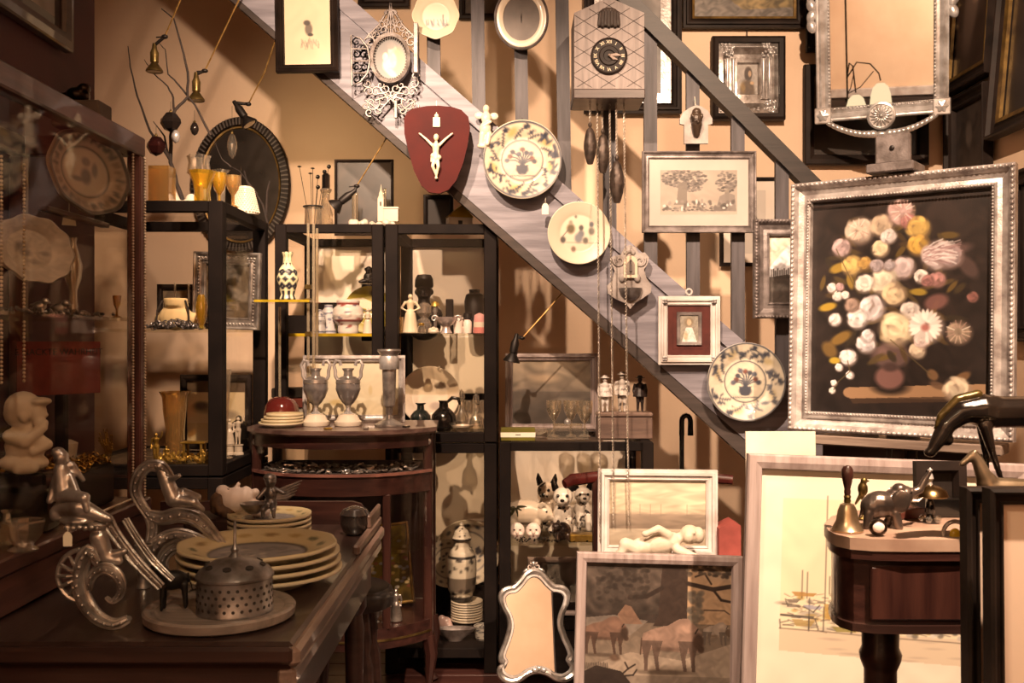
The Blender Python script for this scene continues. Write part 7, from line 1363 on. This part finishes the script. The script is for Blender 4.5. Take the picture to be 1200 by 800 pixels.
organic('body', B().ell((0, 0, 34*k), (17*k, 9*k, 12*k)).ell((-12*k, 0, 42*k), (9*k, 8*k, 10*k)).ell((-20*k, 0, 48*k), (8*k, 7*k, 7*k)).ell((-26*k, 0, 42*k), (5*k, 5*k, 5*k)).cap((-12*k, -4*k, 28*k), (-14*k, -5*k, 2*k), 4*k, 2.4*k).cap((-10*k, 4*k, 28*k), (-9*k, 5*k, 2*k), 4*k, 2.4*k).cap((12*k, -4*k, 28*k), (13*k, -5*k, 2*k), 4.4*k, 2.4*k).cap((13*k, 4*k, 28*k), (16*k, 5*k, 2*k), 4.4*k, 2.4*k).cap((17*k, 0, 40*k), (22*k, 0, 20*k), 1.6*k, 1*k), M_iron, t, .0024, 1)
for s in (-1, 1): ob('horn', B().tube([(-20*k, s*5*k, 53*k), (-21*k, s*13*k, 53*k), (-22*k, s*19*k, 58*k), (-22*k, s*20*k, 65*k)], [2.4*k, 2.2*k, 1.6*k, .4*k], 8), M_cream, t)
# dark bowl, doll head, cherub
V('dark_bowl', 'dark lidded glass bowl in the far corner of the table', 'bowl', 416, 2.68, zt4, [(10, 0), (14, 4), (18, 14), (17, 22), (18, 24), (14, 30), (6, 33), (.1, 34)], pm('smoked_bowl', '#3a322c', '#241d19', .12, 0, 6, coat=.7))
tag(ob('linen_box', B().box(-.09, -.07, 0, .09, .07, .075, .006), M_darkw, None, (X(262, 2.52), 2.55, zt4)), 'low dark box under the doll head on the table', 'box')
hY = 2.52; k = S(1, hY); t = thing('porcelain_doll', 'pale doll head lying face up with brown hair, behind the plates', 'doll head', (X(270, hY), 2.54, zt4+.076))
q = lambda px, py, dy=0: ((px-270)*k, dy*k, (603-py)*k)
organic('face', B().ell(q(272, 585), (19*k, 14*k, 15*k)).ell(q(284, 583), (12*k, 12*k, 13*k)).cap(q(270, 578), q(277, 566), 3*k, 2.6*k).ell(q(263, 576, -4), (6*k, 6*k, 6*k)).ell(q(285, 571), (2.4*k, 5*k, 3*k)).ell(q(289, 572), (2.2*k, 5*k, 2.6*k)).ell(q(297, 576, 0), (5*k, 6*k, 5*k)).ell(q(258, 574), (8*k, 9*k, 7*k)).cap(q(292, 590), q(306, 598), 8*k, 9*k).ell(q(302, 600), (10*k, 12*k, 6*k)), M_bisque, t, .004, 2)
organic('hair', B().ell(q(255, 588), (12*k, 15*k, 14*k)).ell(q(262, 596), (14*k, 16*k, 8*k)).cap(q(250, 596, -6), q(268, 602, -12), 5*k, 4*k).cap(q(252, 582, -8), q(260, 596, -14), 4*k, 5*k), pm('brown_doll_hair', '#6a4a30', '#3e2a1c', .7, 0, 40, bump=.6), t, .004, 1)
for s in (-1, 1): ob('eye', B().ell(q(266, 572, s*5), (2.2*k, 1.6*k, 1.2*k), n=8, m=5), M_ink, t)
ob('mouth', B().ell(q(284, 570.4), (1.4*k, 3*k, .8*k), n=8, m=5), M_redmat, t)
cY = 2.46; k = S(1, cY); t = thing('silver_cherub', 'silver winged cherub sitting on the small plate stack', 'figurine', (X(316, cY), 2.47, zt4+.089))
organic('body', B().ell((0, 0, 40*k), (7*k, 7*k, 7.5*k)).ell((-1*k, 0, 44*k), (8*k, 7.5*k, 5*k)).ell((0, -6.6*k, 39*k), (1.6*k, 2*k, 1.8*k)).ell((0, 0, 24*k), (7*k, 6*k, 9*k)).ell((0, 0, 14*k), (8*k, 7*k, 7*k)).cap((-3*k, -4*k, 12*k), (-6*k, -12*k, 8*k), 4.4*k, 3.6*k).cap((4*k, -4*k, 12*k), (6*k, -12*k, 8*k), 4.4*k, 3.6*k).cap((-6*k, -12*k, 8*k), (-6*k, -13*k, 0), 3*k, 2.2*k).cap((6*k, -12*k, 8*k), (7*k, -13*k, 0), 3*k, 2.2*k).cap((6*k, 0, 30*k), (16*k, -3*k, 26*k), 3*k, 2.4*k).cap((-6*k, 0, 30*k), (-14*k, -4*k, 20*k), 3*k, 2.4*k), M_pewter, t, .0024, 1)
b = B()
for i in range(5): b.tube([(4*k, 3*k, (18+2*i)*k), (18*k, 4*k, (19+3.2*i)*k), ((28+2*i)*k, 4*k, (24+4*i)*k)], [2*k, 2.6*k, .6*k], 7, flat=.5)
ob('wing', b, M_pewter, t); ob('dish', B().lathe([(6*k, 0), (10*k, 3*k), (15*k, 9*k), (16*k, 12*k), (13*k, 9*k), (.1*k, 4*k)], 20, (-20*k, 0, 2*k)), M_silver, t)
# ---- ornate silver scroll centrepieces
def silver(name, label, px0, py0, Y, parts, yaw=0):
    t = thing(name, label, 'centrepiece', (X(px0, Y), Y, zt4), (0, 0, yaw)); py0 = 400+(EYE-zt4)*F/Y; k = S(1, Y)
    G = lambda p: Vector(((p[0]-px0)*k, (p[2] if len(p) > 2 else 0)*k, (py0-p[1])*k))
    for nm, fn in parts: fn(t, nm, G, k)
    t.location.z -= min(v.co.z for c_ in t.children for v in c_.data.vertices)-.001
    return t
def rib(pts, rr, flat=1, mat=None, n=10):
    def f(t, nm, G, k):
        P_ = [G(p) for p in pts]; m = len(P_); out = []; ro = []
        for i in range(m-1):
            a, b_, c_, d_ = P_[max(i-1, 0)], P_[i], P_[i+1], P_[min(i+2, m-1)]
            for j in range(4):
                u = j/4; out.append(.5*((2*b_)+(c_-a)*u+(2*a-5*b_+4*c_-d_)*u*u+(3*b_-a-3*c_+d_)*u**3)); ro.append((rr[i]*(1-u)+rr[i+1]*u)*k)
        out.append(P_[-1]); ro.append(rr[-1]*k); bb = B().tube(out, [r_*.8 for r_ in ro], n, flat=flat)
        for sg in (-1, 1):
            ed = []
            for i_, p_ in enumerate(out):
                tg = (out[min(i_+1, len(out)-1)]-out[max(i_-1, 0)]).normalized(); ed.append(p_+Vector((0, 1, 0)).cross(tg)*sg*ro[i_]*.85+Vector((0, -ro[i_]*.6, 0)))
            bb.tube(ed, [r_*.38 for r_ in ro], 7)
        for i_ in range(0, len(out), 2): bb.ell(out[i_]+Vector((0, -ro[i_]*flat*.75, 0)), ro[i_]*.34, n=8, m=6)
        ob(nm, bb, mat or M_silver, t)
    return f
def blob(prims, vox=.003, mat=None, sm=1):
    def f(t, nm, G, k):
        b = B()
        for p in prims:
            if len(p) == 2: b.ell(G(p[0]), tuple(r*k for r in p[1]))
            else: b.cap(G(p[0]), G(p[1]), p[2]*k, p[3]*k)
        organic(nm, b, mat or M_silver, t, vox, sm)
    return f
def shellfan(c, R, a0, a1, n=7):
    def f(t, nm, G, k):
        b = B(); C = G(c)
        for i in range(n):
            a = a0+(a1-a0)*i/(n-1); e = C+Vector((cos(a)*R*k, -6*k*sin(pi*i/(n-1)), sin(a)*R*k)); b.tube([C, C.lerp(e, .6)+Vector((0, -5*k, 0)), e], [1.2*k, 2.6*k, 2*k], 7)
        rim = [C+Vector((cos(a)*R*1.03*k, -3*k, sin(a)*R*1.03*k)) for a in np.linspace(a0, a1, 14)]; b.tube(rim, 3*k, 8); ob(nm, b, M_silver, t)
    return f
silver('silver_centrepiece', 'nearest ornate silver scroll piece with a shell fan and dish-bearing figure', 118, 730, 1.80, (
    ('foot_scroll', rib([(118, 668, 0), (106, 656, 0), (98, 672, 0), (95, 694, 0), (102, 716, 0), (118, 732, -4), (138, 739, -6), (154, 733, -6)], [6, 8, 8, 8, 8, 7, 6, 4], 2.2)),
    ('inner_volute', rib([(108, 700, -6), (112, 684, -8), (124, 674, -8), (138, 678, -8), (146, 690, -8), (145, 704, -8), (136, 712, -8), (128, 708, -8)], [3, 5, 6, 6, 5, 4, 3, 2], 2)),
    ('waist', blob([((116, 640, 0), (124, 664, 0), 11, 9), ((124, 664, 0), (140, 668, 0), 9, 5), ((112, 626, 0), (14, 10, 7)), ((134, 660, 0), (146, 656, 0), 6, 4)])),
    ('shell_fan', shellfan((100, 684, 0), 30, 1.75, 4.5)),
    ('leaf_dish', blob([((70, 606, 0), (96, 604, -6), 8, 12), ((96, 604, -6), (130, 618, -4), 12, 5), ((92, 620, 0), (22, 18, 6)), ((66, 612, 0), (8, 8, 10))], .003)),
    ('seated_figure', blob([((72, 547, 0), (9, 9, 10)), ((68, 540, 0), (8, 8, 6)), ((72, 560, 0), (75, 590, 0), 9, 12), ((66, 570, 0), (62, 596, -8), 5, 4), ((82, 568, 0), (96, 590, -10), 5, 4), ((78, 590, -4), (104, 592, -12), 9, 7), ((104, 592, -12), (108, 606, -14), 6, 4), ((82, 556, 4), (94, 574, 8), 5, 3)], .0026)),
    ('reeded_bar', rib([(124, 620, 6), (136, 640, 6), (160, 672, 8), (186, 700, 10)], [7, 6, 6, 5], 1)), ('reeded_bar', rib([(140, 622, 20), (152, 642, 20), (172, 670, 20), (196, 694, 20)], [4, 4, 4, 3], 1)),
    ('bead_band', blob([((84+i*7, 626+(i % 2), -12), (3.6, 3.6, 3.6)) for i in range(6)], .0022))))
silver('silver_centrepiece', 'farther ornate silver scroll piece with an arched loop and reclining figure', 210, 650, 2.22, (
    ('loop', rib([(180, 590, 0), (168, 572, 0), (161, 556, 0), (165, 538, 0), (177, 527, 0), (192, 530, 0), (202, 545, 0)], [5, 5, 5.5, 6, 6, 6, 4], 1.6)),
    ('reclining_figure', blob([((188, 528, 0), (8, 8, 8)), ((192, 536, 0), (204, 566, -2), 8, 10), ((204, 566, -2), (228, 570, -6), 8, 6), ((198, 545, -4), (212, 538, -10), 4, 3), ((196, 550, 4), (206, 560, 8), 4, 4), ((228, 570, -6), (238, 578, -6), 5, 3), ((214, 560, 0), (230, 566, 4), 7, 5)], .003)),
    ('sweep', rib([(176, 584, 0), (192, 588, 0), (212, 584, 0), (232, 590, 0), (248, 606, 0), (262, 624, 0)], [5, 7, 8, 8, 6, 4], 1.6)),
    ('arch', rib([(182, 652, 0), (180, 634, 0), (190, 616, 0), (208, 608, 0), (228, 612, 0), (246, 622, 0)], [7, 8, 8, 7, 6, 4], 2)), ('arch', rib([(196, 650, -6), (194, 636, -6), (204, 624, -6), (220, 622, -6), (236, 630, -6)], [4, 5, 5, 4, 3], 2)),
    ('stem', rib([(178, 586, 0), (180, 600, 0), (178, 622, 0), (184, 650, 0)], [6, 5, 5, 6], 1)), ('flange', blob([((170+i*5, 622-3*i, -6), (5, 5, 4)) for i in range(5)], .003))), .1)
V('silver_beaker', 'small silver beaker between the two scroll centrepieces', 'beaker', 168, 2.1, zt4, [(8, 0), (8, 2), (6, 6), (9, 30), (11, 50), (10, 51)], M_silver, True)
k = S(1, 1.78); pricetag(79, 640, 1.755, 'paper tag hanging from the nearest silver centrepiece', s=.6)
# ================= on the pedestal table
zp2 = .912; V('hand_bell', 'brass hand bell with a turned wooden handle on the stone slab', 'bell', 993, 2.04, zp2, [(18, 0), (18.5, 2), (17, 4), (13, 12), (11, 24), (8, 31), (3.5, 33)], pm('pale_brass', '#c8ab84', '#8a7050', .28, .9, 20), parts=(('collar', [(3.6, 33), (4.2, 35), (3.6, 38), (4.4, 40), (3.4, 42)], M_brass), ('handle', [(3.2, 42), (4, 46), (3.4, 49), (5, 56), (7, 66), (6.6, 72), (4, 76), (.1, 77)], M_mahog)))
eY = 2.08; k = S(1, eY); t = thing('elephant_figurine', 'dark metal elephant with raised trunk on the stone slab', 'figurine', (X(1040, eY), eY, zp2)); q = lambda px, py, dy=0: ((px-1040)*k, dy*k, (618-py)*k)
M_el = pm('elephant_metal', '#7c6a5c', '#4c4038', .3, .8, 14)
organic('body', B().ell(q(1032, 591), (22*k, 15*k, 16*k)).ell(q(1022, 594), (14*k, 14*k, 14*k)).ell(q(1047, 588), (13*k, 13*k, 15*k)).ell(q(1060, 580), (12*k, 11*k, 11*k)).ell(q(1054, 574), (9*k, 9*k, 8*k)).cap(q(1068, 578), q(1078, 574), 6*k, 4.6*k).cap(q(1078, 574), q(1084, 562), 4.6*k, 3.6*k).cap(q(1084, 562), q(1090, 553), 3.6*k, 2.6*k).cap(q(1016, 600, -7), q(1013, 616, -8), 6*k, 5*k).cap(q(1026, 602, 7), q(1030, 616, 7), 6*k, 5*k).cap(q(1046, 600, -8), q(1050, 616, -9), 6*k, 5*k).cap(q(1050, 600, 7), q(1042, 616, 8), 6*k, 5*k).cap(q(1012, 590), q(1007, 606), 2*k, 1.2*k).cap(q(1066, 588, -2), q(1071, 593, -3), 4*k, 2.4*k), M_el, t, .0026, 1)
for s in (-1, 1):
    b = B(); b.at(q(1050, 586, s*13), (0, .25, s*.3)).ell((0, 0, 0), (11*k, 2.4*k, 14*k)); ob('ear', b, M_el, t); ob('tusk', B().tube([q(1066, 586, s*5), q(1074, 586, s*6), q(1079, 582, s*6)], [1.8*k, 1.5*k, .4*k], 7), M_cream, t); ob('eye', B().ell(q(1064, 576, s*9.6), 1.3*k, n=8, m=5), M_blk, t)
k = S(1, 2.16); tag(organic('brass_bird', B().ell((0, 0, 36*k), (6*k, 6*k, 9*k)).ell((1*k, -1*k, 46*k), (4*k, 4*k, 4*k)).cap((4*k, -2*k, 46*k), (8*k, -3*k, 45*k), 1.4*k, .5*k).cap((-3*k, 0, 28*k), (-8*k, 2*k, 18*k), 2.6*k, 1.4*k).cap((0, 0, 28*k), (0, 0, 2*k), 1.4*k).ell((0, 0, 1.6*k), (8*k, 6*k, 1.8*k)), M_brass, None, .0022, 1, (X(1013, 2.16), 2.17, zp2)), 'small brass bird on a stalk behind the elephant', 'figurine')
t = thing('agate_pebble', 'dark round pebble with a polished pale face before the elephant', 'stone', (X(1029, 1.99), 1.99, zp2)); k = S(1, 1.99); ob('stone', B().ell((0, 0, 10*k), (11*k, 9*k, 10*k)), M_bronze, t); ob('polished_face', B().ell((-2*k, -7.6*k, 11*k), (7*k, 2.4*k, 6*k)), M_bisque, t)
V('gong_bell', 'brass reception bell with domed top on a black stem', 'bell', 1090, 2.14, zp2, [(11, 0), (11, 2), (5, 5), (4, 9), (5.5, 12), (5, 22), (3, 26), (3, 30)], M_blk, parts=(('dome', [(20, 30), (20.5, 31), (18, 37), (11, 42), (3, 44), (.1, 44)], pm('gong_brass', '#a88a58', '#6e5636', .25, 1, 12)), ('finial', [(3, 44), (2, 47), (4, 51), (3, 55), (1.5, 58), (3, 61), (.1, 64)], M_silverb), ('crystal_foot', lambda b, k: [b.ell((cos(a)*10*k, sin(a)*10*k, 4*k), 4*k, n=8, m=6) for a in (0, 1.05, 2.1, 3.14, 4.2, 5.2)] and b, M_clear)))
tag(ob('wooden_book', B().box(-.034, -.025, 0, .034, .025, .022, .002), wood('red_brown_box', '#6a3a2c', '#4a261d', .4, 4, 0), None, (X(1062, 2.19), 2.2, zp2), (0, 0, .3)), 'small red-brown box behind the elephant', 'box')
tag(ob('black_case', B().box(-.05, -.02, 0, .05, .02, .042, .003), M_blk, None, (X(1118, 2.2), 2.215, zp2)), 'black case standing behind the reception bell', 'box')
t = thing('brass_ring_stand', 'brass ring holding a yellow stone at the right end of the slab', 'ornament', (X(1122, 1.98), 1.99, zp2-.024)); k = S(1, 1.98); ob('ring', B().ring((0, 0, 17*k), 14*k, 2.6*k, 28, 8), M_silver, t); ob('stone', B().ell((0, 0, 15*k), (7*k, 5*k, 8*k)), pm('amber_stone', '#d8a82c', '#a87a14', .15), t); ob('foot', B().box(-12*k, -8*k, 0, 12*k, 8*k, 3*k, .002), M_pewter, t)
# ================= horses on the dark plinth
zh = .996; hY2 = 1.895; k = S(1, hY2); t = thing('black_horse', 'dark bronze horse lowering its head in front of the flower painting', 'figurine', (X(1200, hY2), hY2, zh)); by = 400+(EYE-zh)*F/hY2; q = lambda px, py, dy=0: ((px-1200)*k, dy*k, (by-py)*k)
M_hb = pm('black_bronze', '#2c231c', '#171210', .18, .5, 10, coat=.4)
organic('body', B().ell(q(1162, 482), (22*k, 18*k, 20*k)).cap(q(1160, 483), q(1240, 482), 19*k, 18*k).ell(q(1250, 480), (22*k, 18*k, 20*k)).cap(q(1152, 480), q(1128, 482), 19*k, 15*k).cap(q(1128, 482), q(1110, 497), 15*k, 11*k).cap(q(1110, 497), q(1104, 508), 11*k, 10*k).cap(q(1103, 510), q(1092, 528), 10*k, 6.5*k).ell(q(1090, 530), (7.5*k, 6*k, 6*k)).ell(q(1110, 515), (8*k, 7*k, 8*k)).cap(q(1104, 501, -4), q(1098, 496, -5), 2.2*k, .8*k).cap(q(1104, 501, 4), q(1098, 496, 5), 2.2*k, .8*k)
        .cap(q(1150, 498, -9), q(1157, 526, -10), 8*k, 5*k).cap(q(1157, 526, -10), q(1168, 560, -11), 4.6*k, 3.4*k).cap(q(1168, 560, -11), q(1170, 582, -11), 3.4*k, 3*k).ell(q(1169, 585, -11), (6*k, 5*k, 3*k)).cap(q(1156, 498, 9), q(1160, 530, 10), 8*k, 5*k).cap(q(1160, 530, 10), q(1160, 584, 10), 4.4*k, 3.2*k)
        .cap(q(1252, 496, -9), q(1262, 530, -10), 10*k, 5*k).cap(q(1262, 530, -10), q(1250, 584, -10), 4.6*k, 3.2*k).cap(q(1256, 496, 9), q(1268, 530, 10), 10*k, 5*k).cap(q(1268, 530, 10), q(1260, 584, 10), 4.6*k, 3.2*k), M_hb, t, .004, 2)
organic('mane', B().cap(q(1146, 462), q(1122, 468), 6*k, 6*k).cap(q(1122, 468), q(1103, 487), 6*k, 5*k).cap(q(1103, 487), q(1096, 502), 5*k, 2.4*k), pm('gilded_mane', '#5c4820', '#2c2214', .3, .6, 20, bump=.5), t, .004, 1)
organic('tail', B().cap(q(1270, 474), q(1280, 500), 5*k, 6*k).cap(q(1280, 500), q(1278, 545), 6*k, 2*k), M_hb, t, .004, 1)
hY3 = 1.785; k = S(1, hY3); t = thing('brass_horse', 'smaller brown brass horse with upright head at the right edge', 'figurine', (X(1192, hY3), hY3, zh)); by = 400+(EYE-zh)*F/hY3
M_bh = pm('brown_brass', '#9a8468', '#6a563e', .3, .8, 14)
organic('body', B().cap(q(1168, 572), q(1222, 574), 13*k, 13*k).ell(q(1165, 566), (13*k, 11*k, 14*k)).cap(q(1162, 560), q(1153, 540), 10*k, 6.5*k).cap(q(1153, 540), q(1148, 533), 6.5*k, 5.5*k).cap(q(1147, 534), q(1136, 543), 5.5*k, 3.4*k).ell(q(1135, 544), (3.4*k, 3.2*k, 3*k)).cap(q(1150, 529, -3), q(1149, 523, -3), 1.6*k, .6*k).cap(q(1150, 529, 3), q(1149, 523, 3), 1.6*k, .6*k).cap(q(1162, 580, -5), q(1150, 588, -6), 4*k, 3*k).cap(q(1222, 582, -5), q(1205, 588, -8), 5*k, 3*k).cap(q(1162, 580, 5), q(1152, 588, 6), 4*k, 3*k).cap(q(1222, 582, 5), q(1210, 588, 8), 5*k, 3*k), M_bh, t, .003, 2)
organic('mane', B().cap(q(1152, 529), q(1160, 542), 2.4*k, 3*k).cap(q(1160, 542), q(1168, 556), 3*k, 2.4*k), pm('brown_mane', '#6a563e', '#4a3a28', .4, .6, 30, bump=.5), t, .003, 1)
# ================= hanging lamp that the silver mirror shows
t = thing('ceiling_lamp', 'two-armed hanging lamp with frosted tulip shades, seen in the silver mirror', 'lamp', (-.2, .88, ZC))
ob('rod', B().tube([(0, 0, 0), (0, 0, -1.78)], .008, 8).lathe([(.05, -.01), (.04, -.03), (.01, -.05)], 16).ell((0, 0, -1.8), .02), M_bronze, t)
for dx, dy, z_ in ((.27, -.03, -1.80), (.12, .1, -1.87)):
    a = ob('arm', B().tube([(0, 0, -1.62), (dx*.3, dy*.3, -1.50), (dx*.7, dy*.7, -1.52), (dx*.95, dy, z_+.2), (dx, dy, z_+.14)], .006, 7).tube([(0, 0, -1.75), (dx*.4, dy*.4, -1.7), (dx*.8, dy*.8, -1.58)], .004, 6), M_bronze, t)
    ob('shade', B().at((dx, dy, z_)).lathe([(.03, .12), (.06, .09), (.078, .03), (.086, -.05), (.09, -.12), (.086, -.12), (.07, .03), (.02, .11)], 24), emit('lit_frosted_shade', '#ffd9a0', 1.6) if 'lit_shade' not in MATS else MATS['lit_shade'], a)
    l = bpy.data.lights.new('lamp_bulb', 'POINT'); l.energy = 28; l.color = (1, .74, .46); l.shadow_soft_size = .03; lo_b = bpy.data.objects.new('lamp_bulb', l); COL.objects.link(lo_b); lo_b.parent = t; lo_b.location = (dx, dy, z_-.06)
